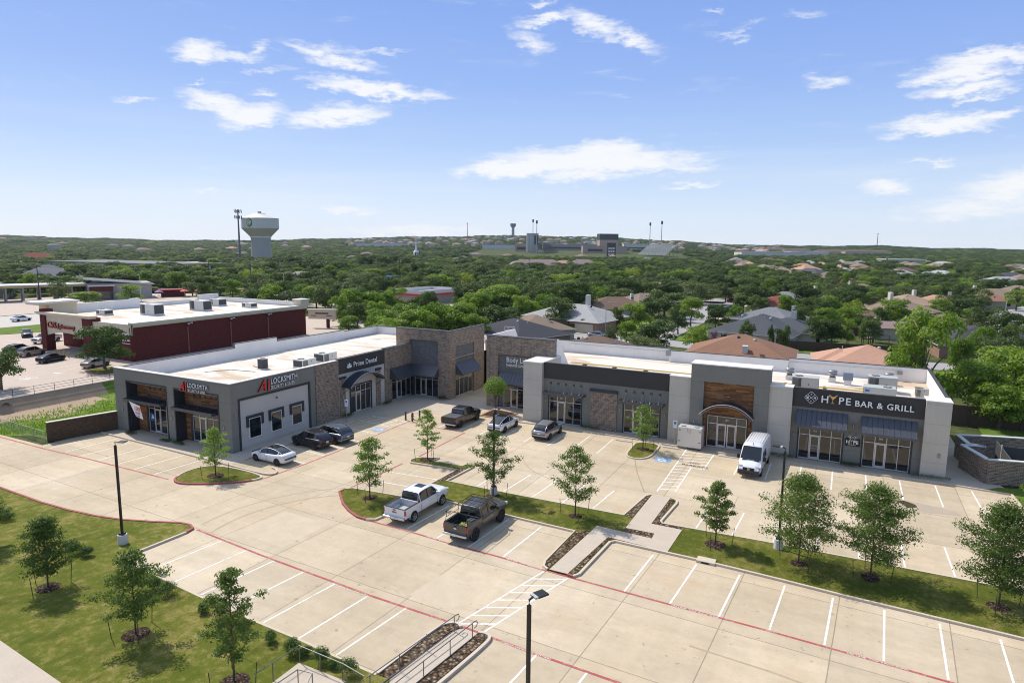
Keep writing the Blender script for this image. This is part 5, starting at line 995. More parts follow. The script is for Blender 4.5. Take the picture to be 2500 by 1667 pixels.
def cabin(root, st, belt, hwb, glassroof=False, pm=None, pill=(), roofm=None, x_ws=None, x_rw=None, sunroof=None):
    """st: (x, z, half width at top); screens lie in front of x_ws and behind x_rw, the roof between them"""
    st = lerp_st(st, 3); g = MB(); rf = MB(); bt = lambda x: belt(x) if callable(belt) else belt
    S_ = [[(x, -hwb, bt(x) - .02), (x, -h, z), (x, -h * .5, z + .03), (x, h * .5, z + .03), (x, h, z), (x, hwb, bt(x) - .02)] for x, z, h in st]
    for i in range(len(S_) - 1):
        a, b = S_[i], S_[i + 1]; xm = (a[0][0] + b[0][0]) / 2
        for j in range(5):
            top = j in (1, 2, 3); m_ = (g, CGL) if (not top or xm > x_ws or xm < x_rw) else (rf, roofm or pm)
            m_[0].poly([a[j], b[j], b[j + 1], a[j + 1]], m_[1])
    go = g.build('window', root, smooth=True); ro = rf.build('roof', root, smooth=True)
    p = MB()
    for sd in (-1, 1):
      p = MB()
      for x in pill:
        k_ = min(range(len(st)), key=lambda i: abs(st[i][0] - x)); X_, z, h = st[k_]
        for s in (sd,): p.add([(X_ - .06, s * (hwb + .006), bt(X_) - .02), (X_ + .06, s * (hwb + .006), bt(X_) - .02), (X_ + .04, s * (h + .01), z), (X_ - .04, s * (h + .01), z)], [(0, 1, 2, 3)], pm if x != pill[len(pill) // 2] or len(pill) < 3 else M_BLACK)
      p.tube([(x, sd * (h + .004), z + .005) for x, z, h in st], .028, pm, 5)
      p.build('pillar', root)
    if sunroof:
        q = MB(); x0, x1, h, z0, z1 = sunroof; q.add([(x0, -h, z0), (x1, -h, z1), (x1, h, z1), (x0, h, z0)], [(0, 1, 2, 3)], CGL); q.build('sunroof', root)
    return go
def lights(root, xt, zt, yt, xh, zh, yh, tw=.28, th=.16, bar=None, hw_=.3, hh=.14):
    for s in (-1, 1):
        b = MB(); b.box(xt - .03, s * yt - tw / 2, zt - th / 2, xt + .12, s * yt + tw / 2, zt + th / 2, TAIL); b.build('tail_light', root, bev=.02)
        b = MB(); b.box(xh - .14, s * yh - hw_ / 2, zh - hh / 2, xh + .02, s * yh + hw_ / 2, zh + hh / 2, HEADL); b.build('headlight', root, bev=.02)
    if bar: b = MB(); b.box(xt - .035, -yt, zt - .03, xt + .02, yt, zt + .03, TAIL); b.build('light_bar', root)
def plate(root, x, z, txt='TX 4821'):
    b = MB(); b.box(x - .015, -.16, z - .08, x, .16, z + .08, PLATE); b.build('license_plate', root)
def mirrors(root, x, z, hw, m, big=False):
    for s in (-1, 1):
        b = MB(); k_ = 1.6 if big else 1; b.box(x - .09 * k_, s * hw + (0 if s > 0 else -.2 * k_), z - .08 * k_, x + .09 * k_, s * hw + (.2 * k_ if s > 0 else 0), z + .08 * k_, m); b.build('mirror', root, bev=.02)
def side_lines(root, xs_, hw, z0, z1):
    b = MB()
    for x in xs_:
        for s in (-1, 1): b.box(x - .008, s * hw - .004, z0, x + .008, s * hw + .004, z1, M_BLACK)
    for x in xs_[:-1]:
        for s in (-1, 1): b.box(x + .12, s * hw - .02, z1 - .10, x + .30, s * hw + .02, z1 - .07, CHROME)
    b.build('door_seam', root)
def sedan(name, lab, x, y, rz, pm, rim=RIMS, tesla=False, L=4.7):
    r = empty(name, (x, y, .006), rz, label=lab, cat='car'); k_ = L / 4.7; hw = .92; b = MB()
    st = [(-2.35, .42, .78, .66), (-2.22, .30, .98, .80), (-1.9, .24, 1.06, .88), (-1.2, .2, 1.00, .92), (0, .18, .93, .92), (1.0, .18, .93, .92), (1.6, .2, .86, .91), (2.1, .24, .72, .86), (2.3, .32, .60, .74), (2.36, .40, .54, .60)]
    loft(b, [sect(a * k_, *q) for a, *q in lerp_st(st, 3)], pm); arches(b, (-1.42 * k_, 1.45 * k_), hw, .34); b.build('body', r, smooth=True)
    rm = CGL if tesla else pm
    cabin(r, [(-1.95 * k_, 1.03, .60), (-1.45 * k_, 1.24, .60), (-.8 * k_, 1.40, .60), (-.2, 1.45, .61), (.3, 1.42, .61), (.75, 1.24, .62), (1.25 * k_, .96, .66)], lambda x: .95 if x > -1 else 1.0, .80, pm=pm, pill=(.95, -.05, -1.35), roofm=rm, x_ws=.3, x_rw=-.75)
    wheels(r, (-1.42 * k_, 1.45 * k_), hw, .34, rim); lights(r, -2.24 * k_, .86, .62, 2.2 * k_, .62, .62, tw=.34, th=.13); plate(r, -2.32 * k_, .72); mirrors(r, .85, .98, .86, pm); side_lines(r, (.95, -.05, -1.0), hw, .32, .80); return r
def suv(name, lab, x, y, rz, pm, rim=RIMS, H=1.68, L=4.85, roofm=None, fast=False, clad=False, bar=False, dg=None):
    r = empty(name, (x, y, .006), rz, label=lab, cat='car'); k_ = L / 4.8; hw = .96; b = MB(); h = H / 1.68
    st = [(-2.4, .45, .85, .74), (-2.34, .36, 1.02, .86), (-2.1, .30, 1.10, .92), (-1.2, .25, 1.10, .96), (0, .23, 1.05, .96), (1.05, .23, 1.05, .96), (1.6, .25, 1.0, .95), (2.1, .3, .90, .90), (2.33, .38, .74, .80), (2.4, .48, .62, .66)]
    loft(b, [sect(a * k_, q[0], q[1] * h, q[2], .06) for a, *q in lerp_st(st, 3)], pm); arches(b, (-1.42 * k_, 1.45 * k_), hw, .37); b.build('body', r, smooth=True)
    tl = [(-2.28 * k_, 1.10 * h, .70), (-2.10 * k_, 1.34 * h, .70), (-1.6 * k_, 1.60 * H / 1.68, .68), (-.7, H - .03, .70), (0, H, .70), (.35, H - .03, .70), (.75, 1.42 * h, .70), (1.35 * k_, 1.07 * h, .72)] if not fast else [(-2.25 * k_, 1.10 * h, .68), (-1.9 * k_, 1.27 * h, .66), (-1.3 * k_, 1.46 * h, .66), (-.6, H - .05, .67), (0, H, .67), (.35, H - .04, .67), (.75, 1.38 * h, .68), (1.35 * k_, 1.05 * h, .72)]
    cabin(r, tl, lambda x: 1.08 * h, .85, pm=pm, pill=(1.0, .05, -1.1, -1.75), roofm=roofm, x_ws=.35, x_rw=-1.5 * k_ if not fast else -1.05)
    wheels(r, (-1.42 * k_, 1.45 * k_), hw, .37, rim); lights(r, -2.32 * k_, .98 * h, .68, 2.26 * k_, .80 * h, .66, tw=.36, th=.14, bar=bar); plate(r, -2.40 * k_, .80 * h); mirrors(r, .9, 1.1 * h, .9, pm); side_lines(r, (.95, -.05, -1.05), hw, .38, .92)
    c = MB(); c.box(-2.42 * k_, -.80, .34, -2.30 * k_, .80, .52, dg or M_BLACK); c.box(2.3 * k_, -.75, .36, 2.42 * k_, .75, .56, M_BLACK); c.build('bumper', r, bev=.03)
    if not roofm and not fast:
        c = MB()
        for s in (-1, 1): c.tube([(-1.6, s * .66, H - .02), (-.8, s * .68, H + .04), (.2, s * .68, H + .03), (.4, s * .66, H - .03)], .02, CHROME)
        c.build('roof_rail', r)
    return r
def pickup(name, lab, x, y, rz, pm, rim=RIMS, lift=0, wr=.41, bed='open', chrome=True, liner=LINER, tailtxt=None, tailm=None, sun=False):
    r = empty(name, (x, y, .006), rz, label=lab, cat='pickup truck'); hw = 1.0; Z = lift; b = MB(); f = lambda l: [(a, q[0] + Z, q[1] + Z, q[2]) for a, *q in l]
    st = f([(-1.08, .42, 1.22, .98), (0, .40, 1.22, 1.0), (1.25, .40, 1.22, 1.0), (1.7, .42, 1.26, .99), (2.3, .45, 1.22, .97), (2.75, .5, 1.14, .92), (2.93, .56, 1.0, .84), (2.97, .62, .9, .76)])
    loft(b, [sect(*q[:4], .07, .86) for q in lerp_st(st, 3)], pm); arches(b, (1.85,), hw, wr)
    b.box(-2.98, -hw, .55 + Z, -1.10, -hw + .13, 1.27 + Z, pm); b.box(-2.98, hw - .13, .55 + Z, -1.10, hw, 1.27 + Z, pm); b.box(-1.2, -hw + .13, .55 + Z, -1.10, hw - .13, 1.27 + Z, pm)
    for s in (-1, 1):
        n = 20; R = wr * 1.17; b.poly([(-1.95 + R * cos(pi * i / n), s * (hw + .004), wr + R * sin(pi * i / n)) for i in range(n + 1)] + [(-1.95 - R, s * (hw + .004), .5 + Z * .5), (-1.95 + R, s * (hw + .004), .5 + Z * .5)], M_BLACK)
        for cx in (-1.95, 1.85): b.tube([(cx + R * 1.03 * cos(pi * i / n), s * (hw + .01), wr + R * 1.03 * sin(pi * i / n)) for i in range(n + 1)], .03, pm, 5)
    b.build('body', r, smooth=False, bev=.03)
    d_ = MB(); d_.box(-2.95, -.87, .70 + Z, -1.2, .87, .76 + Z, liner)
    for s in (-1, 1): d_.box(-2.95, s * .87 - (.01 if s > 0 else 0), .76 + Z, -1.2, s * .87 + (.01 if s < 0 else 0), 1.25 + Z, liner); d_.box(-2.35, s * .87 - (.25 if s > 0 else 0), .76 + Z, -1.55, s * .87 + (.25 if s < 0 else 0), .95 + Z, liner)
    d_.box(-1.215, -.87, .76 + Z, -1.20, .87, 1.25 + Z, liner)
    for i in range(9): d_.box(-2.95, -.8 + i * .2 - .02, .76 + Z, -1.2, -.8 + i * .2 + .02, .775 + Z, liner)
    d_.build('cargo_bed', r)
    t = MB(); t.box(-3.03, -.90, .62 + Z, -2.96, .90, 1.27 + Z, pm); t.box(-3.05, -.12, 1.12 + Z, -3.03, .12, 1.19 + Z, M_BLACK); t.box(-3.04, -.86, 1.27 + Z, -2.95, .86, 1.30 + Z, M_BLACK); to = t.build('tailgate', r)
    if tailtxt:
        q = text('tailgate_lettering', tailtxt, .11, tailm, to, ext=.01, bold=.006, align='CENTER', sx=1.3); q.location = (-3.045, 0, .93 + Z); q.rotation_euler[2] = -pi / 2
    m_ = MB()
    for s in (-1, 1): m_.box(-2.98, s * hw - (.14 if s > 0 else .0), 1.27 + Z, -1.1, s * hw + (.0 if s > 0 else .14), 1.30 + Z, M_BLACK)
    m_.build('bed_rail', r)
    if bed == 'cover':
        for i in range(3): q = MB(); q.box(-2.95 + i * .6, -.9, 1.30 + Z, -2.37 + i * .6, .9, 1.335 + Z, mat('tonneau', (.10, .10, .11), .35)); q.build('bed_cover', r)
    z = Z
    cabin(r, [(-1.12, 1.22 + z, .78), (-1.08, 1.55 + z, .76), (-.95, 1.84 + z, .73), (-.5, 1.92 + z, .72), (.3, 1.93 + z, .72), (.75, 1.88 + z, .72), (1.1, 1.62 + z, .76), (1.55, 1.25 + z, .84)], 1.22 + z, .90, pm=pm, pill=(1.3, .15, -.95), roofm=None, x_ws=.75, x_rw=-.95, sunroof=(-.1, .6, .38, 1.968 + z, 1.958 + z) if sun else None)
    wheels(r, (-1.95, 1.85), hw + (.05 if lift else 0), wr, rim, .30); mirrors(r, 1.15, 1.3 + z, .98, pm, True); side_lines(r, (1.2, .15, -.95), hw, .62 + z, 1.05 + z)
    for s in (-1, 1):
        q = MB(); q.box(-3.02, s * .955 - .06, .82 + z, -2.90, s * .955 + .065, 1.2 + z, TAIL); q.build('tail_light', r, bev=.015); q = MB(); q.box(2.75, s * .80 - .16, .9 + z, 2.95, s * .80 + .12, 1.08 + z, HEADL); q.build('headlight', r, bev=.02)
    q = MB(); q.box(-3.2, -.98, .48 + z, -3.0, .98, .64 + z, CHROME if chrome else M_BLACK); q.box(-3.16, -.35, .40 + z, -3.0, .35, .52 + z, M_BLACK); q.build('bumper', r, bev=.04); plate(r, -3.205, .57 + z)
    q = MB(); q.box(2.8, -.80, .48 + z, 3.0, .80, .72 + z, CHROME if chrome else M_BLACK); q.box(2.93, -.55, .74 + z, 3.0, .55, 1.05 + z, M_BLACK); q.build('grille', r, bev=.03)
    return r
T1 = sedan('parked_car', 'white saloon with a dark glass roof, parked nose-in at the pale panel wall', -47.95, 44.25, radians(178), P_WHITE, RIMB, True)
suv('parked_car', 'black compact SUV parked beside the brick bay of the locksmith building', -48.2, 49.65, radians(174), P_BLACK, RIMS, 1.66, 4.6)
suv('parked_car', 'blue-grey three-row SUV with a dark sunroof, parked close beside the black SUV', -47.75, 52.1, radians(175), P_GBLUE, RIMS, 1.72, 4.95)
pickup('pickup_truck', 'black pickup with a folded grey bed cover near the brick corner', -39.2, 64.75, radians(90), P_BLACK, RIMB, 0, .41, 'cover', True, tailtxt=None)
suv('parked_car', 'white hatchback with a dark glass roof behind the lamp post', -33.75, 64.75, radians(90.5), P_WHITE, RIMB, 1.62, 4.75, roofm=CGL, fast=True)
suv('parked_car', 'silver crossover with a wide red tail light strip in front of the first slatted canopy', -28.25, 64.75, radians(90.5), P_SILV, RIMS, 1.66, 4.85, bar=True)
pickup('pickup_truck', 'white pickup with an empty bed and sunroof on the grass strip side', -28.8, 40.9, radians(89), P_WHITE, RIMS, .02, .42, 'open', True, BEDW, 'GMC', mat('logo_red', (.35, .05, .05), .4), True)
GT = pickup('pickup_truck', 'dark grey-brown lifted pickup with a black ladder rack over its bed', -23.1, 40.3, radians(89), P_BROWN, RIMB, .14, .47, 'open', True, LINER, None)
b = MB()
for s in (-1, 1):
    b.tube([(-2.85, s * .93, 1.42), (-2.85, s * .80, 2.22)], .025, M_BLACK); b.tube([(-1.25, s * .93, 1.42), (-1.25, s * .80, 2.22)], .025, M_BLACK); b.tube([(-3.0, s * .80, 2.22), (.7, s * .80, 2.24), (1.0, s * .80, 2.05)], .025, M_BLACK); b.tube([(-2.85, s * .88, 1.75), (-1.25, s * .88, 1.75)], .02, M_BLACK)
for x in (-2.85, -1.25, -.4, .3, .7): b.tube([(x, -.8, 2.24), (x, .8, 2.24)], .022, M_BLACK)
for y in (-.3, .3): b.tube([(-1.25, y, 2.24), (.7, y, 2.26)], .018, M_BLACK)
b.build('ladder_rack', GT)
b = MB(); b.lathe([(0, 0), (.10, .0), (.10, .012), (0, .014)], PLATE, 16); q = b.build('tailgate_emblem', GT); q.rotation_euler = (0, -pi / 2, 0); q.location = (-3.06, 0, 1.14); q.scale = (.6, 1.3, 1)
b = MB(); rnd = random.Random(4)
for i in range(26):
    p = [(rnd.uniform(-.3, .3), rnd.uniform(-.3, .3), .12 + rnd.uniform(0, .12)) for _ in range(3)]; b.tube(p, .02, mat('hose_yellow', (.42, .48, .08), .6), 4)
o = b.build('coiled_hose', label='tangle of yellow-green hose in the bed of the ladder-rack pickup', cat='hose'); o.location = (-23.1, 38.3, .86)
b = MB(); b.lathe([(0, 0), (.14, 0), (.12, .28), (.05, .32), (0, .34)], mat('can_red', (.62, .07, .02), .5), 12); o = b.build('fuel_can', label='small orange-red can beside the hose in the pickup bed', cat='can'); o.location = (-22.6, 37.95, .9)
b = MB(); b.box(-.35, -.2, 0, .35, .2, .35, M_UNIT); b.box(-.37, -.22, .35, .37, .22, .40, M_UNITD); o = b.build('tool_box', label='grey tool box at the side of the ladder-rack pickup bed', cat='tool box'); o.location = (-22.75, 38.9, .9); o.rotation_euler[2] = 1.3
def van():
    r = empty('delivery_van', (-6.6, 64.45, .006), radians(-92), label='white high-roof van with a black bumper, reversed up to the arched doorway', cat='van'); b = MB()
    st = [(-3.48, .42, 2.45, .90), (-3.40, .36, 2.60, .98), (-2.6, .34, 2.68, 1.0), (0, .34, 2.70, 1.0), (1.0, .34, 2.66, 1.0), (1.5, .34, 2.52, 1.0), (1.95, .34, 2.05, 1.0), (2.45, .34, 1.52, 1.0), (2.65, .34, 1.38, .99), (3.1, .36, 1.18, .95), (3.35, .40, 1.0, .88), (3.45, .5, .86, .78)]
    S_ = []
    for x, zl, zs, hw in lerp_st(st, 3):
        k_ = min(1, max(0, (zs - 1.2) / 1.3)); tp = hw * (.90 - .10 * k_); h = [(-hw * .92, zl), (-hw, zl + .2), (-hw, min(1.2, zs - .1)), (-hw * (1 - .06 * k_), zs - .12 - .1 * k_), (-tp, zs - .02), (-tp * .5, zs + .03)]; S_.append([(x, y, z) for y, z in h] + [(x, -y, z) for y, z in h[::-1]])
    loft(b, S_, P_WHITE); arches(b, (-2.1, 2.2), 1.0, .37)
    for i in range(7): b.box(-3.0, -.66 + i * .22 - .03, 2.70, .7, -.66 + i * .22 + .03, 2.735, P_WHITE)
    b.build('body', r, smooth=True)
    g = MB(); g.add([(1.58, -.80, 2.47), (1.58, .80, 2.47), (2.52, .90, 1.51), (2.52, -.90, 1.51)], [(0, 1, 2, 3)], CGL); o = g.build('windshield', r); 
    for v in o.data.vertices: v.co += Vector((.05, 0, .05))
    for s in (-1, 1):
        g = MB(); y = s * 1.006; y2 = s * .965; g.poly([(1.2, y, 1.35), (2.2, y, 1.35), (1.75, y2, 2.1), (1.2, y2, 2.15)], CGL); g.poly([(-.1, y, 1.35), (1.05, y, 1.35), (1.05, y2, 2.15), (-.1, y2, 2.15)], CGL) if s > 0 else None; g.build('side_window', r)
        q = MB(); q.box(3.12, s * .72 - .18, .95, 3.33, s * .72 + .14, 1.17, HEADL); q.build('headlight', r, bev=.03); q = MB(); q.box(-3.5, s * .9 - .06, .9, -3.42, s * .9 + .06, 1.5, TAIL); q.build('tail_light', r); q = MB(); q.box(1.9, s * 1.03 - .0, 1.35, 2.1, s * 1.03 + .24 * s, 1.75, M_BLACK); q.build('mirror', r, bev=.03)
        q = MB(); q.box(2.35, s * .55 - .25, 1.47, 2.62, s * .55 + .2, 1.50, M_BLACK); q.build('hood_vent', r)
    q = MB(); q.box(3.15, -.93, .36, 3.52, .93, .78, mat('bumper_grey', (.05, .05, .055), .7)); q.box(3.3, -.5, .78, 3.47, .5, 1.0, M_BLACK); q.box(3.5, -.45, .46, 3.54, .45, .56, M_BLACK); q.build('bumper', r, bev=.06)
    q = MB(lambda x, y, z: (3.50 + z, x, .90 + y)); q.lathe([(.09, 0), (.115, 0), (.115, .02), (.09, .02)], CHROME, 20)
    for i in range(3): a = pi / 2 + 2 * pi * i / 3; q.poly([(.02 * cos(a + pi / 2), .02 * sin(a + pi / 2), .015), (.1 * cos(a), .1 * sin(a), .015), (.02 * cos(a - pi / 2), .02 * sin(a - pi / 2), .015)], CHROME)
    q.build('front_emblem', r); q = MB(); q.box(-1.4, -.012 - 1.0, .62, 1.2, -1.0, .70, M_BLACK); q.box(-1.4, 1.0, .62, 1.2, 1.012, .70, M_BLACK); q.build('side_trim', r)
    q = MB(); q.tube([(1.45, 0, 2.58), (1.35, 0, 2.80)], .02, M_BLACK); q.build('antenna', r); wheels(r, (-2.1, 2.2), 1.0, .36, RIMS); return r
van()
C1 = sedan('parked_car', 'champagne saloon in front of the tree at the pharmacy', -110.7, 65.2, radians(104), P_TAN); sedan('parked_car', 'black saloon between the beige SUV and the champagne saloon at the pharmacy', -121.9, 64.3, radians(104), P_BLACK)
suv('parked_car', 'beige SUV with dark windows nearest the pharmacy entrance pier', -131.5, 66.2, radians(104), P_TAN, dg=M_BLACK); suv('parked_car', 'black SUV half hidden behind the beige SUV at the pharmacy', -136.4, 66.6, radians(104), P_BLACK); DS = suv('parked_car', 'dark blue SUV alone by the grass verge of the pharmacy lot', -158.0, 79.0, radians(-25), P_NAVY2)
pickup('pickup_truck', 'pale grey pickup parked behind the pharmacy entrance pier', -146, 76.5, radians(-70), P_SILV)
sedan('parked_car', 'white saloon passing on the road beyond the pharmacy', -190, 94, radians(100), P_WHITE)
for (x, y, rz, kd, lab) in ((-47.5, 239, 92, 0, 'pale grey pickup parked in the shade of the trees on the residential street'), (-38.5, 262, 170, 1, 'red saloon parked at the head of the residential cul-de-sac'), (-31, 262, 170, 2, 'dark pickup beside the red saloon at the head of the cul-de-sac'), (-34.5, 228, 70, 3, 'black saloon parked near the round tree on the residential street'), (46.5, 243, 15, 1, 'dark red SUV on the driveway near the curved street at the right edge'),
                        (31.5, 214, 100, 3, 'dark saloon on a driveway behind the charcoal-roofed house'), (-49.5, 141.2, 3, 4, 'pale blue saloon behind the shrubs over the bar roof'), (56.5, 262, 20, 1, 'red car cut by the right edge of the picture')):
    src = {1: P_RED2, 3: P_BLACK, 4: P_SILV}.get(kd)
    (pickup if kd in (0, 2) else sedan)('parked_car', lab, x, y, radians(rz), P_SILV if kd == 0 else P_BLACK if kd == 2 else src)
# ================================================================== street furniture
def lamp_post(x, y, rz, h, lab, arm=.35, base=.75):
    r = empty('street_lamp', (x, y, 0), rz, label=lab, cat='lamp post'); b = MB(); b.cyl(0, 0, 0, base, .32, .30, M_BASE, 20); b.build('concrete_base', r)
    b = MB(); b.box(-.17, -.17, base, .17, .17, base + .12, M_POLE); b.box(-.065, -.065, base + .12, .065, .065, h - .05, M_POLE); b.build('pole', r); b = MB(); b.tube([(0, 0, h - .06), (0, 0, h + .16), (arm * .6, 0, h + .24)], .045, M_POLE, 8); b.build('arm', r)
    b = MB(); b.box(arm * .5, -.19, h + .19, arm * .5 + .14, .19, h + .27, M_UNIT); b.box(arm * .5 + .14, -.22, h + .20, arm * .5 + .62, .22, h + .27, M_BLACK); b.build('lamp_head', r, bev=.01); return r
lamp_post(-43.4, 26.4, radians(20), 7.15, 'tall dark lamp post on a white concrete base in the front lawn'); lamp_post(-25.1, 46.5, radians(85), 7.1, 'dark lamp post behind the leafy tree in the middle grass strip'); lamp_post(-2.9, 47.1, radians(170), 7.1, 'dark lamp post by the rounded tree in front of the bar')
_p = Vector((-9.95, 21.35)); lamp_post(_p.x, _p.y, radians(62), 7.2, 'nearest lamp post, rising from the bottom edge of the picture')
def bollard(x, y, m, lab, h=1.0):
    b = MB(); b.cyl(0, 0, 0, h, .11, .11, m, 14); b.lathe([(.11, h), (.09, h + .05), (0, h + .07)], m, 14); o = b.build('bollard', label=lab, cat='bollard'); o.location = (x, y, 0)
bollard(-45.7, 62.5, M_UNITD, 'dark bollard left of the red hydrant, at the pavement edge'); bollard(-44.6, 62.3, M_UNITD, 'dark bollard in front of the red hydrant'); bollard(-44.6, 63.8, M_UNITD, 'dark bollard right of the red hydrant')
b = MB(); HR = mat('hydrant_red', (.42, .03, .03), .5); b.lathe([(0, 0), (.17, 0), (.17, .06), (.11, .08), (.11, .55), (.15, .57), (.15, .62), (.12, .72), (.05, .80), (.04, .86), (0, .86)], HR, 16); b.tube([(-.2, 0, .45), (.2, 0, .45)], .06, HR, 8); b.tube([(0, -.19, .42), (0, 0, .42)], .08, HR, 8); o = b.build('fire_hydrant', smooth=True, label='red fire hydrant between dark bollards', cat='fire hydrant'); o.location = (-45.2, 63.2, 0)
def hc_sign(x, y, rz, lab):
    r = empty('parking_sign', (x, y, 0), rz, label=lab, cat='parking sign'); b = MB(); b.tube([(0, 0, 0), (0, 0, 2.85)], .03, M_STEEL); b.build('post', r); b = MB(); b.box(-.2, -.05, 1.95, .2, -.03, 2.75, M_SIGNW); b.box(-.12, -.054, 2.35, .12, -.05, 2.62, M_SBLUE); o = b.build('sign_plate', r)
    t = text('sign_lettering', 'RESERVED', .055, M_SBLUE, o, ext=.004, align='CENTER'); t.location = (0, -.056, 2.2); t = text('sign_lettering', 'PARKING', .055, M_SBLUE, o, ext=.004, align='CENTER'); t.location = (0, -.056, 2.08)
hc_sign(-51.1, 58.3, radians(70), 'accessible parking sign on a thin post by the brick pilasters'); hc_sign(-14.95, 67.7, 0, 'accessible parking sign on a thin post left of the steel container')
b = MB(); b.box(-1.2, -.75, .12, 1.2, .75, 2.25, mat('brushed_steel', (.70, .67, .62), .42, .35)); 
for x in (-1.1, 1.0):
    for y in (-.65, .55): b.box(x, y, 0, x + .1, y + .1, .12, M_BLACK)
b.box(-1.22, -.77, .12, 1.22, -.75, .2, M_STEEL); o = b.build('steel_cabinet', bev=.03, label='large shiny steel cabinet standing by the arched shop doorway', cat='cabinet'); o.location = (-13.35, 67.95, .02)
b = MB()
for z in (.75, 1.9):
    for x in (-1.1, .95): b.box(x, -.79, z, x + .18, -.75, z + .07, M_UNITD)
b.tube([(-.2, -.78, 2.25), (-.15, -.82, 1.8), (.1, -.82, 1.75), (.15, -.8, 2.28)], .015, M_UNITD); b.box(-.9, -.5, 2.25, -.5, -.2, 2.38, M_UNIT); b.box(.4, -.4, 2.25, .8, 0, 2.35, M_UNIT); setp(b.build('latch'), o)
WS = None
for i, (x, y, lab) in enumerate(((-20.1, 66.6, 'left of the tree island before the second slatted canopy'), (-15.0, 66.6, 'in the blue-marked bay by the tree island'), (-9.3, 66.4, 'in front of the arched doorway, left of the van'))):
    b = MB(); s_ = [(-.9, .07), (-.9, -.07)]; b.add([(x_, y_, z_) for x_ in (-.9, .9) for y_, z_ in ((-.08, 0), (-.05, .12), (.05, .12), (.08, 0))], [(0, 1, 2, 3), (4, 5, 6, 7), (0, 1, 5, 4), (1, 2, 6, 5), (2, 3, 7, 6), (3, 0, 4, 7)], M_BASE); o = b.build('wheel_stop', label='concrete wheel stop ' + lab, cat='wheel stop', group='wheel stops'); o.location = (x, y, 0)
# handrails by the stair path
def rail(lab, paths, posts, z=.95, n='handrail'):
    r = empty(n, (0, 0, 0), label=lab, cat='handrail'); r.location = (*posts[0], 0); o_ = Vector((*posts[0], 0)); b = MB()
    for p in paths: b.tube([tuple(Vector(q) - o_) for q in p], .026, M_RAIL, 7)
    b.build('rail', r)
    for x, y in posts: b = MB(); b.tube([(x - o_.x, y - o_.y, 0), (x - o_.x, y - o_.y, z)], .026, M_RAIL, 7); b.build('post', r)
def run(a, b, loop=True, z=.95, z2=.12):
    a = Vector(a); b = Vector(b); e = (b - a).normalized(); L_ = [(*a, z), (*b, z)]
    L_ += [(*(b + e * .22), z - .04), (*(b + e * .28), z - .2), (*(b + e * .22), z - .34), (*b, z - .36)] if loop else []
    return [L_, [(*a, z2), (*b, z2)]]
rail('left handrail with a looped end along the stair path', run((-18.45, 21.9), (-17.55, 28.3)), [(-18.4, 22.1), (-18.2, 24.1), (-17.95, 26.1), (-17.6, 28.2)]); rail('right handrail with a looped end along the stair path', run((-17.2, 21.0), (-16.35, 28.2)), [(-17.05, 22.2), (-16.85, 24.2), (-16.6, 26.2), (-16.38, 28.05)]); 
rail('handrail framing the square landing in the lawn corner', [[(-23.1, 19.6, 1.05), (-22.9, 22.2, 1.05), (-20.0, 22.1, 1.05), (-18.55, 21.9, 1.0)]], [(-23.0, 20.6), (-22.9, 22.2), (-21.5, 22.15), (-20.05, 22.1)], 1.05); rail('short inner handrail at the head of the steps', [[(-21.9, 19.2, .9), (-21.7, 20.9, .95), (-20.9, 21.0, .95), (-20.4, 19.6, .6)]], [(-21.7, 20.9), (-20.9, 21.0)], .95)
# ================================================================== trees
RNG = np.random.default_rng(7)
def quads_mesh(name, C, T, B, m):
    """diamond-shaped leaf faces: centres, long and short half-axes"""
    n = len(C); V = np.stack([C - T, C + B * .9 + T * .1, C + T, C - B * .9 + T * .1], 1).reshape(-1, 3); me = bpy.data.meshes.new(name)
    me.vertices.add(4 * n); me.vertices.foreach_set('co', V.astype(np.float32).ravel()); me.loops.add(4 * n); me.loops.foreach_set('vertex_index', np.arange(4 * n, dtype=np.int32))
    me.polygons.add(n); me.polygons.foreach_set('loop_start', np.arange(0, 4 * n, 4, dtype=np.int32)); me.polygons.foreach_set('loop_total', np.full(n, 4, np.int32))
    me.materials.append(m); me.update(calc_edges=True); return me
def nrm(a): return a / np.maximum(np.linalg.norm(a, axis=1, keepdims=True), 1e-6)
def leaves(blobs, n, size, jit=.8, shell=.5, rng=RNG, asp=.55):
    b = np.array(blobs, float); w = b[:, 3] * b[:, 4]; i = rng.choice(len(b), n, p=w / w.sum()); c = b[i, :3]; r = b[i, 3:5]
    d = nrm(rng.normal(size=(n, 3))); d[:, 2] = np.where(d[:, 2] < -.3, -d[:, 2] * .6, d[:, 2]); d = nrm(d)
    k_ = (1 - shell * rng.random(n) ** 1.6)[:, None]; p = c + d * np.concatenate([r[:, :1], r[:, :1], r[:, 1:]], 1) * k_
    nn = nrm(d + jit * rng.normal(size=(n, 3)) * .6 + np.array([0, 0, .25])); t = nrm(np.cross(nn, rng.normal(size=(n, 3)))); bb = np.cross(nn, t); s = (size * rng.uniform(.6, 1.35, n))[:, None]
    return p, t * s * .5, bb * s * .5 * asp
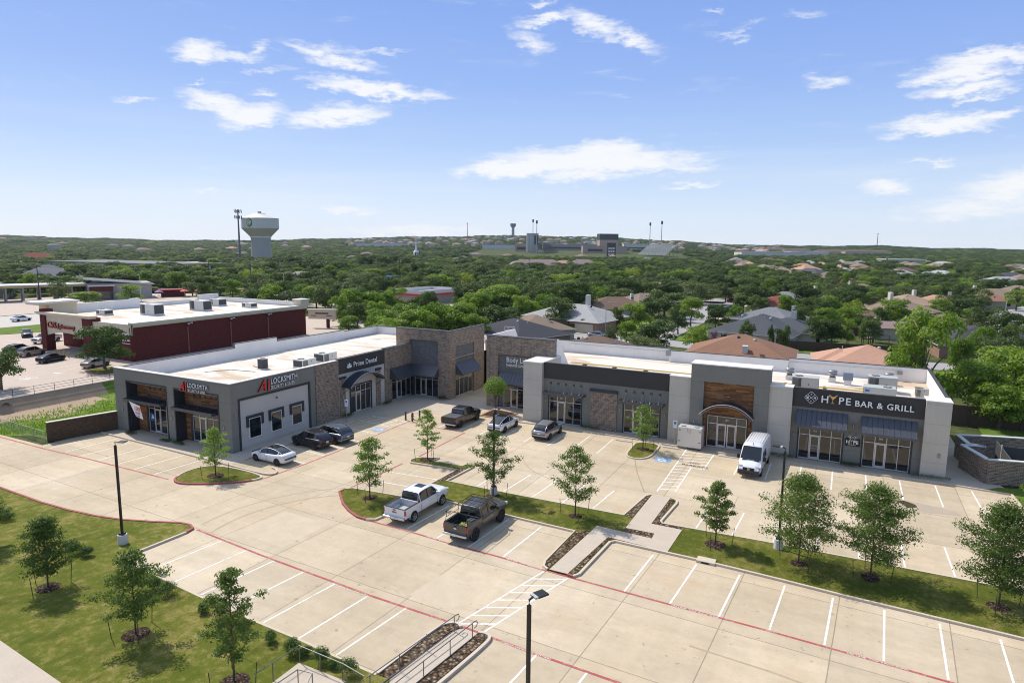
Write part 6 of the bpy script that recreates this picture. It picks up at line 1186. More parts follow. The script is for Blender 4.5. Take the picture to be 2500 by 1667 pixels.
def young(h, w, n=900, leaf=.15, seed=0, m=None, egg=.55, dens=12, cb=.26):
    rg = np.random.default_rng(seed); br = MB(); bl = []; th = h * .95
    br.tube([(0, 0, 0), (.02, .01, h * .3), (-.02, .03, h * .6), (0, 0, th)], [.055, .045, .03, .008], M_TRUNK, 6)
    for i in range(dens):
        t = cb + (1 - cb) * (i + .5) / dens; rad = w / 2 * (sin(pi * min(1, ((t - cb) / (1 - cb)) ** .75 * .93 + .07)) ** .7) * rg.uniform(.65, 1.08); a = i * 2.4 + rg.uniform(-.4, .4)
        z0 = h * (t - .10); tip = (cos(a) * rad * .85, sin(a) * rad * .85, h * t + rad * .12); br.tube([(0, 0, max(z0 - rad * .25, h * .2)), tuple(np.array(tip) * .55 + np.array([0, 0, .0])), tip] if 0 else [(0, 0, max(z0 - rad * .25, h * .2)), ((tip[0] * .5), tip[1] * .5, (z0 + tip[2]) / 2 - .05), tip], [.022, .014, .005], M_TRUNK, 4)
        for f in (.45, .8, 1.08):
            rr = rg.uniform(.55, .9) * w * (.17 if dens > 24 else .14) * (1.3 if f < .6 else 1); bl.append((tip[0] * f + rg.normal() * .08, tip[1] * f + rg.normal() * .08, tip[2] * 1 - (1 - f) * rad * .35 + rg.normal() * .1, rr, rr * .8))
    bl.append((0, 0, h * .97, w * .09, h * .06)); P, T_, B_ = leaves(bl, n, leaf, 1.2, .85, rg)
    return br, quads_mesh('crown', P, T_, B_, m or L_YOUNG)
def place_tree(name, br, crown, loc, **kw):
    r = empty(name, loc, **kw); br.build('trunk', r, smooth=True); o = bpy.data.objects.new('crown', crown); COL.objects.link(o); setp(o, r); return r
L_YB = leaf_mat('young_light', (.10, .16, .03), (.17, .25, .05), (.26, .34, .09), .38); L_YD = leaf_mat('young_dark', (.05, .09, .016), (.085, .135, .026), (.15, .20, .05), .32); L_YG = leaf_mat('young_grey', (.055, .092, .017), (.092, .145, .027), (.165, .215, .05), .32)
YT = [(-49.1, 38.6, 4.3, 2.9, 1300, .15, L_YB, 'young light green tree alone in the island beside the corner shop'), (-33.7, 41.0, 4.9, 3.7, 1500, .17, L_YB, 'young light green tree in the rounded grass tip left of the white pickup'), (-35.0, 51.3, 4.9, 2.8, 1200, .15, L_YB, 'slim young tree in the small hook-shaped island before the hydrant'),
      (-25.0, 46.2, 5.3, 4.0, 2200, .15, L_YG, 'leafy young tree in front of the middle lamp post'), (-17.4, 45.5, 5.4, 4.1, 1700, .16, L_YG, 'young tree on the strip between the two pickups and the zigzag path'), (-17.5, 64.7, 4.3, 3.5, 1100, .15, L_YB, 'sparse young tree in the small island before the second slatted canopy'),
      (-6.9, 45.6, 4.4, 2.9, 2000, .16, L_YD, 'compact dark green young tree right of the zigzag path'), (-1.5, 45.3, 5.8, 5.0, 4600, .16, L_YG, 'full rounded tree beside the right lamp post'), (2.7, 45.5, 5.8, 4.8, 4600, .16, L_YG, 'broad dense tree on the strip, right of the lamp post tree'), (9.3, 45.0, 6.0, 4.9, 5200, .16, L_YG, 'large dense tree cut by the right edge of the picture'),
      (-41.6, 20.6, 4.2, 3.1, 2600, .15, L_YD, 'dark leafy lawn tree left of the tall lamp post'), (-32.4, 20.0, 4.4, 3.6, 1900, .16, L_YD, 'sprawling lawn tree with open branches in the middle of the front lawn'), (-24.6, 19.7, 5.6, 2.9, 1900, .15, L_YD, 'thin irregular lawn tree nearest the stair landing'), (-51.3, 22.0, 4.0, 3.0, 2200, .15, L_YD, 'lawn tree only partly seen at the left edge')]
for i, (x, y, h, w, n, lf, m, lab) in enumerate(YT):
    dn = n > 2500; br, cr = young(h, w * 1.06, int(n * (3.6 if dn else 3.6)), lf * (.86 if dn else .88), 20 + i, m, dens=30 if dn else 22, cb=.2 if dn else .26); place_tree('young_tree', br, cr, (x, y, .09), label=lab, cat='tree')
# pruned tree by the brick bay, with a drooping mop crown
br = MB(); br.tube([(0, 0, 0), (.05, 0, 1.0), (0, .05, 2.4)], [.13, .10, .07], M_TRUNK, 8)
for a in range(5): br.tube([(0, .03, 1.9), (.6 * cos(a * 1.26), .6 * sin(a * 1.26), 3.1)], [.05, .02], M_TRUNK, 5)
P, T_, B_ = leaves([(0, 0, 3.7, 1.25, 1.05), (.55, .2, 3.2, 1.0, .9), (-.6, -.2, 3.1, 1.0, .95), (.1, -.55, 2.9, 1.0, 1.0), (-.1, .6, 2.9, 1.0, .9), (.75, -.3, 2.6, .6, .8), (-.8, .1, 2.5, .6, .8)], 5200, .17, 1.1, .5)
place_tree('pruned_tree', br, quads_mesh('crown', P, T_, B_, L_YB), (-37.7, 70.2, .03), label='mop-headed tree in the square bark bed by the massage shop', cat='tree')
STK = 0
for i, (x, y, h, w, n, lf, m, lab) in enumerate(YT[:13]):
    for q, a in enumerate((.4, 2.5, 4.4)):
        a += i * .7; R_ = 1.15; b = MB(); b.tube([(0, 0, 0), (.12 * cos(a), .12 * sin(a), 1.25)], .022, M_STAKE, 5)
        o = b.build('tree_stake', label='thin dark stake beside the ' + lab.split(' in the ')[0].split(' on the ')[0].split(' beside ')[0].split(' in front')[0].split(' cut by')[0].split(' left of')[0].split(' right of')[0], cat='stake', group='stakes round the young trees'); o.location = (x + R_ * cos(a), y + R_ * sin(a), .09)
        b = MB(); b.tube([(.1 * cos(a), .1 * sin(a), 1.15), (-R_ * cos(a), -R_ * sin(a), 1.5)], .008, M_STAKE, 3); setp(b.build('guy_strap'), o)
    nb = 14; b = MB(); rg = random.Random(i); b.lathe([(0, .05), (.55, .035), (.95, .005)], M_BARK, nb); ob = b.build('bark_ring', kind='structure'); ob.location = (x, y, .09); ob.scale = (rg.uniform(.55, .9), rg.uniform(.55, .9), 1)
# shrubs
def shrub_mesh(w, h, n=700, lf=.09, seed=0, m=None):
    rg = np.random.default_rng(seed); bl = [(rg.normal() * w * .14, rg.normal() * w * .14, h * .42 + rg.normal() * h * .08, w * .36, h * .5) for _ in range(6)]; P, T_, B_ = leaves(bl, n, lf, 1, .5, rg); P[:, 2] = np.maximum(P[:, 2], .02); return quads_mesh('shrub', P, T_, B_, m or L_SHRUB)
SH = [(-44.6, 24.0, .9, .8), (-43.6, 24.1, .85, .65), (-54.6, 24.8, 1.1, .6), (-55.5, 24.9, .9, .6), (-35.7, 23.4, .9, .8), (-34.5, 23.3, .95, .85), (-29.7, 23.0, .95, .85), (-45.8, 24.2, .8, .6), (-23.8, 22.6, .75, .8), (-23.1, 22.8, .5, .45), (-22.0, 22.7, .85, .9), (-21.2, 22.7, .5, .45), (-20.2, 22.6, .85, .85), (-25.6, 22.8, .55, .6), (-27.7, 23.0, .7, .6), (-31, 23.1, .6, .5)]
for i, (x, y, w, h) in enumerate(SH):
    o = bpy.data.objects.new('shrub', shrub_mesh(w * 1.15, h * 1.1, 1700, .075, i, L_SHRUB)); COL.objects.link(o); o.location = (x, y, .09); o.rotation_euler[2] = i
    where = 'near the foot of the lawn tree' if x < -33 else 'beside the stall edge' if x < -26 else 'in the row by the stair landing'
    tag(o, label='%s round shrub %s' % ('small' if w < .7 else 'clipped', where), cat='shrub', group='shrubs along the lawn edge')
for i, (x, y, w, h, ang, lab) in enumerate(((-4.9, 68.7, 2.6, .55, 0, 'dark low hedge between the van and the bar front'), (1.6, 69.1, 1.5, .5, 0, 'dark low hedge under the small bar sign'), (8.0, 68.75, 3.2, .45, 0, 'dark low hedge at the foot of the right end pier'), (-24.9, 69.0, 2.0, .6, 0, 'small shrubs at the foot of the brick panel'), (-52.5, 60.2, 1.4, .5, 90, 'low shrub under the left brick pilaster of the dental front'),
                                           (-52.3, 67.6, 1.6, .5, 90, 'low shrub under the right brick pilaster of the dental front'), (-47.6, 73.1, 1.4, .6, 0, 'low shrub at the foot of the brick corner tower'), (-68.4, 43.4, 1.2, .3, 0, 'low dark plant in the first street recess'), (-62.6, 43.4, 1.2, .25, 0, 'low dark plant before the pier between the street recesses'), (-60.6, 43.4, 1.5, .35, 0, 'low dark plant in the second street recess'))):
    rg = np.random.default_rng(i + 90); bl = [((t - .5) * w, rg.normal() * .08, h * .45, .28, h * .5) for t in np.linspace(.05, .95, 9)]; P, T_, B_ = leaves(bl, 700, .09, 1, .5, rg); o = bpy.data.objects.new('hedge', quads_mesh('hedge', P, T_, B_, L_DARK)); COL.objects.link(o); o.location = (x, y, .02); o.rotation_euler[2] = radians(ang); tag(o, label=lab, cat='hedge')
# weeds on the ditch bank: nobody could count them
rg = np.random.default_rng(3); n = 22000; X_ = rg.uniform(-94, -72.5, n); Y_ = rg.uniform(38.5, 88, n); kp = (X_ < -73.4 + (Y_ < 44) * -1.0) & ((X_ + 94) * .9 > rg.uniform(0, 6, n)); X_, Y_ = X_[kp], Y_[kp]; Z_ = ditch(X_, Y_) + .12
T_ = nrm(rg.normal(size=(len(X_), 3)) * .5 + [0, 0, .8]) * rg.uniform(.08, .26, (len(X_), 1)); B_ = nrm(rg.normal(size=(len(X_), 3))) * .09
o = bpy.data.objects.new('weeds', quads_mesh('weeds', np.stack([X_, Y_, Z_], 1), T_, B_, leaf_mat('weed_leaves', (.11, .18, .03), (.17, .25, .045), (.27, .31, .09), .4))); COL.objects.link(o); tag(o, kind='stuff')
ys_ = np.arange(36, 100, 2.0); xs_ = np.arange(-97.4, -71.4, 1.5); mb = MB()
for i in range(len(xs_) - 1):
    for j in range(len(ys_) - 1):
        if xs_[i + 1] > -72 and ys_[j] < 92 and ys_[j] > 43: pass
        q = [(a, c, float(ditch(a, c)) - .02) for a, c in ((xs_[i], ys_[j]), (xs_[i + 1], ys_[j]), (xs_[i + 1], ys_[j + 1]), (xs_[i], ys_[j + 1]))]
        if q[0][1] >= 38 or q[0][0] < -83: mb.poly(q, M_DIRT if xs_[i] + 2.2 * sin(ys_[j] * .35) < -90.5 - max(0, ys_[j] - 46) * .4 else M_WEED)
mb.build('ditch_bank', kind='structure')
HAZE = .000045
# ================================================================== houses
OCC = []      # (x, y, radius) of everything trees must not grow through
def house(lab, x, y, L_, W_, deg, rc, wall=None, eave=2.7, pitch=.36, hip=True, chim=None, garage=None, wing=None, vents=2, z=0, name='house', cat='house', group=None, detail=True):
    r = empty(name, (x, y, z), radians(deg), label=lab, cat=cat, group=group); wall = wall or M_HWALL; roof = M_ROOFS[rc]; OCC.append((x, y, max(L_, W_) * .62))
    b = MB(); b.box(-L_ / 2, -W_ / 2, -.5, L_ / 2, W_ / 2, eave, wall)
    if wing: wx, wy, wl_, ww = wing; b.box(wx - wl_ / 2, wy - ww / 2, -.5, wx + wl_ / 2, wy + ww / 2, eave - .02, wall)
    b.build('wall', r)
    def hiproof(cx, cy, l, w, rot=False, dz=0):
        m = MB(); o_ = .5; hl, hw = (l / 2 + o_), (w / 2 + o_); rz = eave + hw * pitch + dz; e = eave - .1 + dz; rl = hl - hw if hip else hl
        if hl < hw: hl, hw = hw, hl; rl = hl - hw if hip else hl; rot = not rot; rz = eave + hw * pitch + dz
        P = [(-hl, -hw, e), (hl, -hw, e), (hl, hw, e), (-hl, hw, e), (-rl, 0, rz), (rl, 0, rz)]
        if rot: P = [(-b_, a, c) for a, b_, c in P]
        m.add([(a + cx, b_ + cy, c) for a, b_, c in P], [(0, 1, 5, 4), (2, 3, 4, 5), (1, 2, 5), (3, 0, 4), (0, 3, 2, 1)], roof)
        return m, rz
    m, rz = hiproof(0, 0, L_, W_); ro = m.build('roof', r)
    if wing: hiproof(wing[0], wing[1], wing[2], wing[3], dz=.03)[0].build('roof', r)
    if detail:
        w = MB(); w.box(-L_ / 2 - .52, -W_ / 2 - .52, eave - .25, L_ / 2 + .52, W_ / 2 + .52, eave - .105, M_HTRIM); w.build('eaves_board', r)
        for i in range(max(2, int(L_ / 5))):
            for s in (-1, 1):
                g = MB(); u = -L_ / 2 + (i + .7) * L_ / max(2, int(L_ / 5)) - .5; g.box(u - .6, s * W_ / 2 - .03, .9, u + .6, s * W_ / 2 + .03, 2.1, M_WIN); g.build('window', r)
        for s in (-1, 1): g = MB(); g.box(s * L_ / 2 - .03, -.7, .9, s * L_ / 2 + .03, .7, 2.1, M_WIN); g.build('window', r)
        rn = random.Random(int(x * 7 + y)); 
        for i in range(vents):
            g = MB(); vx = rn.uniform(-L_ * .3, L_ * .3); vy = rn.choice((-1, -1, 1)) * rn.uniform(.8, 2.2); vz = rz - abs(vy) * pitch - .02
            if i % 2: g.tube([(vx, vy, vz - .1), (vx, vy, vz + .5)], .06, M_UNITW, 6)
            else: g.lathe([(.28, vz - .15), (.28, vz + .12), (.15, vz + .25), (0, vz + .28)], M_UNIT if i % 3 else M_BLACK, 12, vx, vy)
            setp(g.build('roof_vent'), ro)
    for c in (chim or ()):
        g = MB(); g.box(c[0] - .45, c[1] - .6, 1.5, c[0] + .45, c[1] + .6, rz + (c[2] if len(c) > 2 else .9), M_HTRIM if len(c) < 4 else M_BRICKH); g.box(c[0] - .3, c[1] - .4, rz + .9, c[0] + .3, c[1] + .4, rz + 1.15, M_UNITD); setp(g.build('chimney'), ro)
    if garage: gx, gy, gw = garage; g = MB(); g.box(gx - gw / 2, gy - .04, .05, gx + gw / 2, gy + .04, 2.2, M_GAR); g.build('garage_door', r)
    return r
H = house
H('dark charcoal hip roof house right behind the brick corner tower', -61, 122.5, 17, 15, -20, 10, M_BRICKH, vents=3)
H('tan gable roof house behind the dark charcoal roof', -62.5, 135, 15, 13, -45, 1, vents=1, wing=(5, -4, 6, 6)); H('wide pale grey hip roof house with a brick garage and blue and green bins', -62.5, 160, 22, 16, -10, 2, M_BRICKH, chim=[(2, 3, 2.2)], vents=3, wing=(9, -6.5, 8, 9), garage=(9.2, -11.05, 5))
H('dark brown roof house with two pale vents behind the pale grey house', -62, 191, 20, 15, 35, 3, chim=[(6, 2, .8)], vents=4); H('brown hip roof house with a brick chimney beyond the dark brown roof', -60, 216, 17, 13, 60, 1, chim=[(5, -2, 1, 1)], vents=2); H('low mauve-grey gable roof house among trees', -69, 290, 16, 12, 4, 8, hip=False, vents=2)
H('brown hip roof just above the white parapet, left of the street', -38.6, 109.5, 13.5, 12.5, 12, 3, vents=5); H('large slate grey roof house with many vents', -16.5, 156, 17, 20, -8, 0, vents=6, chim=[(6, 4, .9)], wing=(5, 4, 14, 13)); H('slate grey roof house behind the large slate one', -16.5, 180, 17, 15, -20, 4, vents=4, chim=[(6.5, -2, 1)]); H('red-brown gable roof house beyond the slate roofs', -19, 226, 16, 14, 12, 9, vents=3)
H('orange-brown hip roof house just over the bar parapet', -15.6, 119, 17, 15.5, 2, 5, M_BRICKH, vents=5, pitch=.38, chim=[(1.2, -5.5, -1.2)]); H('salmon pink hip roof house over the right end of the bar', 3.8, 119, 13, 13, 6, 6, M_BRICKH, vents=3, pitch=.40, chim=[(4.0, -4.2, .0)], wing=(-4, 2, 7, 8))
H('long tan roof house with tall pale chimneys', 13.5, 232, 17, 19, 25, 1, vents=2, chim=[(-3, -3, 1.6), (0, 3, 1.4)], wing=(-2, -10, 11, 9)); H('tan roof house behind the long tan roof', 18.5, 256, 16, 16, 25, 7, vents=3, chim=[(3, 2, 1.2)]); H('orange-tan roof house next to the long tan roof', 27.5, 262, 17, 14, -15, 6, vents=3, chim=[(3, 2, 1.1)])
H('charcoal gable roof house behind the big tree on the right', 23.5, 158, 16, 17, 8, 10, M_BRICKH, hip=True, vents=3, wing=(8, 4, 10, 9)); H('brown roof house behind the charcoal gable roof', 22.5, 189, 14, 15, 5, 3, vents=2); H('tan hip roof house left of the red SUV', 51, 312, 20, 16, 15, 1, vents=3, chim=[(-6, 2, 1)]); H('tan hip roof house at the right edge, behind the red SUV', 63, 338, 20, 18, -15, 1, vents=4)
H('rust red low roof house in front of the tan roofs at right', 47, 290, 12, 9, 10, 5); H('slate roof house far behind the slate roofs', -13, 272, 17, 14, 30, 0, vents=3, chim=[(4, 2, 1)]); H('grey-blue roof house beside the far slate roof', -20, 262, 12, 10, -20, 4, vents=1); H('small red roof house with a white chimney at mid distance', -2, 388, 20, 14, 0, 9, chim=[(8, 0, 1.4)]); H('tan double roof house with pale chimney left of centre right', 5, 318, 19, 16, 20, 1, vents=2, chim=[(-4, 0, 1.2)])
H('sand roof house just left of the small red roof', -14, 396, 20, 14, 5, 7, vents=1); H('mauve-brown gable shed roof beside the dark fence', 9, 176, 8, 6, 10, 8, hip=False, detail=False); H('long brown roof garden store in the yards', 2, 205, 10, 5, 5, 3, hip=False, detail=False)
# fence, sheds and yard things
def board_fence(x0, y0, x1, y1, h, lab):
    t = empty('board_fence', (x0, y0, 0), atan2(y1 - y0, x1 - x0), label=lab, cat='fence'); L_ = sqrt((x1 - x0) ** 2 + (y1 - y0) ** 2); b = MB(); b.box(0, -.02, .02, L_, .02, h, M_FENCE); n = int(L_ / .15)
    for i in range(0, n, 2): b.box(i * .15, -.04, .02, i * .15 + .13, -.02, h, M_FENCE)
    b.build('board_panel', t)
    for i in range(min(40, int(L_ / 2.4))): q = MB(); q.box(i * 2.4, .02, 0, i * 2.4 + .1, .12, h + .05, M_FENCE); q.build('post', t)
board_fence(-11, 144.5, 12, 147.5, 1.9, 'long dark board fence across the yards behind the bar'); board_fence(-70, 150, -58, 148, 1.9, 'brown board fence before the pale grey roof house'); board_fence(-3, 176, 14, 178, 1.9, 'dark board fence further back in the right yards'); board_fence(-4, 147, -5, 176, 1.8, 'dark board fence between two back yards'); board_fence(26, 146, 40, 148, 1.9, 'dark board fence below the charcoal gable roof')
def wbin(x, y, c, lab):
    t = empty('wheelie_bin', (x, y, 0), .3, label=lab, cat='wheelie bin'); m = mat('bin_' + c, {'green': (.01, .12, .06), 'blue': (.01, .06, .30)}[c], .5); b = MB(); b.add([(a * (.26 if z < .5 else .32), c_ * (.3 if z < .5 else .38), z) for z in (.05, 1.0) for c_ in (-1, 1) for a in (-1, 1)], [(0, 2, 3, 1), (4, 5, 7, 6), (0, 1, 5, 4), (1, 3, 7, 5), (3, 2, 6, 7), (2, 0, 4, 6)], m); b.build('body', t); b = MB(); b.box(-.35, -.42, 1.0, .35, .40, 1.08, m); b.build('lid', t)
wbin(-56.3, 149.6, 'green', 'green wheelie bin by the brick garage'); wbin(-55.2, 149.4, 'blue', 'blue wheelie bin by the brick garage'); wbin(-41.5, 199, 'green', 'green wheelie bin at the kerb of the residential street'); wbin(35.2, 228, 'green', 'green wheelie bin beside the curved street'); wbin(36.4, 208, 'green', 'dark green bin on the right-hand driveway edge')
t = empty('play_frame', (4, 160, 0), .2, label='timber climbing frame with a small roof in a back yard', cat='play frame'); b = MB()
for x in (0, 1.8):
    for y in (0, 1.6): b.box(x, y, 0, x + .12, y + .12, 2.6, M_FENCE)
b.box(0, 0, 1.3, 1.9, 1.7, 1.4, M_FENCE); b.box(1.9, .5, 2.2, 5, .65, 2.35, M_FENCE); b.box(5, .0, 0, 5.1, .1, 2.3, M_FENCE); b.build('frame', t); b = MB(); b.poly([(-.2, -.2, 2.6), (2.1, -.2, 2.6), (2.1, .85, 3.3), (-.2, .85, 3.3)], M_UNITD); b.poly([(-.2, 1.9, 2.6), (2.1, 1.9, 2.6), (2.1, .85, 3.3), (-.2, .85, 3.3)], M_UNITD); b.build('roof', t)
t = empty('garden_parasol', (1.2, 157, 0), 0, label='tilted round cream parasol in a back yard', cat='parasol'); b = MB(); b.tube([(0, 0, 0), (0, 0, 2.3)], .04, M_FENCE); b.build('pole', t); b = MB(lambda x, y, z: (x, y * .5 + z * .85, 2.2 - y * .85 + z * .5)); b.lathe([(1.2, 0), (.6, .2), (0, .3)], M_TAN, 12); b.build('canopy', t)
t = empty('swing_frame', (-9.5, 166, 0), .4, label='pale A-frame garden swing beside the slate roofs', cat='swing'); b = MB()
for x in (0, 3):
    for y in (-1, 1): b.tube([(x, y, 0), (x, 0, 3)], .06, M_HTRIM)
b.tube([(0, 0, 3), (3, 0, 3)], .06, M_HTRIM); b.build('frame', t)
# street lamps and utility poles
def slim_lamp(x, y, h, rz, lab):
    t = empty('street_light', (x, y, 0), rz, label=lab, cat='street light'); b = MB(); b.tube([(0, 0, 0), (0, 0, h), (.4, 0, h + .5), (2.0, 0, h + .6)], [.12, .08, .06, .04], M_UNIT, 8); b.build('pole', t); b = MB(); b.box(1.8, -.15, h + .52, 2.6, .15, h + .64, M_UNIT); b.build('lamp_head', t)
slim_lamp(-50.6, 149.5, 7, .5, 'slim grey lamp post in front of the brick garage'); slim_lamp(38.5, 217, 7, .6, 'slim lamp post beside the curved street at right'); slim_lamp(-211, 141, 9, 2.8, 'grey street light by the car wash'); slim_lamp(-192, 186, 9, .4, 'grey street light behind the pharmacy, near the shack'); slim_lamp(-145, 305, 10, 2.6, 'grey street light left of the wooded belt'); slim_lamp(-172, 440, 11, 1, 'tall street light near the plaza road')
def upole(x, y, h, lab, tr=True):
    t = empty('utility_pole', (x, y, 0), .9, label=lab, cat='utility pole'); b = MB(); b.tube([(0, 0, 0), (0, 0, h)], [.2, .12], M_STAKE, 8); b.build('pole', t); b = MB(); b.box(-1.3, -.06, h - .8, 1.3, .06, h - .62, M_STAKE); b.build('cross_arm', t)
    if tr: b = MB(); b.cyl(.45, 0, h - 2.6, h - 1.5, .28, .28, M_UNIT, 10); b.build('transformer', t)
UP_ = [(-246, 128, 12.5), (-231, 184, 12.5), (-205, 182, 12.5), (-236, 226, 12.5), (-222, 300, 13), (-275, 120, 12.5), (-190, 400, 13)]
for i, (x, y, h) in enumerate(UP_): upole(x, y, h, 'tall dark utility pole ' + ('beside the sloping-roofed shop', 'left of the red umbrellas, nearer the bend', 'rising behind the pharmacy roof', 'with a transformer near the shack', 'in the tree row left of the steeple', 'beside the car wash canopy', 'in the wooded belt')[i])
b = MB()
for a, c in ((5, 0), (0, 1), (1, 3), (3, 4), (4, 6)):
    A, C = Vector((*UP_[a][:2], UP_[a][2] - .6)), Vector((*UP_[c][:2], UP_[c][2] - .6))
    for o_ in (-1.1, 1.1): b.tube([tuple(A.lerp(C, t) + Vector((o_ * .7, o_ * .7, -6 * t * (1 - t)))) for t in (0, .25, .5, .75, 1)], .03, M_BLACK, 3)
b.build('power_line', label='thin black power lines strung between the utility poles', cat='power line')
# ================================================================== water tower and masts
t = empty('water_tower', (-520, 476, 0), 0, label='white water tower with a wide tank and green round emblem', cat='water tower'); WT = mat('tower_paint', (.68, .63, .54), .5); b = MB(); b.lathe([(14.0, 0), (13.2, 3), (12.4, 29)], conc('tower_shaft', (.47, .43, .38), .15), 40); b.build('shaft', t)
b = MB(); b.lathe([(13.2, 30.2), (23.4, 39.5)], mat('tower_cone', (.74, .64, .47), .5), 40); b.build('cone', t)
b = MB(); b.lathe([(12.4, 28.8), (13.3, 29.0), (13.3, 30.2)], M_SIGNW, 40); b.build('ring_beam', t); b = MB(); b.lathe([(23.5, 50.2), (23.6, 50.4), (23.5, 50.7)], M_STEEL, 48); b.build('rim_band', t)
b = MB(); b.lathe([(23.4, 39.5), (23.4, 50.5), (22, 51.2), (8, 55.5), (7, 56.3), (0, 56.8)], WT, 48); b.build('tank', t, smooth=False); b = MB(); b.box(-2, -1, 56.7, 2, 1, 58.2, M_UNITD); b.box(-4, -.2, 56.6, -3.8, 0, 58.5, M_UNITD); b.build('hatch', t); t.scale = (.75, .75, .865)
cam_az = atan2(476, -520) + pi; nv = Vector((cos(cam_az), sin(cam_az), 0)); side = Vector((-nv.y, nv.x, 0))
def on_tank(u, z, dr): a = cam_az + u / 23.4; return (cos(a) * (23.45 + dr), sin(a) * (23.45 + dr), z)
b = MB(); c0 = (-14.2, 45.4); RR = 4.7; ell = lambda an, k_=1: (c0[0] + RR * k_ * cos(an), c0[1] + RR * k_ * sin(an) * 1.05)
b.poly([on_tank(*ell(2 * pi * i / 32, 1.12), .05) for i in range(32)], M_SIGNW); b.poly([on_tank(*ell(2 * pi * i / 32), .12) for i in range(32)], mat('emblem_green', (.03, .14, .035), .5)); b.poly([on_tank(*ell(radians(75) + radians(190) * i / 20), .18) for i in range(21)], mat('emblem_lime', (.38, .42, .03), .5))
for q, (s0, s1) in enumerate(((-.55, .2), (-.25, .5), (.05, .75))):
    P = [(c0[0] + RR * (-.75 + 1.6 * t * (1 - .1 * q)), c0[1] + RR * (s0 + (s1 - s0) * (t ** .6))) for t in np.linspace(0, 1, 9)]
    for i in range(8): w0 = .35 * (1 - i / 9); b.poly([on_tank(P[i][0], P[i][1] - w0, .24), on_tank(P[i + 1][0], P[i + 1][1] - w0, .24), on_tank(P[i + 1][0], P[i + 1][1] + w0, .24), on_tank(P[i][0], P[i][1] + w0, .24)], M_SIGNW)
b.build('tower_emblem', t); OCC.append((-520, 476, 26))
def mast(x, y, z, h, lab, r0=.9, panels=2):
    t = empty('radio_mast', (x, y, z), 0, label=lab, cat='mast'); b = MB(); b.tube([(0, 0, 0), (0, 0, h)], [r0, r0 * .5], mat('mast_steel', (.16, .17, .18), .5, .3), 8); b.build('pole', t)
    for k_ in range(panels):
        b = MB(); zz = h - 1.5 - k_ * 5.5
        for i in range(9): a = i * 2 * pi / 9; rr_ = 2.0 + .8 * (i % 3); b.box(rr_ * cos(a) - .22, rr_ * sin(a) - .22, zz - 1.9 + .5 * (i % 2), rr_ * cos(a) + .22, rr_ * sin(a) + .22, zz + 1.0 + .6 * (i % 2), M_UNITD)
        for i in range(3): a = i * 2 * pi / 3; b.tube([(0, 0, zz), (2 * cos(a), 2 * sin(a), zz)], .12, M_UNITD, 5)
        b.build('antenna_array', t)
mast(-526, 455, 0, 51.5, 'tall grey antenna mast in front of the water tower', 1.1); zz = float(hills(-1020, 2280)); 
def at_px(px, r):   # a place on the ground, by bearing from the viewpoint and distance
    a = math.atan((px - 1250) / FPX); th = YAW - a; return (-sin(th) * r, cos(th) * r)
def far_obj(px, r): x, y = at_px(px, r); return x, y, float(hills(x, y))
x, y, z = far_obj(1140, 2500); mast(x, y, z, 58, 'thin red and white mast on the ridge left of the far water tower', 1.4, 1)
x, y, z = far_obj(2129, 2500); mast(x, y, z, 48, 'thin mast on the ridge at the far right', 1.4, 1)
x, y, z = far_obj(1250, 2500); t = empty('water_tower', (x, y, z), 0, label='small distant grey water tower on the ridge', cat='water tower'); FT = mat('far_tower', (.30, .31, .33), .7); b = MB(); b.lathe([(5.5, 0), (5.0, 36)], FT, 20); b.build('shaft', t); b = MB(); b.lathe([(5, 36), (10.5, 43), (10.5, 52), (0, 52.8)], FT, 24); b.build('tank', t); b = MB(); b.lathe([(10.55, 45), (10.7, 46), (10.7, 49), (10.55, 50)], mat('far_band', (.12, .17, .22), .5), 24); b.build('tank_band', t)
# ================================================================== public buildings far off
def block(name, lab, cat, px, r, L_, W_, h, deg, m, roof=None, extra=None, fx=None, z0=None):
    x, y = (fx or at_px(px, r)); z = float(hills(x, y)) if z0 is None else z0; t = empty(name, (x, y, z), radians(deg) + YAW if fx is None else radians(deg), label=lab, cat=cat); b = MB(); b.box(-L_ / 2, -W_ / 2, -1, L_ / 2, W_ / 2, h, m); b.build('wall', t); b = MB(); b.box(-L_ / 2 - .4, -W_ / 2 - .4, h, L_ / 2 + .4, W_ / 2 + .4, h + .6, roof or M_COP); b.build('roof', t); OCC.append((x, y, max(L_, W_) * .55))
    for e in (extra or ()): b = MB(); b.box(*e[1], e[2]); b.build(e[0], t)
    return t
PINK = mat('pink_stone', (.42, .31, .25), .8); GSTO = mat('grey_stone', (.33, .31, .30), .8); WSTO = mat('white_stone', (.60, .58, .55), .7); DGR = mat('dark_steel', (.055, .055, .06), .6)
block('school_tower', 'tall slab-sided stadium press tower with fins', 'tower', 1297, 1190, 21, 14, 33, 0, mat('tower_stone', (.45, .43, .39), .8), extra=[('fin', (-9.5, -7.6, 0, -7.5, -7.1, 33), WSTO), ('fin', (-3.5, -7.6, 0, -2.2, -7.1, 33), WSTO), ('dark_window', (3, -7.3, 14, 10.4, -7.05, 30), DGR)])
block('school_hall', 'dark-topped school theatre block right of the press tower', 'school building', 1478, 1260, 34, 26, 22, 4, PINK, roof=DGR, extra=[('fly_tower', (-17.5, -13.5, 22.6, 17.5, 13.5, 33), DGR)])
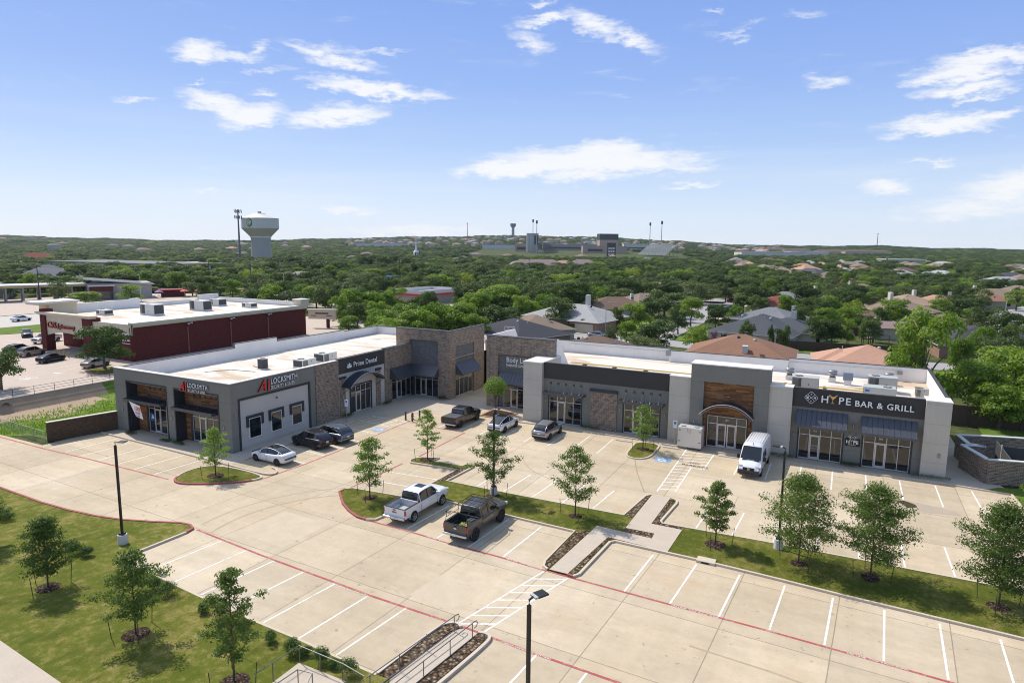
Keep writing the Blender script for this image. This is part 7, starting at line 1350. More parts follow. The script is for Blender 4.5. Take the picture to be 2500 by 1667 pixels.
block('school_wing', 'long low pink school wing under the dark theatre block', 'school building', 1470, 1200, 78, 24, 12, 0, PINK, roof=GSTO, extra=[('window', (-30, -12.3, 3, -4, -12.05, 7), DGR)]); block('school_wing', 'long pale flat-roofed school wing between the towers', 'school building', 1395, 1320, 120, 30, 11, 0, GSTO, roof=WSTO, extra=[('window', (-50, -15.3, 3, 50, -15.05, 6), DGR)]); block('school_wing', 'pink school block left of the press tower', 'school building', 1270, 1230, 24, 20, 14, 0, PINK, extra=[('window', (-8, -10.3, 3, 8, -10.05, 8), DGR)])
block('school_wing', 'white school annexe at the left of the school', 'school building', 1225, 1330, 80, 22, 8, 0, WSTO, roof=GSTO); block('school_wing', 'low white flat-roofed hall behind the school', 'school building', 1545, 1420, 50, 20, 12, 0, WSTO, extra=[('window', (-20, -10.3, 4, 20, -10.05, 6), DGR)])
block('civic_tower', 'black glass-gridded clock-like tower before the school', 'tower', 1487, 1010, 13, 11, 21, 0, DGR, roof=DGR, extra=[('window_grid', (-4.6, -5.8, 3 + q * 4.4, -1.7, -5.55, 6 + q * 4.4), WSTO) for q in range(3)] + [('window_grid', (-1.2, -5.8, 3 + q * 4.4, 1.2, -5.55, 6 + q * 4.4), WSTO) for q in range(3)] + [('window_grid', (1.7, -5.8, 3 + q * 4.4, 4.6, -5.55, 6 + q * 4.4), WSTO) for q in range(3)])
def stand(px, r, L_, D_, h, deg, m, lab, flip=1):
    x, y = at_px(px, r); t = empty('bleachers', (x, y, float(hills(x, y))), radians(deg) + YAW, label=lab, cat='grandstand'); b = MB(); n = 16; OCC.append((x, y, L_ * .55))
    for i in range(n): b.box(-L_ / 2, flip * (i * D_ / n), 2 + h * i / n, L_ / 2, flip * ((i + 1) * D_ / n) * 1.0, 2 + h * i / n + .6, m)
    b.build('seating', t); b = MB()
    for i in range(9):
        xx = -L_ / 2 + L_ * i / 8
        for k_ in (.35, .65, .98): b.tube([(xx, flip * D_ * k_, -1), (xx, flip * D_ * k_, 2 + h * k_)], .4, GSTO, 5)
    b.build('support', t)
stand(1585, 1110, 70, 24, 17, -62, mat('bleacher_alu', (.45, .46, .46), .5, .2), 'large silver grandstand sloping up to the right'); stand(1345, 1160, 60, 22, 16, 62, DGR, 'dark grandstand sloping down from the press tower')
for px, r, h, lab in ((1298, 1250, 58, 'left of the press tower'), (1307, 1120, 55, 'in front of the press tower'), (1580, 1200, 55, 'behind the silver grandstand'), (1608, 1130, 57, 'at the right end of the silver grandstand')):
    x, y, z = far_obj(px, r); t = empty('floodlight_mast', (x, y, z), YAW, label='tall stadium floodlight mast ' + lab, cat='floodlight mast'); b = MB(); b.tube([(0, 0, 0), (0, 0, h)], [.8, .45], M_UNIT, 6); b.build('pole', t); b = MB(); b.box(-1.5, -.5, h - 5, 1.5, .5, h + .3, M_UNITD); b.build('lamp_bank', t)
x, y, z = far_obj(1016, 830); t = empty('church_steeple', (x, y, z), YAW + .4, label='slender white church steeple among the trees', cat='steeple'); b = MB(); b.box(-2.8, -2.8, 0, 2.8, 2.8, 10, WSTO); b.build('base', t); b = MB(); 
for s in (-1.5, 1.5): b.box(s - .7, -2.85, 4, s + .7, -2.78, 9, DGR)
b.build('louvre', t); b = MB(); b.lathe([(3.6, 10), (1.7, 12.5), (1.0, 18), (0.1, 30)], mat('spire_white', (.72, .74, .76), .5), 8); b.build('spire', t); OCC.append((x, y, 9))
B1 = lambda *a, **q: block(*a, **q)
B1('storage_units', 'long low white storage units with dark red doors', 'storage units', 0, 0, 75, 14, 4, -32, WSTO, fx=(-448, 342), extra=[('roller_door', (-34 + q * 9, -7.3, .2, -28 + q * 9, -7.05, 3.3), M_BRICKR) for q in range(8)]); B1('long_shed', 'very long dark flat roof behind the street trees at left', 'warehouse', 0, 0, 130, 46, 5, 4, GSTO, roof=mat('dark_roof', (.17, .165, .16), .9), fx=(-470, 312)); B1('long_shed', 'bright white long roof halfway up the far slope', 'warehouse', 935, 1500, 110, 30, 7, 0, WSTO)
B1('shop_hall', 'low white roofs of far shops right of the stadium', 'shop', 1870, 1250, 110, 40, 8, 0, WSTO, roof=GSTO); B1('shop_hall', 'far shop with a pale canopy right of the white roofs', 'shop', 1960, 1350, 70, 30, 8, 0, WSTO); B1('long_shed', 'long tan warehouse front among the trees at far right', 'warehouse', 2190, 900, 46, 20, 7, 0, mat('tan_clad', (.40, .36, .29), .8), extra=[('end_pillar', (-23.3, -10.6, 0, -21, -10.05, 10), PINK)])
for px, r, lab, L_ in ((2020, 1500, 'leftmost row of far brown-roofed flats', 70), (2105, 1450, 'second row of far brown-roofed flats', 90), (1880, 1650, 'brown-roofed flats above the white shop roofs', 60), (1935, 1600, 'brown-roofed flats just right of the others on the slope', 60)):
    x, y, z = far_obj(px, r); house(lab, x, y, L_, 18, math.degrees(YAW), 3, eave=7, pitch=.35, z=z, name='apartment_block', cat='apartment block', detail=False)
for (x, y, L_, W_, dg, lab) in ((-233, 505, 44, 16, 30, 'wide mauve-brown roof hall with white windows below the school'), (-205, 540, 26, 16, 30, 'second mauve-brown roof hall, right of the wide one')): house(lab, x, y, L_, W_, dg, 8, eave=4.5, pitch=.5, name='park_hall', cat='hall')
# roadside businesses to the left
house('red tiled roof building among dark trees at left', -628, 328, 24, 14, 60, 9, wall=M_TAN, eave=6, pitch=.5, name='hall', cat='hall', detail=False)
house('large grey shingle roof building left of the shop with the slanted roof', -318, 170, 26, 22, 60, 4, wall=GSTO, eave=4, pitch=.5, name='clinic', cat='building'); house('grey gable roof behind the car wash canopy', -285, 128, 20, 18, 60, 4, wall=GSTO, eave=3.5, name='wash_office', cat='building')
t = empty('car_wash', (-254, 127, 0), radians(68), label='open car wash with a long pale canopy and brick bays', cat='car wash'); b = MB(); b.box(-15, -5, 4.6, 19, 5, 5.4, mat('canopy_pale', (.50, .48, .42), .7)); b.box(-15.3, -5.4, 5.4, 19.3, 5.4, 5.6, WSTO); b.box(-15.1, -5.15, 4.7, 19.1, -5.0, 4.95, M_PIPEY); b.build('canopy', t)
for i in range(8): b = MB(); b.box(-14.6 + i * 4.7, -4.4, 0, -14.1 + i * 4.7, 4.4, 4.6 if i % 1 == 0 else 3, GSTO); b.build('bay_wall', t)
b = MB(); b.box(-22, -3.5, 0, -15.6, 5, 4, GSTO); b.box(-21, -3.6, 1.2, -19, -3.5, 2.8, WSTO); b.build('plant_room', t); OCC.append((-254, 127, 20))
t = empty('corner_shop', (-243, 148, 0), radians(62), label='tan shop with a slanted roof over a dark glass entrance', cat='shop'); b = MB(); b.box(-5, -7, 0, 15, 7, 5.6, conc('shop_stucco', (.42, .39, .35), .1)); b.build('wall', t); b = MB(); b.poly([(-6, -8, 7.4), (16, -8, 5.2), (16, 8, 5.2), (-6, 8, 7.4)], M_ROOFS[4]); b.poly([(-6, -8, 7.15), (16, -8, 4.95), (16, 8, 4.95), (-6, 8, 7.15)], WSTO); b.poly([(-6, -8, 7.4), (16, -8, 5.2), (16, -8, 4.95), (-6, -8, 7.15)], WSTO); b.build('roof', t)
b = MB(); b.box(-4.5, -9.4, 0, 2.5, -7, 4.8, DGR); b.box(-5, -10, 4.8, 3, -7, 5.1, WSTO); b.box(-4.6, -9.5, 3.2, 2.6, -9.4, 4.6, M_BRICKR); b.box(-3.5, -9.48, .2, 1.6, -9.42, 3.0, M_WIN); b.build('glass_entrance', t); OCC.append((-243, 148, 14))
t = empty('drinks_stand', (-229, 166, 0), radians(60), label='dark red flat-roofed snack stand among coloured umbrellas', cat='snack stand'); b = MB(); b.box(-4, -2, 0, 4, 2, 2.6, M_BRICKR); b.build('wall', t); b = MB(); b.box(-5, -3.2, 2.6, 5, 2.6, 2.8, mat('awning_red', (.32, .04, .05), .7)); b.build('roof', t); OCC.append((-228, 164, 12))
for i, (x, y, c, lab) in enumerate(((-232.5, 156.5, (.50, .07, .12), 'pink-red parasol left of the snack stand'), (-226, 158, (.20, .12, .30), 'purple parasol in front of the snack stand'), (-222.5, 166, (.55, .08, .05), 'bright red parasol at the right of the snack stand'), (-221, 171, (.40, .05, .06), 'dark red parasol furthest right by the snack stand'))):
    t = empty('parasol', (x, y, 0), 0, label=lab, cat='parasol'); b = MB(); b.tube([(0, 0, 0), (0, 0, 2.6)], .05, M_UNITW); b.build('pole', t); b = MB(); b.lathe([(1.7, 2.2), (.9, 2.7), (0, 3.0)], mat('parasol_%d' % i, c, .7), 8); b.build('canopy', t); b = MB(); b.lathe([(0, .72), (.5, .72), (.5, .78), (0, .78)], M_UNITD, 10); b.build('table', t)
t = empty('old_shack', (-254, 246, 0), radians(25), label='old stone cottage with rusty patched metal roofs', cat='cottage'); b = MB(); b.box(-6, -4, 0, 6, 4, 3, M_BRICKH); b.box(4, 0, 0, 12, 9, 4, M_HWALL); b.build('wall', t); b = MB(); RU = roof_mat('rusty_metal', (.30, .26, .24), .6, .6); b.poly([(-7, -5, 2.9), (7, -5, 2.9), (6, 0, 5.8), (-6, 0, 5.8)], RU); b.poly([(-7, 5, 2.9), (7, 5, 2.9), (6, 0, 5.8), (-6, 0, 5.8)], RU); b.poly([(3.5, -1, 3.9), (12.5, -1, 3.9), (11.5, 5, 6.2), (4.5, 5, 6.2)], RU); b.poly([(3.5, 10, 3.9), (12.5, 10, 3.9), (11.5, 5, 6.2), (4.5, 5, 6.2)], RU); b.build('roof', t); OCC.append((-252, 248, 12))
t = empty('drive_in', (-134, 197, 0), radians(80), label='white and red-striped drive-in restaurant half hidden by trees', cat='restaurant'); b = MB(); b.box(-10, -7, 0, 10, 7, 3.2, mat('drive_wall', (.35, .30, .25), .8)); b.build('wall', t); b = MB(); b.box(-10.6, -7.6, 3.2, 10.6, 7.6, 3.7, mat('stripe_red', (.55, .03, .03), .5)); b.build('red_band', t); b = MB(); b.box(-10.4, -7.4, 3.7, 10.4, -7.1, 5.0, WSTO); b.box(-10.4, 7.1, 3.7, 10.4, 7.4, 5.0, WSTO); b.box(10.1, -7.1, 3.7, 10.4, 7.1, 5.0, WSTO); b.box(-10.4, -7.1, 3.7, -10.1, 7.1, 5.0, WSTO); b.box(-10, -7, 3.75, 10, 7, 3.8, M_UNITW); b.build('parapet', t)
b = MB(); b.box(10.5, -10, 3.0, 22, 4, 3.4, MATS['stripe_red']); b.box(10.5, -9.8, 3.4, 22, 3.8, 3.5, WSTO); b.build('canopy', t); OCC.append((-133, 200, 17))
t = empty('blue_sign', (-186, 246, 0), 1.2, label='blue billboard box standing among the trees', cat='sign'); b = MB(); b.box(-3, -1.5, 2, 3, 1.5, 6.2, mat('board_blue', (.02, .17, .50), .5)); b.build('board', t); b = MB(); b.box(-.4, -.4, 0, .4, .4, 2, DGR); b.build('post', t); OCC.append((-186, 246, 6))
# ================================================================== mid-distance trees
def oak_crown(seed, m, n=5600, w=9., h=8., lf=.42, kind=0):
    rg = np.random.default_rng(seed); bl = []
    for i in range(30 if kind != 1 else 32):
        a = rg.uniform(0, 2 * pi); u = rg.random() ** .5; z = rg.uniform(.24, .90); R_ = w / 2 * .80 * sqrt(max(.08, 1 - ((z - .48) / .55) ** 2)) * u
        r_ = rg.uniform(.95, 1.75) * w / 9; bl.append((R_ * cos(a), R_ * sin(a), z * h - .3, r_, r_ * rg.uniform(.6, .85)))
    P, T_, B_ = leaves(bl, n, lf, .9, .45, rg); P[:, 2] = np.maximum(P[:, 2], .5); return quads_mesh('crown', P, T_, B_, m)
TK = MB(); TK.tube([(0, 0, -.2), (.1, 0, 1.4), (0, .1, 3.2), (.2, 0, 5.5)], [.30, .22, .16, .06], M_TRUNK, 7)
for a in range(5): TK.tube([(0, .05, 1.8 + .2 * a), (1.4 * cos(a * 1.3), 1.4 * sin(a * 1.3), 3.6 + .2 * a), (2.6 * cos(a * 1.3), 2.6 * sin(a * 1.3), 4.8)], [.13, .08, .02], M_TRUNK, 5)
trunk_o = TK.build('trunk'); trunk_me = trunk_o.data; bpy.data.objects.remove(trunk_o)
CR_ = {0: [oak_crown(s, L_DARK) for s in (1, 2, 3)], 1: [oak_crown(s, L_BRI, 5200, lf=.46, kind=1) for s in (4, 5, 6)], 2: [oak_crown(s, L_OLIVE, 5600, lf=.36) for s in (7, 8)], 3: [oak_crown(9, L_YEL, 3000)], 4: [oak_crown(10, L_PUR, 3000)]}
TN = {0: 'dark green oak', 1: 'bright green leafy tree', 2: 'grey-green live oak', 3: 'yellow-green tree', 4: 'purple-flowering crape myrtle'}
LM = [(-62, 95, 'behind the left roof parapet'), (-61, 122, 'by the charcoal roof house'), (-62, 160, 'by the pale grey roof house'), (-38, 110, 'near the brown hip roof at the parapet'), (-16, 156, 'beside the large slate roof'), (-15, 119, 'beside the orange-brown roof'), (4, 119, 'beside the salmon roof'), (14, 235, 'near the long tan roof'), (23, 158, 'beside the charcoal gable roof'), (-38, 200, 'along the residential street'), (-62, 200, 'behind the dark brown roof'), (50, 300, 'near the curved street at right'),
      (-125, 92, 'behind the pharmacy'), (-254, 127, 'by the car wash'), (-243, 148, 'beside the slanted-roof shop'), (-229, 166, 'near the coloured parasols'), (-254, 246, 'around the old cottage'), (-134, 197, 'near the drive-in restaurant'), (-186, 246, 'beside the blue billboard'), (-100, 300, 'along the dry meadow'), (-520, 476, 'below the water tower'), (-448, 342, 'before the storage units'), (-628, 328, 'by the red tiled roof'), (-233, 505, 'around the mauve-brown halls'), (-318, 170, 'beside the large grey shingle roof'), (-320, 400, 'in the dark row by the water tower'), (0, 390, 'near the small red roof'), (-190, 350, 'in the belt below the school')]
NT = [0]
def mid_tree(x, y, w, h, tone, lab=None):
    z = float(hills(x, y)); rg = random.Random(NT[0]); NT[0] += 1; lm = min(LM, key=lambda q: (q[0] - x) ** 2 + (q[1] - y) ** 2)
    sz = ('large' if h >= 9 else 'tall' if h > 11 else 'small' if h < 6.5 else 'medium'); sh = 'broad' if w > h * 1.25 else 'slim' if w < h * .8 else 'rounded'
    r = empty('tree', (x, y, z), rg.uniform(0, 6.28), label=lab or '%s %s %s %s' % (sz, sh, TN[tone], lm[2]), cat='tree', group='mid-distance trees ' + lm[2]); r.scale = (w / 9, w / 9, h / 8)
    o = bpy.data.objects.new('crown', rg.choice(CR_[tone])); COL.objects.link(o); setp(o, r); o = bpy.data.objects.new('trunk', trunk_me); COL.objects.link(o); setp(o, r); OCC.append((x, y, w * .42)); return r
MT = [(-79.3,104.4,9.4,7,1),(-76.2,108.9,9.6,8,1),(-74.2,117.0,11.9,8,1),(-67.3,116.0,7.1,7,1),(-79.7,99.5,5.0,5.5,1),(-69.2,131.6,10.4,8,0),(-87.9,165.0,15.8,10,1),(-108.2,178.1,8.2,8,0),(-71.7,182.9,12.4,11,0),(-75.7,169.7,7.3,8,1),(-66.4,187.5,7.3,5,0),(-47.0,192.0,12.2,9,0),(-46.5,160.2,8.5,7,1),(-45.5,170.8,8.0,8,0),(-32.9,127.7,9.0,7,0),(-32.3,117.7,7.2,5,2),(-25.5,130.2,5.3,6,1),(-28.5,169.0,6.7,7,0),(-16.9,135.8,3.8,7,0),(-12.0,131.8,1.5,7,0),(-9.9,131.5,3.2,7,0),(-28.8,219.4,7.7,7,0),(-46.8,242.9,14.4,9,2),(-40.7,259.4,8.2,8,2),(-41.1,329.1,20.1,9,0),(-25.0,220.7,8.5,9,0),(-23.3,265.6,6.5,7,0),(-17.9,295.0,8.6,7,0),(-5.2,187.3,6.7,8,0),(-85.5,343.8,6.8,8,1),(-76.0,345.0,13.9,10,1),(-73.4,254.3,9.6,8,0),(-99.7,313.0,12.4,9,1),(-89.4,319.7,6.8,8,0),(-59.6,264.8,10.4,8,2),(-64.1,242.0,9.7,8,0),(-3.8,204.6,7.3,8,1),(-2.0,154.6,6.3,6,0),(-3.2,257.9,10.7,9,2),(2.1,217.1,8.9,9,0),(2.3,216.5,5.1,6,2),(15.4,276.4,13.3,8,2),(6.2,166.1,4.1,5,0),(29.4,213.1,5.9,5,1),(37.7,281.4,11.1,9,0),(37.2,394.2,17.6,9,0),(60.1,509.2,6.2,7,3),(31.7,172.0,5.7,8,0),(25.5,329.8,9.3,8,0),(58.5,355.0,11.5,8,0),(52.3,278.6,7.4,8,1),(8.2,368.2,10.7,8,1),(24.5,472.2,16.2,8,0),(-147.1,155.6,10.6,8,1),(-119.4,138.4,9.4,9,1),(-115.3,142.4,9.5,8,1),(-129.3,171.8,9.8,7,1),(-174.2,162.5,8.3,7,1),(-185.3,163.9,7.6,7,0),(-208.3,175.7,8.3,7,1),(-229.2,209.2,11.4,8,1),(-189.7,154.3,6.5,7,0),(-197.2,155.1,6.0,7,0),(-178.3,209.5,15.8,9,2),(-187.2,201.1,10.4,8,0),(-171.2,228.9,9.6,8,0),(-283.5,346.4,14.3,13,0),(-328.4,411.8,15.5,13,0),(-298.4,386.4,15.7,13,0),(-331.8,444.1,16.4,12,0),(-282.2,387.8,13.6,12,0),(-357.7,355.9,15.7,13,0),(-301.7,310.2,11.9,12,0),(-264.5,281.9,14.6,12,0),(-296.4,277.3,11.0,11,0),(-289.6,261.5,9.6,9,0),(-257.6,291.8,12.3,11,0),(-272.5,237.8,8.8,9,0),(-98.4,113.8,5.8,5,1),(-370.7,184.3,18.3,10,0),(-302.7,153.3,10.1,8,0),(-365.0,196.5,13.4,9,0),(-311.6,176.0,9.8,9,0),(-252.7,144.6,13.4,8,2),(-215.4,125.3,10.5,5,1),(-220.4,143.5,9.6,6,1),(-311.5,213.1,5.6,10,0),(-311.3,229.3,15.0,9,0),(-274.2,197.3,8.3,6,2),(-283.2,190.1,6.7,6,1),(-295.0,191.9,4.4,6,1),(-224.8,171.1,8.4,6,2),(-321.5,168.2,9.7,8,0),(-268.2,130.0,6.2,7,0),(-287.1,172.4,9.3,8,0),(-237.3,129.3,7.3,8,2),(-305.7,146.9,7.1,9,0),(-284.4,200.8,6.1,8,0),(-277.0,216.0,8.3,9,0),(-106.4,180.7,9.6,10,2),(-106.2,210.9,10.9,10,2),(-130.1,238.6,14.3,9,0),(-111.0,244.0,12.3,9,2),(-79.9,192.1,8.2,9,0),(-92.1,189.1,8.3,9,0),(-68.0,195.1,8.1,9,1),(-128.3,302.7,12.9,9,2),(-132.6,350.3,14.7,9,0),(-172.9,343.2,15.1,10,2),(-185.1,399.5,17.3,10,0),(-183.4,321.0,17.0,10,0),(-193.9,310.5,14.3,10,2),(-184.6,279.2,10.9,10,0),(-168.8,473.1,16.3,9,1),(-148.0,461.2,12.5,9,0),(-216.3,309.6,12.3,11,0),(-250.0,412.2,18.9,11,0),(-274.9,511.9,22.8,10,0),(21.5,137.0,5.2,8,1),(27.0,144.2,6.2,8,0),(16.0,117.8,3.9,8,1),(42.3,366.8,10.1,7,0),(8.5,185.7,4.3,7,0),(-9.5,174.1,5.3,7,0),(-39.8,183.4,4.8,6,0),(-23.1,135.7,2.1,4,4),(-51.1,160.4,3.7,6,0),(-55.2,149.5,3.8,4,0),(-84.7,146.1,8.9,9,1),(-111.4,201.1,12.1,9,0),(-124.4,259.8,13.2,9,0),(-94.6,187.9,8.3,8,1),(-112.3,269.9,15.3,9,1),(-77.2,200.4,7.0,8,1),(-89.5,200.3,10.1,9,2),(-96.7,282.8,11.7,9,0),(-95.2,256.7,10.7,9,2),(-153.6,235.5,12.9,9,1),(-180.6,265.6,12.5,10,0),(-161.9,259.3,14.0,9,2),(-148.8,204.3,9.8,9,2),(-155.1,199.3,9.8,9,0),(-153.3,169.2,10.1,9,0),(-155.8,157.9,8.3,8,1),(-165.4,159.9,8.6,9,0),(-85.5,109.7,8.1,8,1),(-75.9,114.7,8.1,9,1),(-72.3,119.6,7.4,9,1),(-85.9,119.4,8.7,8,1),(-98.8,125.1,7.2,8,1),(-105.9,125.8,7.4,7,0),(-82.9,147.4,7.8,9,1),(-77.9,160.1,7.0,8,1),(-74.8,160.4,5.1,6,1),(-85.9,162.7,7.3,8,0),(-113.6,128.4,6.6,8,1),(-35.2,157.6,6.2,7,0),(-35.6,173.9,6.8,8,1),(-38.9,128.1,4.4,6,1),(-42.2,127.2,4.4,5,2),(-3.9,177.8,6.4,7,1),(-4.9,153.0,5.5,7,0),(6.7,233.7,8.1,8,0),(23.9,273.0,9.2,8,2),(24.8,229.8,6.4,7,1),(0.9,157.4,3.7,6,1),(5.0,159.2,4.6,7,0),(24.0,195.8,5.4,7,0),(16.4,162.1,4.6,6,1),(31.0,200.2,5.4,7,0),(-25.1,177.1,4.5,6,1)]
for x, y, w, h, t in MT: mid_tree(x, y, w, h, t)
mid_tree(9.3, 97, 9.4, 13.6, 1, 'big upright leafy tree rising right behind the bar roof'); NEAR = [(15.5, 98, 8, 7.5), (20, 102, 9, 8.5), (26, 106, 10, 9.5), (31, 99, 9, 9), (22, 94, 8, 7.2), (17, 92.5, 6.5, 6), (28, 90, 8, 7.5), (20, 110, 8, 8), (36, 108, 10, 10)]
for i, (x, y, w, h) in enumerate(NEAR): mid_tree(x, y, w, h, 1, 'feathery bright green tree behind the bin enclosure, %s' % ('nearest the bar wall', 'second from the bar wall', 'tallest in the middle', 'at its right end', 'low and in front', 'lowest, over the fence', 'front right', 'at the back', 'furthest back at the picture edge')[i])
mid_tree(-107.2, 64.6, 8.4, 7.4, 0, 'dark dense oak in the kerbed island before the pharmacy'); mid_tree(-64.2, 153.6, 9, 8.2, 0, 'dark oak standing before the pale grey roof house'); mid_tree(-104.6, 48.4, 6.0, 6.5, 0, 'dark tree cut by the left edge at the pharmacy lot'); mid_tree(15.5, 66.5, 2.6, 3.0, 1, 'small bright bush-like tree at the right edge by the bin enclosure'); mid_tree(16, 60.5, 2.0, 2.2, 0, 'low dark shrub tree at the right picture edge')
# loose scatter to close the gaps
SEG = [((-112, 160), (-130, 188), 11), ((-75, 139), (60, 142), 8), ((-38.6, 140), (-38.6, 190), 9), ((-38.6, 190), (-44.5, 262), 11), ((-36, 254), (-52, 255), 8), ((36, 140), (37, 200), 7), ((37, 200), (62, 300), 11), ((62, 300), (90, 330), 9), ((-192, 0), (-192, 420), 17), ((-180, 300), (-120, 470), 8), ((-120, 470), (140, 640), 8), ((-260, 640), (60, 700), 7), ((-105, 290), (-100, 340), 16), ((-92, 262), (-100, 300), 12), ((-120, 350), (-122, 410), 9), ((-165, 478), (-158, 560), 20), ((-158, 560), (-165, 650), 14)]
def near_seg(x, y):
    for (ax, ay), (bx, by), w in SEG:
        dx, dy = bx - ax, by - ay; t = max(0, min(1, ((x - ax) * dx + (y - ay) * dy) / (dx * dx + dy * dy)))
        if (x - ax - dx * t) ** 2 + (y - ay - dy * t) ** 2 < w * w: return True
    return False
rg = random.Random(11); cnt = 0; tries = 0
def free(x, y, rr):
    if near_seg(x, y): return False
    if -110 < x < 14.5 and y < 112: return False
    if -180 < x < -98 and y < 145 and y > 20: return False
    if -57 < x < -43 and 143 < y < 165: return False
    if -12 < x < 12 and 122 < y < 178: return False
    if -262 < x < -205 and 80 < y < 180: return False
    for ox, oy, orr in OCC:
        if (ox - x) ** 2 + (oy - y) ** 2 < (orr + rr) ** 2: return False
    return True
while NT[0] < 300 and tries < 6000:
    tries += 1; px = rg.uniform(-60, 2560); r_ = 110 + 330 * rg.random() ** .75; x, y = at_px(px, r_)
    w = rg.uniform(6, 11); h = rg.uniform(6.5, 9.5)
    if not free(x, y, w * .30): continue
    mid_tree(x, y, w, h, rg.choice((0, 0, 0, 1, 1, 2, 2))); cnt += 1
# ------------------------------------------------------------------ far houses on the slopes
NH = 0; rg = random.Random(5); FH = []
def far_house(px, r_, i):
    x, y = at_px(px, r_); z = float(hills(x, y)); rc = rg.choice((1, 1, 1, 3, 7, 4, 8, 2, 6, 0)); cn = {1: 'tan', 3: 'brown', 7: 'sand', 4: 'grey', 8: 'mauve', 2: 'pale grey', 6: 'salmon', 0: 'slate'}[rc]
    where = ('on far left hillside', 'below the left ridge', 'behind the school', 'right of the stadium', 'among trees at far right')[min(4, int(max(px, 0) // 501))]
    LL = rg.uniform(15, 21); cn = ('wide ' if LL > 18.5 else 'compact ') + cn
    house('distant %s roof house %s' % (cn, where), x, y, LL, rg.uniform(12, 15), rg.uniform(0, 180), rc, wall=M_HWALL, z=z, detail=False, eave=5.4 if r_ > 1100 else 3.4, pitch=.42, group='distant houses ' + where); FH.append((x, y, r_))
for i in range(700):
    if NH >= 215: break
    k_ = rg.random()
    if k_ < .55: px, r_ = rg.uniform(850, 1900), rg.uniform(1480, 2350)
    elif k_ < .62: px, r_ = rg.uniform(-20, 850), rg.uniform(900, 2300)
    elif k_ < .92: px, r_ = rg.uniform(1700, 2520), 330 + 620 * rg.random() ** .8
    else: px, r_ = rg.uniform(850, 1600), rg.uniform(560, 1000)
    x, y = at_px(px, r_)
    if near_seg(x, y) or any((ox - x) ** 2 + (oy - y) ** 2 < (orr + 11) ** 2 for ox, oy, orr in OCC): continue
    far_house(px, r_, i); NH += 1
# ------------------------------------------------------------------ the rest of the woods: one mass, instanced
rgn = np.random.default_rng(17)
def field(r0, r1, sp, sc0, sc1):
    out = []; r = r0
    while r < r1:
        n = int(r * 1.45 / sp); th = YAW + .74 - 1.48 * (np.arange(n) + rgn.random(n)) / n; rr = r + rgn.uniform(-.5, .5, n) * sp; out.append(np.stack([-np.sin(th) * rr, np.cos(th) * rr, rgn.uniform(sc0, sc1, n)], 1)); r += sp
    return np.concatenate(out)
PT = np.concatenate([field(170, 460, 9.0, .75, 1.2), field(460, 1000, 10.5, .9, 1.45), field(1000, 1700, 13, 1.0, 1.6), field(1700, 3000, 20, 1.5, 2.3)])
X_, Y_ = PT[:, 0], PT[:, 1]; keep = np.ones(len(PT), bool)
for (ax, ay), (bx, by), w in SEG:
    dx, dy = bx - ax, by - ay; t = np.clip(((X_ - ax) * dx + (Y_ - ay) * dy) / (dx * dx + dy * dy), 0, 1); keep &= (X_ - ax - dx * t) ** 2 + (Y_ - ay - dy * t) ** 2 > w * w
keep &= ~((X_ > -110) & (X_ < 14.5) & (Y_ < 112)); keep &= ~((X_ > -180) & (X_ < -98) & (Y_ < 145)); keep &= ~((X_ > -57) & (X_ < -43) & (Y_ > 143) & (Y_ < 165)); keep &= ~((X_ > -12) & (X_ < 12) & (Y_ > 122) & (Y_ < 178)); keep &= ~((X_ > -262) & (X_ < -205) & (Y_ > 80) & (Y_ < 180)); keep &= ~((X_ > -75) & (X_ < 62) & (Y_ < 300) & (rgn.random(len(PT)) < .40))
for ox, oy, orr in OCC: keep &= (X_ - ox) ** 2 + (Y_ - oy) ** 2 > (orr + 1.6) ** 2
for ox, oy, r_ in FH:          # houses on the slopes stand in clearings that open towards the valley
    ux, uy = -ox / r_, -oy / r_; f = (X_ - ox) * ux + (Y_ - oy) * uy; s_ = np.abs((X_ - ox) * -uy + (Y_ - oy) * ux); keep &= ~((f > -9) & (f < 18 + r_ * .05) & (s_ < 9.5 + r_ * .003))
mn = np.sin(X_ * .013 + 1) * np.sin(Y_ * .011) ; keep &= ~((mn > .86) & (np.hypot(X_, Y_) < 1500) & (np.hypot(X_, Y_) > 500))
for pxa, ra, wa, da in ((1400, 1120, 360, 170), (1440, 900, 330, 50), (1720, 1230, 220, 60), (1850, 1180, 120, 40), (1960, 1290, 90, 40), (100, 1700, 60, 60), (640, 2300, 200, 160)):
    cx, cy = at_px(pxa, ra); ux, uy = -cx / ra, -cy / ra; f = (X_ - cx) * ux + (Y_ - cy) * uy; s_ = (X_ - cx) * -uy + (Y_ - cy) * ux; keep &= ~((np.abs(f) < da) & (np.abs(s_) < wa / 2))
PT = PT[keep]; Zt = hills(PT[:, 0], PT[:, 1]); me = bpy.data.meshes.new('distant_woods'); me.from_pydata(np.stack([PT[:, 0], PT[:, 1], Zt - .3], 1).tolist(), [], [])
a = me.attributes.new('sc', 'FLOAT_VECTOR', 'POINT'); nP = len(PT); sx = PT[:, 2] * rgn.uniform(.85, 1.2, nP); rP = np.hypot(PT[:, 0], PT[:, 1]); zsc = np.interp(rP, [0, 420, 700, 1000, 1300, 2300, 2450, 3000], [1.05, 1.0, .92, .88, .72, .72, 1.25, 1.3]); a.data.foreach_set('vector', np.stack([sx, sx, zsc * rgn.uniform(.72, 1.15, nP)], 1).astype(np.float32).ravel())
a = me.attributes.new('rz', 'FLOAT_VECTOR', 'POINT'); a.data.foreach_set('vector', np.stack([np.zeros(nP), np.zeros(nP), rgn.uniform(0, 6.28, nP)], 1).astype(np.float32).ravel())
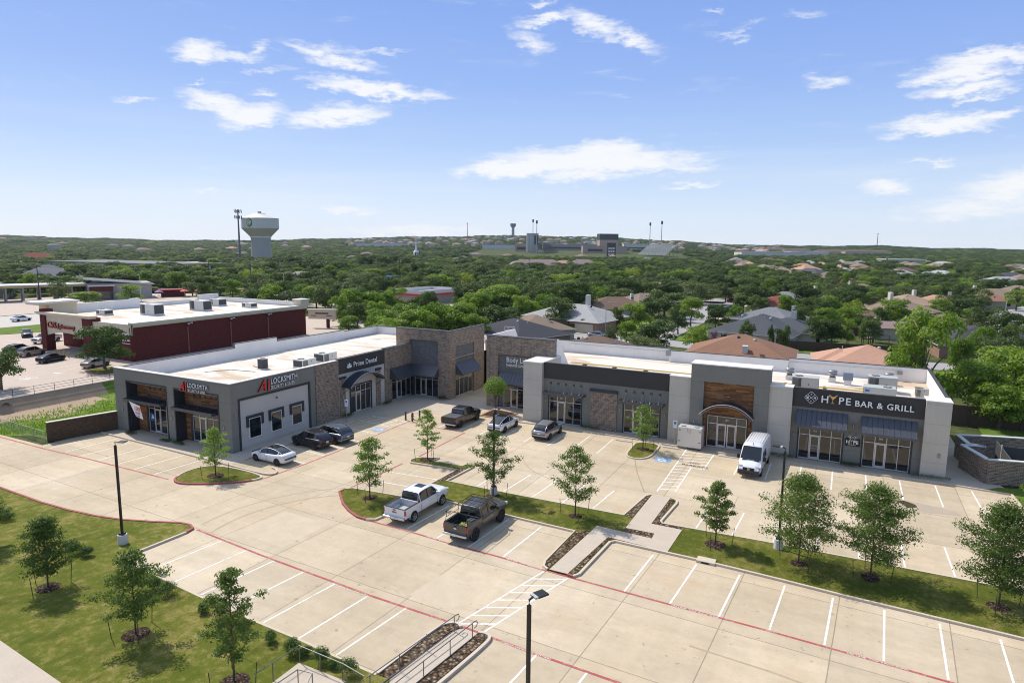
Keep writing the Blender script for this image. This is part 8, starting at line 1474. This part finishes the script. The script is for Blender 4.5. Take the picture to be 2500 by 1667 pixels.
a = me.attributes.new('id_', 'INT', 'POINT'); a.data.foreach_set('value', rgn.choice([0, 1, 2, 0, 1, 6, 7, 6, 3, 4, 2, 7, 8], nP, p=[.13, .13, .12, .1, .09, .1, .09, .06, .05, .04, .04, .04, .01]).astype(np.int32))
wd = bpy.data.objects.new('distant_woods', me); COL.objects.link(wd); tag(wd, label='dense far-off oak woods covering the valley and ridge', kind='stuff')
src = {}
for o in bpy.data.objects:
    if o.name.startswith('crown') and o.data.name not in src: src[o.data.name] = o
ng = bpy.data.node_groups.new('scatter', 'GeometryNodeTree'); ng.interface.new_socket('Geometry', in_out='INPUT', socket_type='NodeSocketGeometry'); ng.interface.new_socket('Geometry', in_out='OUTPUT', socket_type='NodeSocketGeometry')
gi = ng.nodes.new('NodeGroupInput'); go = ng.nodes.new('NodeGroupOutput'); ip = ng.nodes.new('GeometryNodeInstanceOnPoints'); ip.inputs['Pick Instance'].default_value = True; jn = ng.nodes.new('GeometryNodeJoinGeometry')
order = [c for kk in (0, 1, 2, 3) for c in CR_[kk]]
for c in order[::-1]:
    oi = ng.nodes.new('GeometryNodeObjectInfo'); oi.inputs['As Instance'].default_value = True; oi.inputs['Object'].default_value = src[c.name]; oi.transform_space = 'ORIGINAL'; ng.links.new(oi.outputs['Geometry'], jn.inputs[0])
def nat(nm, ty):
    q = ng.nodes.new('GeometryNodeInputNamedAttribute'); q.data_type = ty; q.inputs[0].default_value = nm; return q.outputs[0]
ng.links.new(gi.outputs[0], ip.inputs['Points']); ng.links.new(jn.outputs[0], ip.inputs['Instance']); ng.links.new(nat('id_', 'INT'), ip.inputs['Instance Index']); ng.links.new(nat('rz', 'FLOAT_VECTOR'), ip.inputs['Rotation']); ng.links.new(nat('sc', 'FLOAT_VECTOR'), ip.inputs['Scale']); ng.links.new(ip.outputs[0], go.inputs[0])
md = wd.modifiers.new('scatter', 'NODES'); md.node_group = ng
print('WOODS', nP, 'TREES', NT[0], 'HOUSES', NH, 'OBJECTS', len(bpy.data.objects))

# ------------------------------------------------------------------ air between here and the ridge
mb = MB(); mb.box(-3600, -400, -3, 2400, 4300, 120, mat('x')); hzo = mb.build('haze', kind='stuff'); hm = bpy.data.materials.new('haze_air'); hm.use_nodes = True; ht = hm.node_tree; ht.nodes.clear(); pv = ht.nodes.new('ShaderNodeVolumePrincipled')
pv.inputs['Color'].default_value = (.80, .88, 1, 1); pv.inputs['Density'].default_value = HAZE; pv.inputs['Anisotropy'].default_value = .2; ho = ht.nodes.new('ShaderNodeOutputMaterial'); ht.links.new(pv.outputs[0], ho.inputs['Volume']); hzo.data.materials.clear(); hzo.data.materials.append(hm)
# ------------------------------------------------------------------ tell look-alikes apart by their order across the view
def bear(o): p = o.matrix_world.translation if o.parent else o.location; return -(atan2(p.y, p.x))
grp = {}
for o in bpy.data.objects:
    if not o.parent and 'label' in o and 'kind' not in o: grp.setdefault(o['label'], []).append(o)
ORD = ['', 'second', 'third', 'fourth', 'fifth', 'sixth', 'seventh', 'eighth', 'ninth', 'tenth', 'eleventh', 'twelfth', 'thirteenth', 'fourteenth', 'fifteenth'] + [w + q for w, q in zip(['sixteenth', 'seventeenth', 'eighteenth', 'nineteenth', 'twentieth'] + ['twenty ' + q for q in 'first second third fourth fifth sixth seventh eighth ninth'.split()] + ['thirtieth'] + ['thirty ' + q for q in 'first second third fourth fifth sixth seventh'.split()], [''] * 40)]
for l, os_ in grp.items():
    if len(os_) < 2: continue
    os_.sort(key=bear); n = len(os_)
    for i, o in enumerate(os_):
        w_ = 'leftmost' if i == 0 else 'rightmost' if i == n - 1 else ORD[min(i, len(ORD) - 1)] + ' from left'
        o['label'] = l + ', ' + w_

for o in bpy.data.objects:
    if 'label' in o and len(o['label'].replace('-', ' ').split()) > 16: print('LONG', o.name, o['label'])
